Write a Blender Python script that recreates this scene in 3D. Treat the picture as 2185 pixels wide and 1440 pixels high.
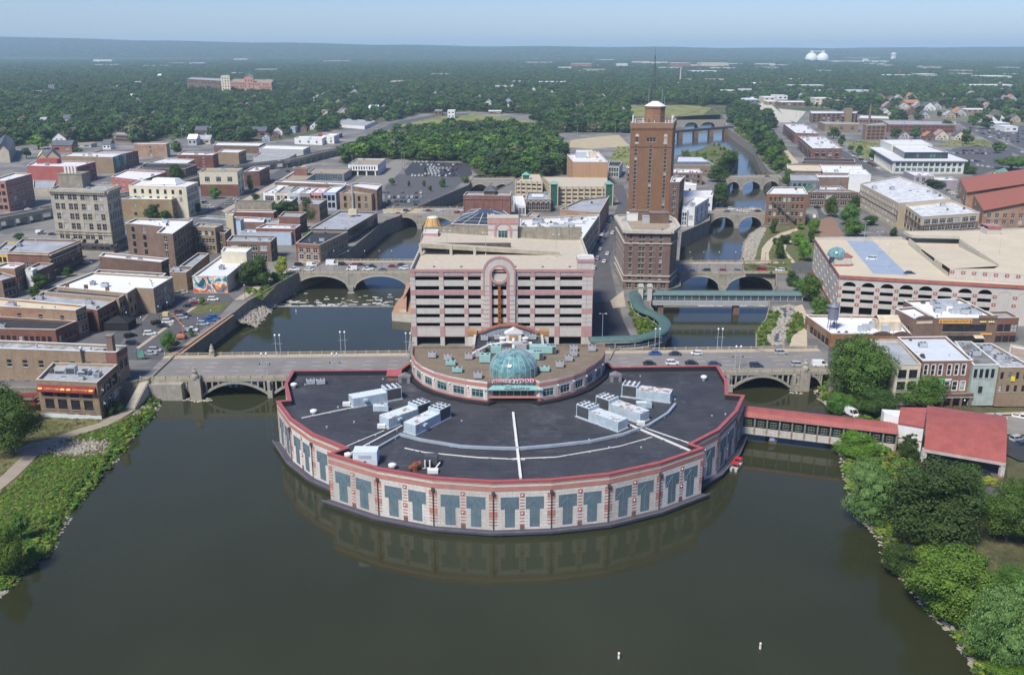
import bpy,bmesh,math,random,numpy as np
from mathutils import Vector,Matrix
sc=bpy.context.scene
for _o in list(bpy.data.objects):bpy.data.objects.remove(_o)
COL=sc.collection
R=math.radians
# ---- camera, sky, sun, exposure
cam=bpy.data.cameras.new('camera');camo=bpy.data.objects.new('camera',cam);COL.objects.link(camo)
camo.location=(0,0,105);camo.rotation_euler=(R(90)-math.atan(615/1960),0,0)
cam.sensor_width=36;cam.lens=36*1960/2185;cam.clip_start=1;cam.clip_end=60000
sc.camera=camo
SUN_EL,SUN_AZ=52,215
world=bpy.data.worlds.new('World');sc.world=world;world.use_nodes=True
wt=world.node_tree;bg=wt.nodes['Background']
sky=wt.nodes.new('ShaderNodeTexSky');sky.sky_type='NISHITA';sky.sun_disc=False
sky.sun_elevation=R(SUN_EL);sky.sun_rotation=R(SUN_AZ);sky.air_density=1.0;sky.dust_density=.35;sky.ozone_density=3.0;sky.altitude=200
tint=wt.nodes.new('ShaderNodeMix');tint.data_type='RGBA';tint.blend_type='MULTIPLY';tint.inputs[0].default_value=1;tint.inputs[7].default_value=(.80,.91,1.24,1)
wt.links.new(sky.outputs[0],tint.inputs[6]);wt.links.new(tint.outputs[2],bg.inputs[0]);bg.inputs[1].default_value=.07
sl=bpy.data.lights.new('sun','SUN');sl.energy=3.8;sl.angle=R(12);sl.color=(1,.94,.84)
so=bpy.data.objects.new('sun',sl);COL.objects.link(so)
_d=Vector((math.sin(R(SUN_AZ))*math.cos(R(SUN_EL)),math.cos(R(SUN_AZ))*math.cos(R(SUN_EL)),math.sin(R(SUN_EL))))
so.rotation_euler=(-_d).to_track_quat('-Z','Y').to_euler()
sc.view_settings.view_transform='Standard';sc.view_settings.look='None';sc.view_settings.exposure=.6;sc.view_settings.gamma=1
sc.view_settings.use_curve_mapping=False
sc.cycles.max_bounces=6;sc.cycles.volume_bounces=1;sc.cycles.use_denoising=True
rnd=random.Random(7)
BUILDINGS=[
('restaurant_building','tan and red brick restaurant with dark red awning beside the river path',[(-147.7,268.2),(-127.8,265.6),(-128.5,282.6),(-150.3,284.4)],7.1,'tan_brick','grey',{0:(0,0,0,0,'special'),1:(2,3,4.2,3,'')},5,'restaurant',-5),
('apartment_block','long tan brick block with tall chimney behind the awning restaurant',[(-181.4,288.4),(-128.5,283.1),(-127.7,289.6),(-183.1,296.9)],11.2,'tan_brick','grey_patch',{0:(2,9,1.5,2.2,''),1:(2,2,1.6,2.4,'')},4,'chimney_right',-5),
('brick_building','low red brick building with black roof behind the tan block',[(-197.2,323.9),(-167.2,321.8),(-164.5,333),(-203.2,340.2)],7,'red_brick','black',{0:(1,12,1.2,2,''),1:(1,4,1.2,2,'')},2),
('brick_building','rough tan brick building with cream roof and four small dark windows',[(-203.8,341),(-164.7,333.8),(-163.7,340.5),(-205.4,352.4)],11,'orange_brick','cream',{0:(1,4,1.5,1.8,'u'),1:(2,3,1.5,2.2,'')},3),
('brick_building','grey roofed brick building with paired white windows beside the black tent',[(-193.9,356.6),(-160.1,341.4),(-158.8,358.4),(-194.3,369.3)],9,'red_brick','grey',{1:(2,6,1.2,2,'')},6),
('brick_building','narrow black roofed brick building against the big white roof',[(-192,365.4),(-157.4,355.4),(-157.3,363.5),(-191.2,374.4)],9.9,'tan_brick','black',{1:(2,3,1.2,2,'')},2),
('brick_building','tan brick corner building with huge white roof above the car park',[(-189.8,371.4),(-155.9,360.4),(-155.9,369.4),(-148.2,368),(-147.2,387.9),(-185.7,396.6)],10.7,'tan_brick','white',{1:(2,2,1.4,2.2,''),3:(2,6,1.7,2.4,''),2:(0,0,0,0,'')},6,'chimneys'),
('mural_building','white roofed building with a bright abstract mural on its end wall',[(-143.5,401.4),(-128.1,401.4),(-128.6,445.4),(-143.8,445.4)],7.7,'cream','white',{0:(0,0,0,0,'mural')},2),
('stair_tower','cream stair tower rising behind the mural building roof',[(-139.2,431.6),(-126.6,429.4),(-127.1,440.7),(-140.8,441.9)],12.6,'cream','white'),
('brick_building','long brown brick building with stepped parapet and pale roof',[(-198.6,433.3),(-164.2,420.5),(-163.4,427.7),(-200,441.5)],10,'brown_brick','white',{1:(2,3,1.2,2,'')},2),
('brick_building','low dark patched roof building between the stepped wall and the white roof',[(-191.6,407.1),(-158,401.5),(-158.4,410),(-192.6,417.8)],7,'brown_brick','grey_patch',{},3),
('brick_building','small tan brick building with white corner roof behind the mural building',[(-155.4,406.5),(-147.6,405.6),(-147.9,415.7),(-156.3,417.3)],8.5,'tan_brick','grey',{1:(1,3,1,1.6,'')},1),
('brick_building','low brick building with long grey sloping roof beside the mural building',[(-154.1,416.2),(-147.6,415.2),(-149.2,443.9),(-155,445.5)],9,'brown_brick','grey',{1:(2,7,1,1.5,'')},1),
('brick_apartments','brown brick five storey block with white L-shaped roof',[(-203.6,479.5),(-188.7,474.7),(-179.7,469.8),(-177.4,453.4),(-168.6,450.8),(-171.6,490.3),(-203.8,493.9)],17.5,'brown_brick','white',{0:(4,2,1.6,2.4,''),3:(4,1,1.6,2.4,''),4:(4,7,1.5,2.4,''),2:(4,1,1.4,2.2,'')},6),
('stone_tower','pale stone office tower with cornice and arched ground windows',[(-247.6,492.8),(-214.8,486.7),(-215.7,506.4),(-249.8,511.4)],33.6,'stone','grey',{0:(6,8,2,2.9,'tower'),1:(6,5,1.8,2.9,'tower')},4,'stone_tower'),
('cream_building','large cream office building with bright white roof and raised roof hall',[(-250.4,601.7),(-210.5,595),(-210.1,617.8),(-253,627.4)],20,'cream','white',{0:(2,7,1.6,2.4,'u'),1:(4,9,1.4,2.6,'')},3,'roof_hall'),
('yellow_building','yellow stained brick annex in front of the cream office building',[(-252.5,591.3),(-218.4,588.5),(-218.1,615.3),(-249.9,600.8)],13,'yellow_brick','white',{0:(2,2,1.6,1.8,''),1:(3,6,1.4,2,'')},2),
('brick_building','two-tone cream over red brick building with shaped gable',[(-232.5,687.5),(-204.2,687.5),(-205.9,708.8),(-234.6,708.8)],18.1,'cream_red','tan',{0:(1,3,3,3,'top'),1:(3,2,3,3,'')},1),
('brick_building','yellow brick side wall building with red brick front and white windows',[(-213.3,736),(-202.3,740.5),(-202.4,773.1),(-214.4,770.6)],12,'red_brick','white',{1:(2,6,1.2,2,'')},1),
('red_building','bright red painted brick block with white roof and roof shed',[(-398.4,761.5),(-353.6,753),(-353.7,788.4),(-407.3,796.6)],13.8,'red_paint','white',{1:(3,8,1.8,2.4,'')},3,'roof_shed'),
('brick_building','tan brick building with pale roof and teal painted bay windows',[(-403.2,832),(-352.4,820.7),(-355.4,855.4),(-405.3,857.2)],14,'tan_brick','white',{1:(3,3,2.2,3,'')},3,'teal_bays'),
('brick_building','long red brick block with white lintels beyond the teal bays',[(-390.7,866.6),(-356.9,860.6),(-356.3,887.9),(-390.7,889.9)],13,'red_brick','grey',{1:(3,5,1.6,2,'')},1),
('brick_building','plain tan brick warehouse block standing alone near the tree line',[(-382.2,943.8),(-349.4,943.8),(-351.6,958.5),(-385.9,958.5)],13.4,'orange_brick','white',{0:(3,1,1.6,2,'')},1),
('brick_building','small red brick block with two white windows and white roof',[(-308.8,859.1),(-275.2,856.1),(-276.6,876.1),(-312.7,882.3)],12,'red_brick','white',{0:(2,2,1.8,2.2,'r'),1:(2,2,1.5,2,'')},3),
('brick_building','brick block with dark side windows below the long white warehouse',[(-281.5,891.8),(-260.4,886.7),(-260.5,912.5),(-284.6,917.8)],11,'tan_brick','white',{1:(2,5,2,2.4,'')},1),
('warehouse','long brick warehouse with rounded white roof end',[(-316.4,990.4),(-266.2,982.2),(-268.6,1017),(-323.7,1024)],7.8,'brown_brick','white'),
('warehouse','plain pale grey warehouse with flat white roof by the tracks',[(-262.8,968.8),(-213.8,954.8),(-213.9,987),(-264.5,999.4)],6.7,'grey_paint','white',{1:(1,4,2,2,'')}),
('warehouse','low grey depot with long dark roof hatch beside the railway',[(-249.2,895.9),(-213,889.8),(-213.9,924.1),(-252.3,933.9)],6,'grey_paint','grey',{1:(1,8,2,2,'')},1),
('white_shop','low white building with long flat roof near the west street',[(-251.6,1082),(-217.3,1070),(-219.1,1097),(-251.5,1103)],7,'white_paint','white',{0:(1,3,2,2,'')},1),
('white_shop','taller white cube building beside the curving west street',[(-221.1,1093),(-206.4,1085),(-204.4,1108),(-218.2,1115)],9,'white_paint','white',{0:(2,2,2,2,''),1:(2,3,2,2,'')}),
('red_shop','long low red shop building behind the white cube',[(-240.7,1163),(-212.9,1154),(-212.8,1175),(-240,1181)],5,'red_paint','grey'),
('grey_shed','white walled shed with large blue grey roof among the trees',[(-253.9,1327),(-202.3,1289),(-199.9,1380),(-254.9,1428)],4.4,'white_paint','grey',{1:(1,8,3,2.4,'')}),
('office_building','white two storey office on pillars beside the car lots',[(-142.5,806.6),(-116.5,804.2),(-115.5,850.2),(-142.5,853.4)],9.3,'white_paint','tan',{0:(1,10,1,2.6,'top'),1:(2,8,1.4,2,'')},8,'pilotis'),
('modern_building','dark glazed modern block with grey metal side wall',[(-170.9,771),(-139.3,766.8),(-138.7,802.6),(-172.1,805.8)],6.6,'grey_metal','tan',{0:(3,14,2.2,2.6,'curtain')},3),
('modern_building','tan flat roofed wing of the dark glazed block',[(-179.2,723),(-160.4,720),(-160.8,756.1),(-179.7,763.1)],8,'grey_metal','tan',{},2),
('brick_penthouse','small red brick box on the grey metal block',[(-176.5,749.4),(-165.4,748.1),(-166.7,755.7),(-177.6,757.8)],13,'red_brick','grey'),
('brick_building','long white roofed range behind the painted shop row',[(-181.7,706.6),(-124.8,690.9),(-126.4,703),(-178,720)],8,'brown_brick','white',{},4),
('white_shop','white shop with wide dark window at the painted row end',[(-177.3,654.8),(-167.8,651.7),(-167,690.3),(-176.8,691.7)],7.5,'white_paint','white',{0:(1,1,15,4.5,'r')},2),
('cream_shop','cream shop front with two arched windows in the painted row',[(-161.4,627.9),(-152.7,627),(-154.8,656.2),(-162.7,656.8)],11.5,'cream','grey',{0:(2,3,1.6,2.6,'')},1),
('grey_shop','grey shop front with wide sign band in the painted row',[(-152.6,626.7),(-144.7,625.5),(-143.6,653),(-151.7,654.6)],11.5,'grey_paint','white',{0:(2,1,11,2,'')},4),
('grey_shop','mauve grey shop front with small square windows in the painted row',[(-144.7,625.5),(-137.3,625),(-137,649.8),(-144.8,652.4)],11.5,'mauve_paint','white',{0:(2,4,1.4,2,'')},3),
('pink_shop','salmon pink shop front with three arched windows',[(-137.5,625.9),(-129.2,625),(-129.8,647.7),(-137.3,649.3)],11.8,'pink_paint','white',{0:(2,3,2,2.8,'')},1),
('blue_shop','pale blue corner building with tall dark windows',[(-129.2,626),(-120,626),(-119.5,661.2),(-128.7,654.1)],11.8,'blue_paint','white',{0:(2,3,2,3.4,''),1:(2,5,1.6,3,'')}),
('brick_apartments','tan brick flats with blank gable wall behind the steel flue',[(-117.5,626),(-95.3,622.5),(-90.5,637.9),(-115.1,644)],11.4,'tan_brick','tan',{0:(2,4,1.6,3,'')},3,'flue'),
('brick_apartments','taller brown brick flats beside the river bridge',[(-116.6,648.1),(-91.7,624),(-91.6,648.8),(-109.1,657.9)],14,'brown_brick','white',{1:(3,4,2,2.4,'')},1),
('glass_building','long dark glass building above the river wall with grey roof',[(-114.9,514.4),(-92.6,512),(-83.9,569.5),(-108.2,574.2)],8,'dark_glass','grey',{1:(1,11,7,3.4,'curtain')},8,'roof_box'),
('brick_building','red brick corner building with white lintels by the bridge end',[(-111.5,466.4),(-98.3,462.5),(-90.1,497.8),(-110.3,499.7)],9.5,'tan_red','black',{0:(2,3,2,2.8,'l'),1:(2,9,1.3,2.2,'')},6),
('brick_building','brown brick building with pale roof facing the mural building',[(-147.2,466.8),(-124.2,465.3),(-124.7,480.2),(-149,482.4)],10.5,'brown_brick','grey',{0:(2,4,3,2.6,''),1:(2,2,2,2.4,'')},5),
('brick_building','tall tan brick building with two rows of small dark windows',[(-171.2,488.7),(-158.6,485.3),(-157.1,495.1),(-172.1,501)],14,'tan_brick','grey',{0:(3,6,1.6,2,'')},5),
('brick_building','narrow brown brick stair wing next to the tan brick building',[(-160.4,490),(-153.4,485),(-154.7,500.5),(-161.4,504.8)],11,'brown_brick','grey',{0:(2,1,2,3,'')}),
('blue_building','low building with long pale blue side wall',[(-152.3,508.6),(-123.7,507.4),(-122.9,511.8),(-150.9,515.6)],7.2,'blue_paint','white',{},2),
('brick_building','red brick building with cluttered white roof behind the blue wall',[(-144,511.1),(-121.6,509.1),(-121,521),(-141.9,524.1)],9,'red_brick','white',{1:(2,3,1.4,2,'')},6),
('brick_building','tall red brick building with tan stone front and open roof',[(-138.8,543),(-126,541.6),(-125.5,557.7),(-139.8,559.5)],10,'red_brick','grey',{1:(3,4,1.4,2,'')}),
('concrete_building','low building with black stained concrete wall',[(-183.4,605.7),(-158.3,603.3),(-157.9,611.9),(-184.4,614.8)],8.5,'stained','black'),
('brick_building','low red brick building with white coping below the stained wall',[(-178.7,583),(-151.5,580.1),(-151.2,587.9),(-178.7,590.5)],6,'red_brick','white'),
('brick_building','brick building with white flat roof beside the beige lift tower',[(-160,542.1),(-147.4,540.5),(-150.5,555.3),(-170.2,559.4)],7,'brown_brick','white',{1:(1,3,1.4,2,'')},1),
('brick_building','low roof with dark equipment between two red brick blocks',[(-147.8,542.7),(-138.8,541.8),(-142.3,557.6),(-151.5,559.6)],6,'red_brick','grey',{},4),
('lift_tower','narrow beige lift tower standing above the blue roof',[(-162.9,518.9),(-158.4,517.6),(-159.6,524.1),(-164,525)],15,'beige','beige'),
('grey_building','slate blue walled building with long dark roof',[(-188.2,532),(-164.9,525.6),(-167.5,535.3),(-181.3,540.9)],11,'slate','grey',{},1),
('blue_tower','pale blue box building attached behind the brown stair wing',[(-159.8,520),(-154.5,518.1),(-154.9,526.4),(-160.8,528.3)],12,'blue_paint','black'),
('brick_building','brown building with cream cornice hidden by the round trees',[(-134.9,578.9),(-121.5,577.2),(-120.5,598),(-133.9,601.2)],11.8,'brown_brick','grey',{1:(2,7,1.2,2,'')}),
('white_roof_shed','low white roofed shop behind the round trees',[(-154.4,598.8),(-147.4,597.6),(-147.5,626.5),(-156.4,629)],8,'brown_brick','white'),
('brick_building','long red brown brick block with cream cornice on the main street',[(-243.5,435.2),(-221.7,431.4),(-220.6,463),(-252.2,466.3)],11.8,'red_brick','grey',{0:(1,3,3,3,''),1:(2,9,2,3,'')},4,'cornice_right'),
('brick_building','small brown brick shop stepped down from the long cornice block',[(-225.1,413.9),(-217.8,411.6),(-217.4,426),(-225.1,427.7)],8,'brown_brick','grey',{1:(1,4,1.6,2,'')},1),
('brick_building','orange brick building with yellow arched windows on the main street',[(-234.6,404.9),(-223.5,403),(-224,412.9),(-233.6,414.9)],11,'orange_brick','white',{1:(2,4,1.4,2.6,'')},1),
('brick_building','grey brown building with wide shop windows at the street edge',[(-233.6,396),(-222,388.8),(-219.8,396),(-229.7,403.5)],9,'brown_brick','grey',{1:(2,3,2,2.4,'')},1),
('white_building','small white rendered building between two brick shops',[(-221.7,408.3),(-218,407.3),(-218.5,412.2),(-222.8,414.2)],9,'white_paint','white',{1:(2,2,1,1.6,'')}),
('yellow_building','yellow painted building with grey roof at the west edge',[(-256.4,443.9),(-247.7,442.3),(-256.6,471.4),(-264.8,473.5)],9,'yellow_paint','grey',{0:(2,3,1.6,3,'')},1),
('brick_apartments','pink and orange brick flats beside the railway viaduct',[(-349.7,617.6),(-339.1,617.6),(-339.6,653.9),(-354.4,658.2)],20.9,'pink_brick','white',{0:(4,3,2,2.4,''),1:(4,6,3.2,2.6,'')},2),
('grey_shed','low depot with broad grey roof behind the stone tower',[(-358,688.8),(-342.7,687.3),(-359.9,728.7),(-379.2,731.6)],6,'stone','grey'),
('red_building','red painted building with four white windows behind the cream office',[(-312.9,721.9),(-280.9,701.2),(-280.5,750.6),(-317.5,761.9)],10,'red_paint','white',{0:(2,4,1.6,2.2,'r')},3),
('brick_building','dark roofed brick building beside the railway arches',[(-315.7,782.3),(-274.7,779.4),(-274.8,808.2),(-325.1,826.5)],9,'dark_brick','black',{1:(2,4,1.6,2,'')},2),
('brick_building','low building with cluttered pale roof in the west block',[(-310.9,746.2),(-285.1,741),(-288.9,771.4),(-324.1,786.5)],8,'brown_brick','white',{},8),
('white_roof_shed','long white roof beyond the dark brick building',[(-324.8,818.6),(-286.1,818.6),(-289.8,848.5),(-320.7,857.1)],9,'tan_brick','white',{},4),
('church','grey stone church with steep slate roof at the west edge',[(-499.8,902.8),(-485.7,899.5),(-530.4,996.5),(-551.3,1004)],12,'stone','slate',{},0,'gable'),
('brick_house','long brown brick hall with hipped roof near the church',[(-437.4,871.9),(-420.7,866),(-436.3,899.1),(-453.7,905.4)],8,'tan_brick','slate',{0:(1,6,1.4,2,'')},0,'gable'),
('brick_house','cream gabled house with chimney near the church',[(-445,871.9),(-434.7,868.9),(-449.4,902.3),(-460.2,905.4)],8,'tan_brick','cream',{0:(1,4,1.2,2,'')},0,'gable'),
('hospital','long red brown hospital block rising from the forest',[(-861.7,2524),(-725.3,2373),(-767.9,2544),(-898.9,2673)],29.6,'brown_brick','grey',{0:(7,16,3,3,'')}),
('hospital_tower','cream lift tower at the middle of the forest hospital',[(-683,2237),(-656.6,2218),(-686,2318),(-711,2339)],44,'cream','grey',{0:(7,3,3,3,'')}),
('hospital','long pink brick hospital wing with green dome roof tower',[(-699.8,2360),(-575.2,2277),(-624.1,2497),(-752.2,2577)],28,'pink_brick','tan',{0:(4,20,3,3,'')}),
('hospital_tower','pink hospital tower with domed green roof',[(-656.1,2333),(-627.7,2313),(-650.9,2405),(-679.1,2426)],40,'pink_brick','green',{0:(3,3,3,3,'')},0,'gable'),
('school','white trimmed low school among the western trees',[(-472.2,1108),(-446.7,1098),(-457.4,1132),(-480,1137)],9,'brown_brick','grey',{0:(2,8,3,2,'')}),
('theatre','red brick theatre stage tower behind the dark ribbed roof',[(-31.4,593.1),(-1.1,591),(-.5,608.7),(-30,608)],15,'red_brick','grey',{},1,'panels'),
('white_house','narrow white building with metal roof beside the theatre',[(2,603.9),(9.1,603.9),(7.7,648.3),(.8,648.3)],6.2,'white_paint','white',{0:(3,3,1.6,2.4,'')}),
('brick_building','dark red brick hall with arched windows and skylights',[(9.2,616.6),(26.3,616.6),(25.4,647.8),(11.1,649.7)],8.5,'dark_brick','grey',{0:(1,5,2.4,5,'')},2,'skylights'),
('brick_building','orange brick corner block with long grey roof by the side street',[(28.8,550.4),(51.7,538.8),(63.8,602.7),(43.7,587)],13,'orange_brick','grey',{1:(3,10,1.5,2.4,'')},8),
('brick_building','white roofed commercial block crowded with vents behind the garage',[(4.4,448.9),(34.8,450.4),(49.9,522.2),(4.7,508.5)],14.7,'cream_stone','white',{1:(3,12,2.4,3,'')},60,'ducts'),
('brick_house','small red brick gabled building behind the vent crowded roof',[(8,549.2),(14.6,546.4),(16.8,557.9),(11.5,563.7)],9,'orange_brick','grey'),
('theatre_hall','theatre hall with dark ribbed metal roof',[(-34.5,516.2),(-.1,509.6),(-.8,541.8),(-5.6,560.2),(-25,564.4),(-29.1,546.3)],10.5,'brown_brick','solar',{},0,'ribs'),
('low_hall','low hall with broad white roof and orange patterned wall',[(-34,497.3),(-12.6,495.4),(-13.2,520.3),(-31.3,521.3)],9,'orange_tile','white',{},2),
('office_building','orange brick office block with white roof and roof plant',[(49,742.2),(76.5,740.6),(75.8,821.2),(47.1,796.5)],19,'orange_brick2','white',{3:(5,2,2.4,3,'')},6,'plant_rooms'),
('brick_building','small dark building with metal roof next to the orange office',[(82,791.6),(91.2,788.3),(98.4,824.4),(87,826.2)],10,'grey_paint','black',{0:(2,4,1.6,3,'')},1),
('parking_garage','beige open parking garage with green topped glass stair towers',[(29.4,647.1),(67.9,647.1),(71.4,694.9),(23.4,698.9)],12.8,'beige','concrete_roof',{},0,'beige_garage'),
('parking_garage','curved wing of the beige parking garage above the river channel',[(2.6,676.1),(21.9,671.7),(21.3,712.6),(9.5,714)],13,'beige','concrete_roof',{},0,'beige_garage'),
('tower_building','tall red brown brick tower with arched top and antenna mast',[(76,601),(102.7,599.4),(111.5,640),(82.5,633.6)],60,'leland','tan',{0:(0,0,0,0,'leland'),1:(0,0,0,0,'leland')},0,'leland'),
('brick_annex','narrow brown brick annex leaning against the tall tower',[(96.1,560.5),(101.9,560.5),(109.7,587.5),(101.4,585.1)],28,'brown_brick','white',{0:(7,1,1.6,2,''),1:(7,4,1.4,2,'')},4),
('hotel','brown brick hotel with pale cornice and stone bands beside the river',[(51,408.5),(71.4,406.9),(76.5,418.8),(77.6,438.2),(75.6,449),(51.2,447.4)],27.4,'hotel_brick','tan',{0:(0,0,0,0,'hotel'),5:(8,8,1.5,2,''),1:(8,1,1.5,2,''),2:(8,1,1.4,2,'')},6,'hotel'),
('deco_building','white stepped building with black window panels on the river',[(105.6,567),(113.2,566.3),(129,601.1),(119.8,605.1)],12,'white_paint','white',{0:(1,2,2,2,''),1:(2,3,3.4,5,'')},3),
('white_building','long white building with curled parapet beside the arch bridge',[(116.7,624.6),(135.9,622.5),(143.7,655.2),(122,654.3)],9,'white_paint','white',{0:(1,7,2,1.6,'')},1),
('white_building','slim white three storey house below the tower',[(105.1,565),(108.4,565),(111.5,572.7),(108.4,573.8)],10,'white_paint','white',{0:(3,2,1.2,1.8,'')}),
('white_shed','plain white gabled shed behind the curled parapet building',[(129.9,697),(139,695),(140.8,703.1),(133.3,714.6)],7,'white_paint','white',{0:(1,1,1.4,2,'')}),
('brick_building','brick building with white roof and dotted vents behind the tower',[(129.9,746.9),(153.4,745.7),(155.2,771.4),(134.2,772.7)],10,'brown_brick','white',{0:(2,7,1.6,2.4,'')},8),
('museum','tan brick building with sloped dark skirt roof and roof dome',[(137.6,802.5),(175.3,802.5),(176.4,845.1),(147,848.9)],9,'tan_brick','white',{0:(1,9,2,2,'')},6,'dome_small'),
('brick_building','narrow brick building left of the tower base',[(93.9,761.2),(97.7,759.9),(99.9,777.8),(96.7,777.8)],12,'brown_brick','white',{0:(3,1,1.4,2,'')}),
('parking_garage','large white and red checkered garage with arches and a corner glass dome',[(134.5,367.3),(221.6,344.8),(292.2,479),(225.6,462.6),(191.4,444.8),(148.3,443.6)],16.5,'east_garage','deck',{},0,'east_garage'),
('city_building','tall beige and brick office building with white roof behind the east garage',[(242.7,642.2),(234.9,556.5),(273.9,573.5),(282.6,623.4),(284.4,679.5)],15.8,'beige_brick','white_patch',{0:(4,26,3.2,2.2,'band'),4:(4,3,2,2,'')},14),
('city_building','lower beige and brick wing with paved white roof behind the garage',[(243.7,576.9),(233.2,519),(272.4,532),(277.1,580.2)],14,'beige_brick','white_patch',{0:(3,7,4.4,2.4,'band'),1:(3,7,4,2.4,'band')},5),
('brick_building','old four storey brick building with black fire escape stairs',[(157.4,568.1),(182.2,566.2),(188.6,596.6),(169.3,597.5)],19.7,'old_brick','white',{0:(4,8,1.5,2.2,'m')},4,'fire_escape'),
('brick_building','low brown brick row with wide dark shopfronts beside the old brick building',[(205.3,638.2),(239.6,636),(237.3,647.1),(212.1,649.4)],10.5,'brown_brick','grey',{0:(2,6,5,2.6,'')},2),
('white_roof_shed','low white roof with dark vents behind the brown brick row',[(219.6,657.4),(240.5,656.5),(243.3,683.5),(227.8,681)],8,'brown_brick','white',{},3),
('brick_building','dark grey building with white roof and green terrace',[(206.9,684.8),(227.8,684.8),(236.6,720.9),(216.8,720.9)],12,'slate','grey',{0:(2,5,1.6,2.6,'')},2,'green_terrace'),
('brick_building','tan brick blank walled building with thin white roof edge',[(237.5,718.3),(261.5,718.3),(267.1,734.1),(242.3,736.4)],10,'brown_brick','white',{},1),
('brick_building','broad low building with pale roof and brick chimney',[(253.6,754.8),(285.4,748.8),(303.3,805.9),(268.4,809.3)],9,'brown_brick','white',{},5),
('brick_building','low cream roofed building above the east riverbank',[(231,776.2),(257.5,771.2),(271.4,817.1),(242.7,819.9)],8,'brown_brick','cream',{},1),
('white_building','white stucco upper block beside the beige office corner',[(259.3,710.9),(274.8,707.6),(282.3,739.8),(269.5,741)],13,'white_paint','white',{},2),
('brick_row','low brick row with black canopy roof before the lofts',[(266.7,852.9),(312.4,845.5),(319.5,868.1),(275.2,878.2)],7,'dark_brick','black',{0:(1,16,1.6,2,'')},1),
('brick_lofts','three storey red brick lofts with white roof and side balconies',[(293.7,911.5),(322.7,911.5),(347.1,1042),(318.9,1042)],12.5,'loft_brick','white',{0:(3,4,3,2.4,''),3:(3,12,1.8,2.2,'')},26,'balconies'),
('brick_lofts','farther red brick lofts with white roof and dark side balconies',[(328.4,1086),(352.1,1076),(379.4,1222),(352.9,1222)],12.5,'loft_brick','white',{0:(3,3,3,2.4,''),3:(3,10,1.8,2.2,'')},22,'balconies'),
('modern_building','white modern civic building with wide overhanging roof and fins',[(336.5,818.4),(397.7,816.5),(409.9,902.5),(358.4,928.6)],11.5,'civic','white',{0:(2,12,4.6,3.4,'civic'),3:(2,16,3.4,3.4,'civic')},2,'fins'),
('modern_upper_storey','glazed upper storey standing on the white civic roof',[(349.3,828.7),(388.1,828.7),(395.1,892.5),(362.4,890.1)],17.5,'dark_glass','white',{0:(1,12,4,3.6,'curtain')},2,'',11.5),
('modern_upper_storey','rear white roofed top storey of the civic building',[(359.6,884.7),(398.2,884.7),(409.8,935.2),(367.2,932.5)],18.5,'civic','white',{},2,'',11.5),
('brick_building','tall tan corner block with large gridded brown windows',[(424.6,1126),(450.1,1129),(462.7,1173),(427.1,1143)],18,'tan_brick','grey',{0:(4,4,6,3.6,'brownwin')}),
('factory','long red brick factory with pale grey roof',[(492.8,1229),(577.8,1224),(606,1286),(514.7,1314)],11,'red_brick','grey',{0:(2,14,4,3,'brownwin')},1),
('warehouse','mottled tan warehouse with rounded orange end',[(416.3,1250),(460.2,1246),(468.4,1272),(421.3,1295)],10,'tan_brick','grey',{0:(1,3,4,4,'')}),
('factory','brick mill with rows of square windows and corner tower',[(444.5,1401),(513.6,1407),(529,1444),(459.7,1456)],14,'brown_brick','white',{0:(3,9,3,3,'')},0,'mill_tower'),
('white_warehouse','white roofed workshop beside a brick smokestack',[(510.4,1388),(550.7,1375),(569.4,1428),(535.6,1450)],8,'brown_brick','white',{0:(1,8,3,2,'')},0,'smokestack'),
('church','orange brick church hall with long red tiled roof',[(313.5,634.1),(390.9,627.6),(437.4,705.7),(341.9,705.7)],11,'orange_brick','red_tile',{0:(1,7,2,3,''),3:(1,2,2,3,'')},0,'gable'),
('church','nearer orange brick church wing with red tiled roof and dark windows',[(291.3,565.2),(350.7,559.6),(391.9,628.9),(316,628.9)],10,'orange_brick','red_tile',{0:(2,12,2,2.2,''),3:(2,2,2,2.2,'')},0,'gable'),
('purple_building','mauve brick building with pale roof near the civic building',[(317,728.9),(331.3,725.9),(339,752.2),(320.4,757.9)],10,'mauve_paint','white',{0:(2,3,1.8,2.6,'')},3),
('purple_building','low mauve brick building with white roof by the back car park',[(330.9,723.5),(348.5,722),(352.9,742.7),(340,744.3)],7,'mauve_paint','white',{},1),
('stone_house','small cream stone house with hipped green roof',[(391.1,757.4),(395.2,749.6),(412.7,767.8),(407.8,777.6)],7,'cream','green',{0:(1,5,1,2,'')},0,'gable'),
('distillery','brown brick distillery with yellow name sign and big white roof',[(156.3,327),(180.2,327),(178.9,354.4),(155.4,352)],10,'brown_brick','white',{0:(1,6,4.2,4,'dist')},14,'distillery'),
('brick_shop','brick shop with white sign and curved parapet beside the distillery',[(148.7,326.2),(156.4,327),(155.6,342.4),(147.2,339.7)],10,'brown_brick','white',{0:(1,2,4,4,'dist'),3:(1,2,2,3,'')},1,'shop_sign'),
('brick_shop','orange brick shop with three sash windows at the east end',[(180.3,327),(188.2,327.4),(188.3,336.2),(180.2,335.4)],10,'loft_brick','grey',{0:(1,3,2.4,4,'dist')},1),
('brick_restaurant','orange brick riverside restaurant with white roof and steel water tank',[(117.1,321.7),(145.9,320.5),(149.6,344.6),(115.1,346.2)],5.6,'orange_brick','white',{0:(1,10,2.6,3,''),3:(1,6,3,2.4,'')},10,'water_tank',-2),
('row_building','cream house with two windows in the riverside row',[(121.6,274.4),(129.5,274.7),(132.8,301),(123,301)],9.8,'cream','grey',{0:(3,2,2.2,3.6,'')},2,'',-4),
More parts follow.
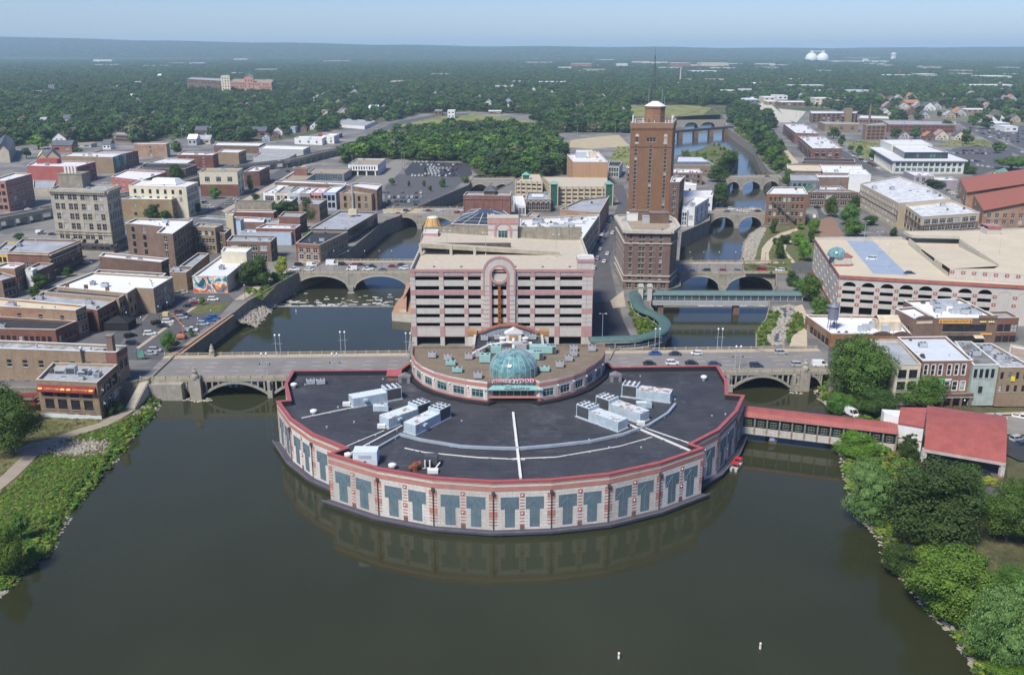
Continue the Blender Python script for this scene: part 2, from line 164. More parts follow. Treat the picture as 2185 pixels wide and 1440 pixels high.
('row_building','red brick row building with white arched window frames',[(130.6,276.3),(146.8,276.9),(149.6,302.2),(132.7,301.6)],10.5,'loft_brick','pale',{0:(0,0,0,0,'row6')},5,'row_signs',-4),
('row_building','pale green row building with black roof and four windows',[(145.9,274.4),(154.1,274.6),(156.7,298.6),(151.1,298.8)],9.8,'pale_green','black_patch',{0:(0,0,0,0,'row4')},3,'',-4),
('row_building','tan brick row building with small yellow sign',[(154.1,273.8),(164.3,273.8),(163.5,298.1),(157,298.1)],9.3,'tan_brick','grey_patch',{0:(0,0,0,0,'row3')},4,'yellow_sign',-4),
('white_building','white building with dark trimmed roof at the east edge',[(164.6,288.8),(171.4,272.3),(184.1,287.5),(171.1,299.9)],8.5,'white_paint','tan',{0:(1,5,2.6,4,'')},1)]
FAR=[('warehouse','long cream factory roof on the far plain',886.3,12231,901.7,24,200,'white_paint','white'),('warehouse','long white factory roof on the far plain beyond the mast',2178,12575,927,21.6,200,'cream','white'),('warehouse','red roofed complex of low sheds in the far woods',390.5,5370,112.5,26.5,80,'pink_brick','white'),('warehouse','white warehouse beside the red far complex',516.5,5906,109.2,8.7,120,'white_paint','white'),('warehouse','pale silo building in the far industrial strip',638.1,5537,61.4,24.6,60,'white_paint','white'),('warehouse','white warehouse behind the far silo',818.2,8421,155.4,14.5,120,'white_paint','white'),('warehouse','small far white depot near the forest edge',328.5,4475,33.1,6.6,60,'white_paint','white'),('warehouse','far white shed pair under the mast',393.2,3721,50.6,6.4,60,'white_paint','white'),('warehouse','pale low shed right below the mast',394.7,3340,28.9,5.8,60,'white_paint','white'),('warehouse','tan shed at the foot of the radio mast',487.1,2807,27.8,8.4,60,'orange_brick','white'),('warehouse','small tan building near the second clearing',357.4,2584,19.2,9.6,40,'tan_brick','white'),('warehouse','red brick industrial hall with white top in the far east',946.6,5370,105.9,29.8,100,'pink_brick','white'),('warehouse','broad tan warehouse in the far industrial belt',1174,5537,157,27.3,140,'beige','cream'),('warehouse','white warehouse in the far industrial belt',1437,6237,115.3,13.8,90,'white_paint','white'),('warehouse','bright white warehouse at the wood edge',857.2,4259,115.7,11.6,90,'white_paint','white'),('warehouse','white warehouse next to the bright one',1087,4922,121.4,12.1,90,'cream','white'),('warehouse','far dark roofed hall among industrial sheds',1052,5370,119.2,14.6,100,'brown_brick','grey'),('warehouse','grey house roof at the eastern wood',698.2,2720,37.1,8.8,30,'grey_paint','white'),('warehouse','two storey pale house in the eastern wood',549.9,2234,30.6,11.1,30,'brown_brick','grey'),('warehouse','cream motel block beside the bright road',520.1,1914,21.5,11.9,40,'cream','white'),('warehouse','low white sheds at the river road',481.9,1914,38.2,7.2,60,'slate','white'),('warehouse','pale sheds along the river road',513.7,2002,37.4,5,60,'white_paint','white'),('warehouse','long white warehouse beneath the twin domes',2683,7375,435.7,16.3,120,'white_paint','white'),('warehouse','white tower block near the twin domes',2724,7375,34.5,32.7,30,'white_paint','white'),('warehouse','brown far processing plant',3524,9600,306.9,21.2,100,'brown_brick','cream'),('warehouse','white warehouse beside the far smokestack',1484,3659,131.2,9,90,'white_paint','white'),('warehouse','white depot with pale roof behind the wood',1734,3405,96.9,12.6,100,'white_paint','white'),('warehouse','long white arched store in the east wood',1295,2561,127.1,12.1,60,'grey_paint','white'),('warehouse','white sheds at the wood edge',2016,3851,52.4,8.6,60,'white_paint','white'),('warehouse','grey long hall with white top behind the wood',1548,3542,56.9,15.8,90,'grey_paint','white'),('warehouse','red brick mill with tower in the middle distance',784.9,2524,94,12.5,50,'brown_brick','white'),('warehouse','white shed by the parked lorries',575.5,2050,40.8,8.7,40,'white_paint','white'),('warehouse','brown building with cream trim at the junction',542.1,1814,52.1,7.7,40,'brown_brick','white'),('warehouse','tan building with white side at the junction',511.9,1853,23.1,6.9,30,'tan_brick','white'),('warehouse','white arched workshop in the mid distance',615.4,1873,32.7,11.7,40,'cream','white'),('warehouse','white box building beside the arched workshop',686.3,1936,24.1,8.7,30,'white_paint','white'),('warehouse','tan building behind the arched workshop',643.4,1873,25.7,7,30,'tan_brick','white'),('warehouse','pale roofed store near the white box',727.2,2263,50.6,10.1,40,'tan_brick','white'),('warehouse','brown flat block of flats in the eastern wood',773.6,1567,37.3,9,30,'tan_brick','white'),('warehouse','orange roofed house row in the eastern wood',745.4,1759,26.3,9.7,30,'tan_brick','orange'),('warehouse','white commercial building beside the east road',676.3,1305,29.5,6.6,30,'grey_paint','white'),('warehouse','white box shop by the sales lot',663.9,1248,17.3,6.3,25,'white_paint','white'),('warehouse','low pale shed at the west bend',-310,1553,21.4,7.8,25,'orange_brick','tan'),('warehouse','small white house roof by the west trees',-245.8,1674,16.7,5,25,'white_paint','white'),('warehouse','small white block on the field edge',-96.7,1499,11.3,11.3,25,'white_paint','white'),('warehouse','red brick block beside the white field building',-122.6,1567,11.8,7.1,25,'brown_brick','grey'),('warehouse','low red roofed building beyond the field',-29,1596,22,4.4,25,'brown_brick','white'),('warehouse','pale house group in the northern trees',-28.6,2419,27,12,25,'white_paint','grey'),('warehouse','white container yard office on the field',-45,1379,15.6,3.8,10,'white_paint','white'),('warehouse','blue shed at the west trees',-287.1,1230,6.2,7.1,15,'blue_paint','grey'),('warehouse','dark brown timber framed inn in the west trees',-383.6,1162,18.5,8.8,15,'dark_brick','slate'),('warehouse','pale cottage by the warehouse lane',-357.1,1082,15.6,4.9,15,'cream','grey'),('warehouse','grey shed beside the cottage',-364.7,1066,9.7,7.3,15,'grey_paint','white'),('warehouse','slate roofed hall in the west trees',-326.5,1172,37.2,7.1,20,'brown_brick','slate'),('warehouse','pale pink house row near the church',-478.1,990.5,21.1,7.5,15,'pink_brick','slate'),('warehouse','white cottage with grey roof below the school',-444.4,1023,8.5,5.4,12,'white_paint','slate'),('warehouse','low grey hall by the west edge trees',-480,1042,20.5,3.5,15,'grey_paint','tan'),('warehouse','pale far warehouse glinting in the northwest forest',-3824,10032,61.7,12.3,40,'white_paint','white'),('warehouse','far row of white roofs in the northwest forest',-5226,11748,259.9,20.2,60,'white_paint','white'),('warehouse','far white roofs at the west horizon wood',-6180,12575,92.7,21.6,50,'white_paint','white'),('warehouse','white apartment roofs in the northern forest',-2383,8421,114,22.8,40,'white_paint','white'),('warehouse','small white tower house in the northern forest',-1258,3405,11,15.2,15,'cream','white'),('warehouse','grey house roof in the northern forest',-1105,2807,17.4,9,20,'grey_paint','grey'),('warehouse','white gable house in the northern forest',-821.8,2050,9.2,7.7,14,'white_paint','white'),('warehouse','cream house in the western trees',-651.7,1305,8.2,9.8,14,'cream','grey'),('warehouse','pale steep gable house in the western trees',-618.1,1305,9.8,13.1,14,'grey_paint','slate'),('warehouse','purple roofed house in the western trees',-1103,2205,16.5,8.2,16,'pink_brick','pink'),('warehouse','blue grey house in the western trees',-1126,2323,14.4,17.3,14,'grey_paint','slate')]
HOUSES=[(797.5,2050,20.4,'pink'),(785.4,1957,17.1,'white'),(801.2,1957,21.9,'tan'),(863.9,2050,23,'grey'),(687.8,1724,19.4,'brown'),(746.4,1690,23.2,'white'),(845.8,2234,22.2,'brown'),(816,2205,21.9,'grey'),(731.1,1539,21.2,'grey'),(687,1346,22,'white'),(755.6,1413,15.9,'tan'),(1087,2323,20.2,'white'),(1045,2151,21.4,'white'),(501.9,1124,12.8,'brown'),(520.1,1132,15.7,'cream'),(541.5,1132,12.8,'cream'),(477.6,1139,11.5,'grey'),(741.6,1724,17.2,'orange'),(954.9,2099,15.7,'tan'),(904,2524,12.5,'white'),(783.8,2323,20.2,'brown'),(773.9,1724,19.4,'grey'),(1200,2323,20.2,'white'),(1056,2002,20,'grey'),(868.6,1724,17.2,'tan'),(650.6,1486,16.8,'grey'),(663.8,1567,15.7,'brown'),(691.5,1486,16.8,'tan'),(-1192,2763,13.7,'white'),(-544.1,1187,9,'grey'),(-410.7,1690,10.6,'white'),(-385.4,2323,17.3,'grey'),(-325.1,2205,11,'tan'),(-293.7,1117,8.5,'blue'),(-289.9,1147,8.7,'brown'),(-46.9,1833,13.7,'white'),(-15.9,2323,17.3,'tan'),(235.8,3818,23.6,'white'),(89.2,3278,24.3,'grey'),(212.5,2720,16.9,'white'),(7940,-15314,-93.6,'white')]
TERR=[(-51.6,379.1),(-42,376.2),(-48.1,435.9),(-50.9,432.1),(-50.1,409),(-51.7,396.7)]
PAV=[(-68.4,249.1),(-61.5,235.7),(-53.3,225.1),(-42.8,216.3),(-46.5,212.7),(-33,204.2),(-19,199),(-4.5,196.9),(9.4,197.9),(23.4,201),(36.8,207.4),(49.2,216.2),(46.5,218.7),(55.7,228.1),(63.6,241.3),(68.7,253.7),(63.9,254.8),(66.3,266.3),(66.6,280.6),(32.8,279.1),(31,283.6),(-33.5,283.6),(-35.9,276.5),(-69.9,275.7),(-69.4,263.5),(-65.1,249.9)]
HALL=[(-32.6,284.6),(-31.9,276.3),(-30.3,270.4),(-27.2,264.2),(-23.7,260.1),(-19.4,256.5),(-15,253.9),(-10.8,252),(-7.2,250.9),(-5.1,253),(6.1,253.3),(8,251.3),(12.5,253.4),(17.1,256.5),(21.9,261.2),(25.8,267.5),(28.2,272.3),(29.7,278.4),(30.5,286.8),(10,286.6),(-12.4,281.5),(-12.7,284.6)]
GAR={'x0':-36.94,'x1':28.91,'y0':324.75,'xs':[-37.04,-35.16,-26.55,-24.83,-17.46,-15.94,-11.33,-9.73,-7.33,-2.0,.68,2.16,6.69,8.37,15.7,17.5,25.59,27.31,29.51],'rows':[(26.19,25.02),(22.68,21.38),(19.23,18.01),(15.68,14.45),(12.19,10.96),(8.77,7.6),(3.35,-.25)],'top':28.91,'pinks':[(28.91,26.19),(21.26,19.36),(14.33,12.28),(7.52,3.44)],'back':385.26}
BRIDGES=[{'n':'road_bridge','l':'wide concrete arch road bridge passing behind the casino pavilion','a':(-123.5,287.2),'b':(113.2,295.6),'w':25,'ar':[(.033,.068),(.084,.177),(.182,.275),(.281,.373),(.379,.527),(.533,.652),(.657,.738),(.743,.83),(.839,.926),(.939,.971)],'zw':-6.5,'open':1},{'n':'road_bridge','l':'stone arch bridge with queued traffic beyond the weir','a':(-110.5,439.5),'b':(-48,439.5),'w':27,'ar':[(.055,.482),(.518,.949)],'zw':-9},{'n':'road_bridge','l':'busy arch bridge beside the glass building and the theatre','a':(-86.1,604.8),'b':(-31.8,604.8),'w':26,'ar':[(.131,.429),(.486,.874)],'zw':-9},{'n':'road_bridge','l':'two arch concrete bridge behind the theatre stage tower','a':(-36.5,761.6),'b':(2.9,761.6),'w':24,'ar':[(.059,.451),(.529,.922)],'zw':-9},{'n':'road_bridge','l':'double arch bridge between the hotel and the checkered garage','a':(81.7,439),'b':(137.6,440),'w':24,'ar':[(.017,.37),(.423,.851)],'zw':-9},{'n':'road_bridge','l':'bridge with queued cars below the old brick building','a':(129.2,605.6),'b':(172.2,607.5),'w':22,'ar':[(.058,.447),(.505,.88)],'zw':-9},{'n':'road_bridge','l':'three round arch stone bridge mirrored in the channel','a':(179.1,780.2),'b':(234.2,786.1),'w':17,'ar':[(.043,.259),(.294,.589),(.625,.883)],'zw':-9,'round':1},{'n':'road_bridge','l':'pale slim arch bridge farthest up the east channel','a':(244,1430),'b':(329.1,1445),'w':14,'ar':[(.226,.477),(.519,.795)],'zw':-9,'slim':1}]
GREENWALK=[(56.2,390.8),(75.5,390.4),(99.7,390),(126.8,389.6)]
CURVEWALK=[(54,390.8),(52.9,380.5),(52.6,367.3),(54.4,360.6),(57.4,356.5),(59.6,350.2),(59.8,341.8),(57,333.7),(52.9,328.5),(47.4,324.7),(43.1,323.3),(28.5,322)]
REDWALK=[(68.4,252.6),(108.8,239.4)]
CANOPY=[(112.6,230.4,.8),(130.4,221.5,.8),(121.8,251.1,4.5),(140.7,242.9,4.5)]
WHITEBLOCK=[(110.1,242.6,3.5),(116.1,239.5,3.5),(112.5,247.6,7),(108.8,249.3,7)]
WESTLAND=[(-272.1,278.9),(-143.1,278.9),(-120.5,286.8),(-120.8,313.8),(-116,367.9),(-115.8,368.6),(-115,385.7),(-106,436.1),(-95.6,467.2),(-89.1,489.1),(-81.2,581.4),(-74.5,598.5),(-66.7,633.9),(-35,743.9),(-33.3,795.1),(-3.2,853.6),(3.3,882.3),(1.4,765.9),(-18.5,689.3),(-31.7,671.3),(-34,641.9),(-33.9,609.3),(-35.4,586.4),(-53.6,539.4),(-49.5,467.2),(-48.2,433.2),(-44.1,389.6),(-39.7,347),(-37.9,320.3),(-36.5,307),(34.3,307),(37.6,318.6),(42.2,324.2),(48.8,325.3),(57,333.4),(61.3,347),(59.7,365.8),(59.1,378.1),(62.4,397.6),(78,412.9),(82.6,439),(85.8,462.8),(101.2,542.3),(126.4,583),(136.4,631.9),(150.5,656.3),(167.5,720.6),(180.3,780.2),(201.3,853.6),(226.4,929),(239.6,1009),(238.1,1103),(206,1018),(166.3,949.9),(147.2,1018),(174,1189),(231.9,1354),(263.7,1526),(331.4,1680),(369.1,1805)]
EASTLAND=[(382.5,1805),(357.6,1654),(345,1537),(306.9,1354),(292.9,1252),(274.1,1059),(248,929),(230.8,833.2),(226.2,774.4),(216.2,738.6),(194.4,696.3),(177,639.9),(158.4,571.5),(152.9,560.4),(141.4,539.4),(131.4,513.1),(118.4,465),(132.6,451.1),(122.3,412.9),(112.6,389.6),(109.5,377.3),(103.3,358.8),(94.4,339.5),(88.9,318.6),(103.9,304.5),(108.8,297.1),(105.5,286.8),(281.4,286.8)]
WSHORE=[(-117.7,289.2),(-113.9,271.3),(-114.2,258.8),(-111.8,239.5),(-112.1,226.1),(-111.1,214.8),(-108.7,196.4),(-107.2,191.5),(-107.1,187.8),(-109,182),(-108.8,173.3),(-109,169.9),(-112.6,165),(-116.3,155.8)]
ESHORE=[(107.8,304.6),(101.9,287.2),(103.3,282.3),(103,277.5),(95.5,250.4),(93.2,238.1),(90.6,229.6),(87.4,213.7),(86.5,203.2),(87.3,194.1),(84.6,184.5),(85.8,176.3),(86.1,164.5),(87.3,160.5),(87.3,151.2),(86.7,145.5),(85.2,138.5),(85.3,131.2)]
DAM=[(-121,401.5),(-44.3,401.5),(62.1,401.5),(117.4,401.5)]
GROUND=[('car_park','asphalt',.03,[(-137.2,308),(-145.1,325.9),(-152.6,378.1),(-151.2,410.3),(-150.3,433.2),(-145.2,431.2),(-121.9,389.6),(-120.8,365.8),(-122.4,325.9),(-124.1,308)]),('road','asphalt',.05,[(-138.6,297.1),(-147.8,331.7),(-152.6,378.1),(-153.5,419.2),(-149.6,438),(-154.7,443),(-158.4,423.7),(-157.4,385.7),(-154.2,340.7),(-143.4,297.1)]),('promenade','paver',.07,[(-124.6,309.6),(-119.4,313.8),(-115,365.8),(-117.7,365.8),(-121.8,324.8)]),('lawn','lawn',.09,[(-134.3,367.2),(-135.2,384.9),(-122.2,384.9),(-122.1,368.6)]),('kerb_strip','sidewalk',.1,[(-138.6,321.9),(-137,320.3),(-134.6,378.1),(-136.2,379.6)]),('road','asphalt',.03,[(30.3,334.6),(37.7,423.7),(65,586.4),(77,662.6),(78.7,746.6),(90.1,746.6),(83,641.9),(62.8,539.4),(50.2,463.9),(46.4,389.6),(44.3,334.6)]),('road','asphalt_dark',.05,[(30.3,334.6),(34.5,385.7),(43.1,387.2),(44.7,374.4),(45.5,337.6),(44.6,329.9),(29.9,329.9)]),('pavement','sidewalk',.1,[(42.9,388),(50.8,406),(48.5,378.1),(42.9,375.9)]),('road','asphalt',.03,[(-192.2,554.2),(-194.6,641.9),(-193.6,774.4),(-198.8,889.8),(-214.4,909),(-209.3,774.4),(-207.4,662.6),(-206,578)]),('pavement','sidewalk',.08,[(-192.6,613),(-188.8,754.7),(-194.3,889.8),(-198.8,889.8),(-195.4,765.9),(-197.9,622.3)]),('road','asphalt',.03,[(-165.1,334.6),(-202.9,370.7),(-203.8,397.6),(-204.8,433.2),(-212.2,463.9),(-205,463.9),(-193.4,433.2),(-187.7,389.6)]),('car_park','asphalt',.03,[(-89.5,641.9),(-101.6,738.6),(-100,813.7),(-44.3,813.7),(-37.3,795.1),(-47.8,708.2),(-63.2,641.9),(-77.6,624.2)]),('car_park','asphalt_dark',.06,[(-91.5,804.3),(-97.2,833.2),(-97,905.1),(-41.9,897.4),(-34.8,813.7),(-37.3,795.1)]),('dry_grass','sand',.08,[(-86.1,611.1),(-89.2,630),(-77.8,626.1),(-60.5,630),(-63.5,611.1)]),('road','concrete',.04,[(-134.4,708.2),(-130.7,774.4),(-115.9,929),(-102.4,920.9),(-100,813.7),(-105.5,708.2)]),('road','asphalt',.03,[(-185.9,1189),(-177,1407),(-128.7,1593),(-74.3,1617),(-72.2,1570),(-120.4,1537),(-163.7,1354),(-176.1,1163)]),('field','field',.02,[(-172.1,1176),(-163.7,1354),(-125,1548),(-73.8,1605),(-9.5,1526),(19.8,1445),(65,1337),(55.3,1266),(-49,1354),(-92.2,1297),(-142.1,1223)]),('field','sand',.04,[(-173.2,1163),(-152.7,1305),(-141.4,1216),(-156.2,1189)]),('field','field',.02,[(-35.4,1354),(47.3,1407),(106.3,1354),(130.5,1259),(35.8,1244)]),('field','field',.02,[(97.2,929),(121,1059),(132.3,1044),(112.5,882.3)]),('gravel_lot','sand',.05,[(47.7,971.8),(50.1,1081),(85,1151),(136.8,1202),(134.2,1059),(86.5,1028),(64.2,1044)]),('field','field',.02,[(181.1,1851),(326.9,1899),(376.4,1776),(320.3,1582),(263.7,1526),(159.7,1548)]),('pavement','brickpave',.05,[(196.7,586.4),(210.4,600.3),(197.1,539.4),(190.9,525.2),(178.7,525.2)]),('park_lawn','lawn',.03,[(119.1,463.9),(139.6,532.2),(156.7,563.5),(183.2,586.4),(198.8,586.4),(177,518.4),(147.3,438),(114.1,438)]),('riprap','rubble',.06,[(118.4,465),(131.4,513.1),(141.4,539.4),(152.9,560.4),(156.3,558.8),(137.7,505.3),(124.7,463.9)]),('path','path',.08,[(128.1,463.9),(138.1,499),(148,522.5),(160.3,542.3),(175,558.8),(173.6,551.2),(159.8,533.6),(147.8,511.8),(138.5,486.7),(132.9,463.9)]),('path','path',.09,[(146.2,463.9),(149.3,492.8),(153.8,506.6),(160.9,518.4),(159.7,519.8),(152.9,509.2),(147.1,486.7),(143.9,461.7)]),('road','asphalt',.05,[(137.6,440),(147.9,440),(154.7,461.7),(144.2,462.8)]),('road','asphalt',.04,[(191.1,618.5),(212.7,641.9),(198.2,586.4),(204.9,586.4),(210.4,622.3),(220.9,662.6),(204.4,658.4)]),('pavement','concrete',.02,[(105.5,286.8),(187.9,286.8),(210.3,324.8),(116.5,320.3)]),('road','asphalt',.04,[(116.5,321.9),(107.4,294.2),(123.3,297.1),(133,323.1)]),('road','asphalt',.05,[(661.4,1464),(681.7,1407),(585.5,1126),(501.4,820.1),(458.2,746.6),(527,971.8),(593.4,1189),(667.6,1407)]),('car_park','asphalt',.04,[(484.4,1028),(532.8,1070),(541.4,1009),(489.5,909),(440,882.3),(447.5,937.3)]),('car_park','asphalt',.05,[(441.3,909),(499.5,937.3),(471.2,882.3),(425.8,826.6),(398.1,795.1),(413.2,853.6)]),('field','field',.04,[(499.6,1092),(534.7,1126),(571.4,1126),(551.6,1059),(514.4,1059),(490.4,1059)]),('field','field',.03,[(398,1115),(434.9,1109),(369.4,945.7),(353.1,937.3),(368.9,1009)]),('road','asphalt',.05,[(418.8,1407),(425.8,1407),(376.7,1126),(332,833.2),(319.4,833.2),(361.7,1115)]),('gravel_lot','bright',.05,[(465.4,1851),(533.2,1968),(418.8,1407),(397.8,1407),(442.2,1642)]),('gravel_lot','bright',.06,[(491.8,1747),(519.2,1667),(425.8,1407),(428.2,1464)]),('car_park','asphalt',.03,[(642.5,1297),(737.6,1354),(658.9,1126),(584,994.6),(564.5,1028),(611.2,1189)]),('promenade','path',.06,[(313.5,1126),(326.4,1157),(277.4,897.4),(268.4,889.8)]),('riverbank','lawn',.02,[(247.5,929),(275.1,1059),(297.1,1259),(355.7,1407),(325.7,1189),(268.4,889.8),(233.9,813.7)]),('river_park','lawn',.03,[(91,324.8),(94.2,338.9),(102.9,356.8),(108.6,371.5),(111.7,368.6),(105.1,350.2),(99.3,339.5),(95.2,324.2)]),('creek','creek',.06,[(95.8,325.9),(99,337),(105,347),(111.1,365.8),(111.8,377.3),(120.2,380.3),(112,354.8),(106.8,343.2),(101.2,325.9)]),('river_park','lawn',.04,[(106.8,343.2),(116,365.8),(121.1,368.6),(115.1,347),(106.6,333.4),(102.7,324.8)]),('path','path',.07,[(102.5,323.1),(107.3,335.8),(113.5,345.7),(116.4,347),(108.8,321.9)]),('path','path',.075,[(119.5,378.1),(125.1,381.9),(119.9,353.5),(115.1,347),(118.7,365.8)]),('garden','lawn',.05,[(50.3,386.5),(52.4,381.9),(57.7,363),(57.4,348.3),(52.6,340.1),(48.7,338.3),(48.4,353.5)]),('garden','lawn',.04,[(-109.5,389.6),(-109.5,423.7),(-105.8,433.2),(-115.3,448),(-121.7,423.7),(-121.2,401.8)]),('pavement','sidewalk',.07,[(-121.9,389.6),(-118.4,423.7),(-110.6,448),(-108.1,443),(-115.6,412.9),(-117.8,389.6)]),('garden','lawn',.04,[(-127.7,546.7),(-115.2,569.9),(-106.3,586.4),(-105,562),(-116.9,522.5)]),('yard','concrete',.03,[(-289.7,511.8),(-287.7,539.4),(-247.2,569.9),(-220.8,511.8),(-228.2,480.8),(-239.2,443),(-247.9,433.2)]),('pavement','sidewalk',.09,[(35.7,320.3),(38.3,325.9),(44.4,327),(44.8,329.9),(29.9,329.9),(29.3,321.9)]),('island_tip','lawn',.04,[(167,954.2),(205.1,1014),(235.7,1092),(236.4,999.3),(222.7,920.9),(198,846.7),(187.3,836.5),(183,889.8)]),('street','concrete',-3.9,[(126.2,264.1),(159.7,267.3),(193.1,270.5),(179.9,249.6),(146.1,251.4),(135.6,258),(125.2,261.8)]),('car_park','asphalt_dark',-3.9,[(144.4,248.6),(181,251.4),(166.3,228.4),(140.8,233),(139.1,237.8)]),('pavement','sidewalk',-3.9,[(123.2,265.7),(194.2,272.1),(192.6,269.7),(122.1,262.9)]),('driveway','asphalt',-3.9,[(115.5,231.4),(131.2,226.9),(125.8,211.4),(114.5,210.1),(108.5,219.6)])]
FOREST=[[(-827.8,971.8),(-559.1,1009),(-565.3,1092),(-524.6,1075),(-486.8,1126),(-436.1,1097),(-400,1189),(-340.8,1092),(-294.5,1103),(-266.3,1176),(-246.8,1259),(-221.8,1337),(-181.6,1445),(-153.5,1605),(-76.5,1667),(6,1605),(82.7,1548),(185.3,1505),(1434,11865),(-9803,11865)],[(-170.1,905.1),(-168.6,1009),(-144.2,1189),(-83.8,1266),(-21,1297),(54.1,1237),(50.1,971.8),(50.5,813.7),(7,783.2),(-29.7,807.4),(-49.3,909),(-97.8,912.9),(-138.2,937.3),(-157.1,882.3)],[(-54.4,1176),(41.5,1230),(127.6,1230),(154.4,1223),(189,1505),(81.6,1526),(27.3,1464),(65.8,1354),(54.7,1252)],[(1434,11865),(227,1851),(332.5,1933),(364.6,1805),(397.4,1899),(425.2,1835),(477.3,1899),(552.8,2041),(607.8,2022),(3519,11865)],[(420.1,1805),(439.8,1747),(390.8,1407),(325.7,1189),(281.5,971.8),(250.6,882.3),(245.9,889.8),(271,1018),(301.9,1189),(319,1354),(363.8,1593)]]
SUBURB=[[(3519,11865),(543.5,1805),(578.4,1747),(552,1407),(608.1,1407),(676,1464),(678.2,1407),(648.4,1289),(737.6,1354),(794.3,1126),(8152,11865)]]
CLEAR=[[(-819.6,2347),(-498,2228),(-664,2981),(-1067,3064)],[(155.5,9796),(2237,9796),(1143,4991),(275.1,4077),(91.7,4991)],[(608.9,3673),(915.6,3673),(1926,7762),(1281,7762)],[(2305,7762),(2760,6817),(3643,9010),(3184,10732)],[(1316,3445),(1266,2347),(2004,3735),(1576,4077)]]
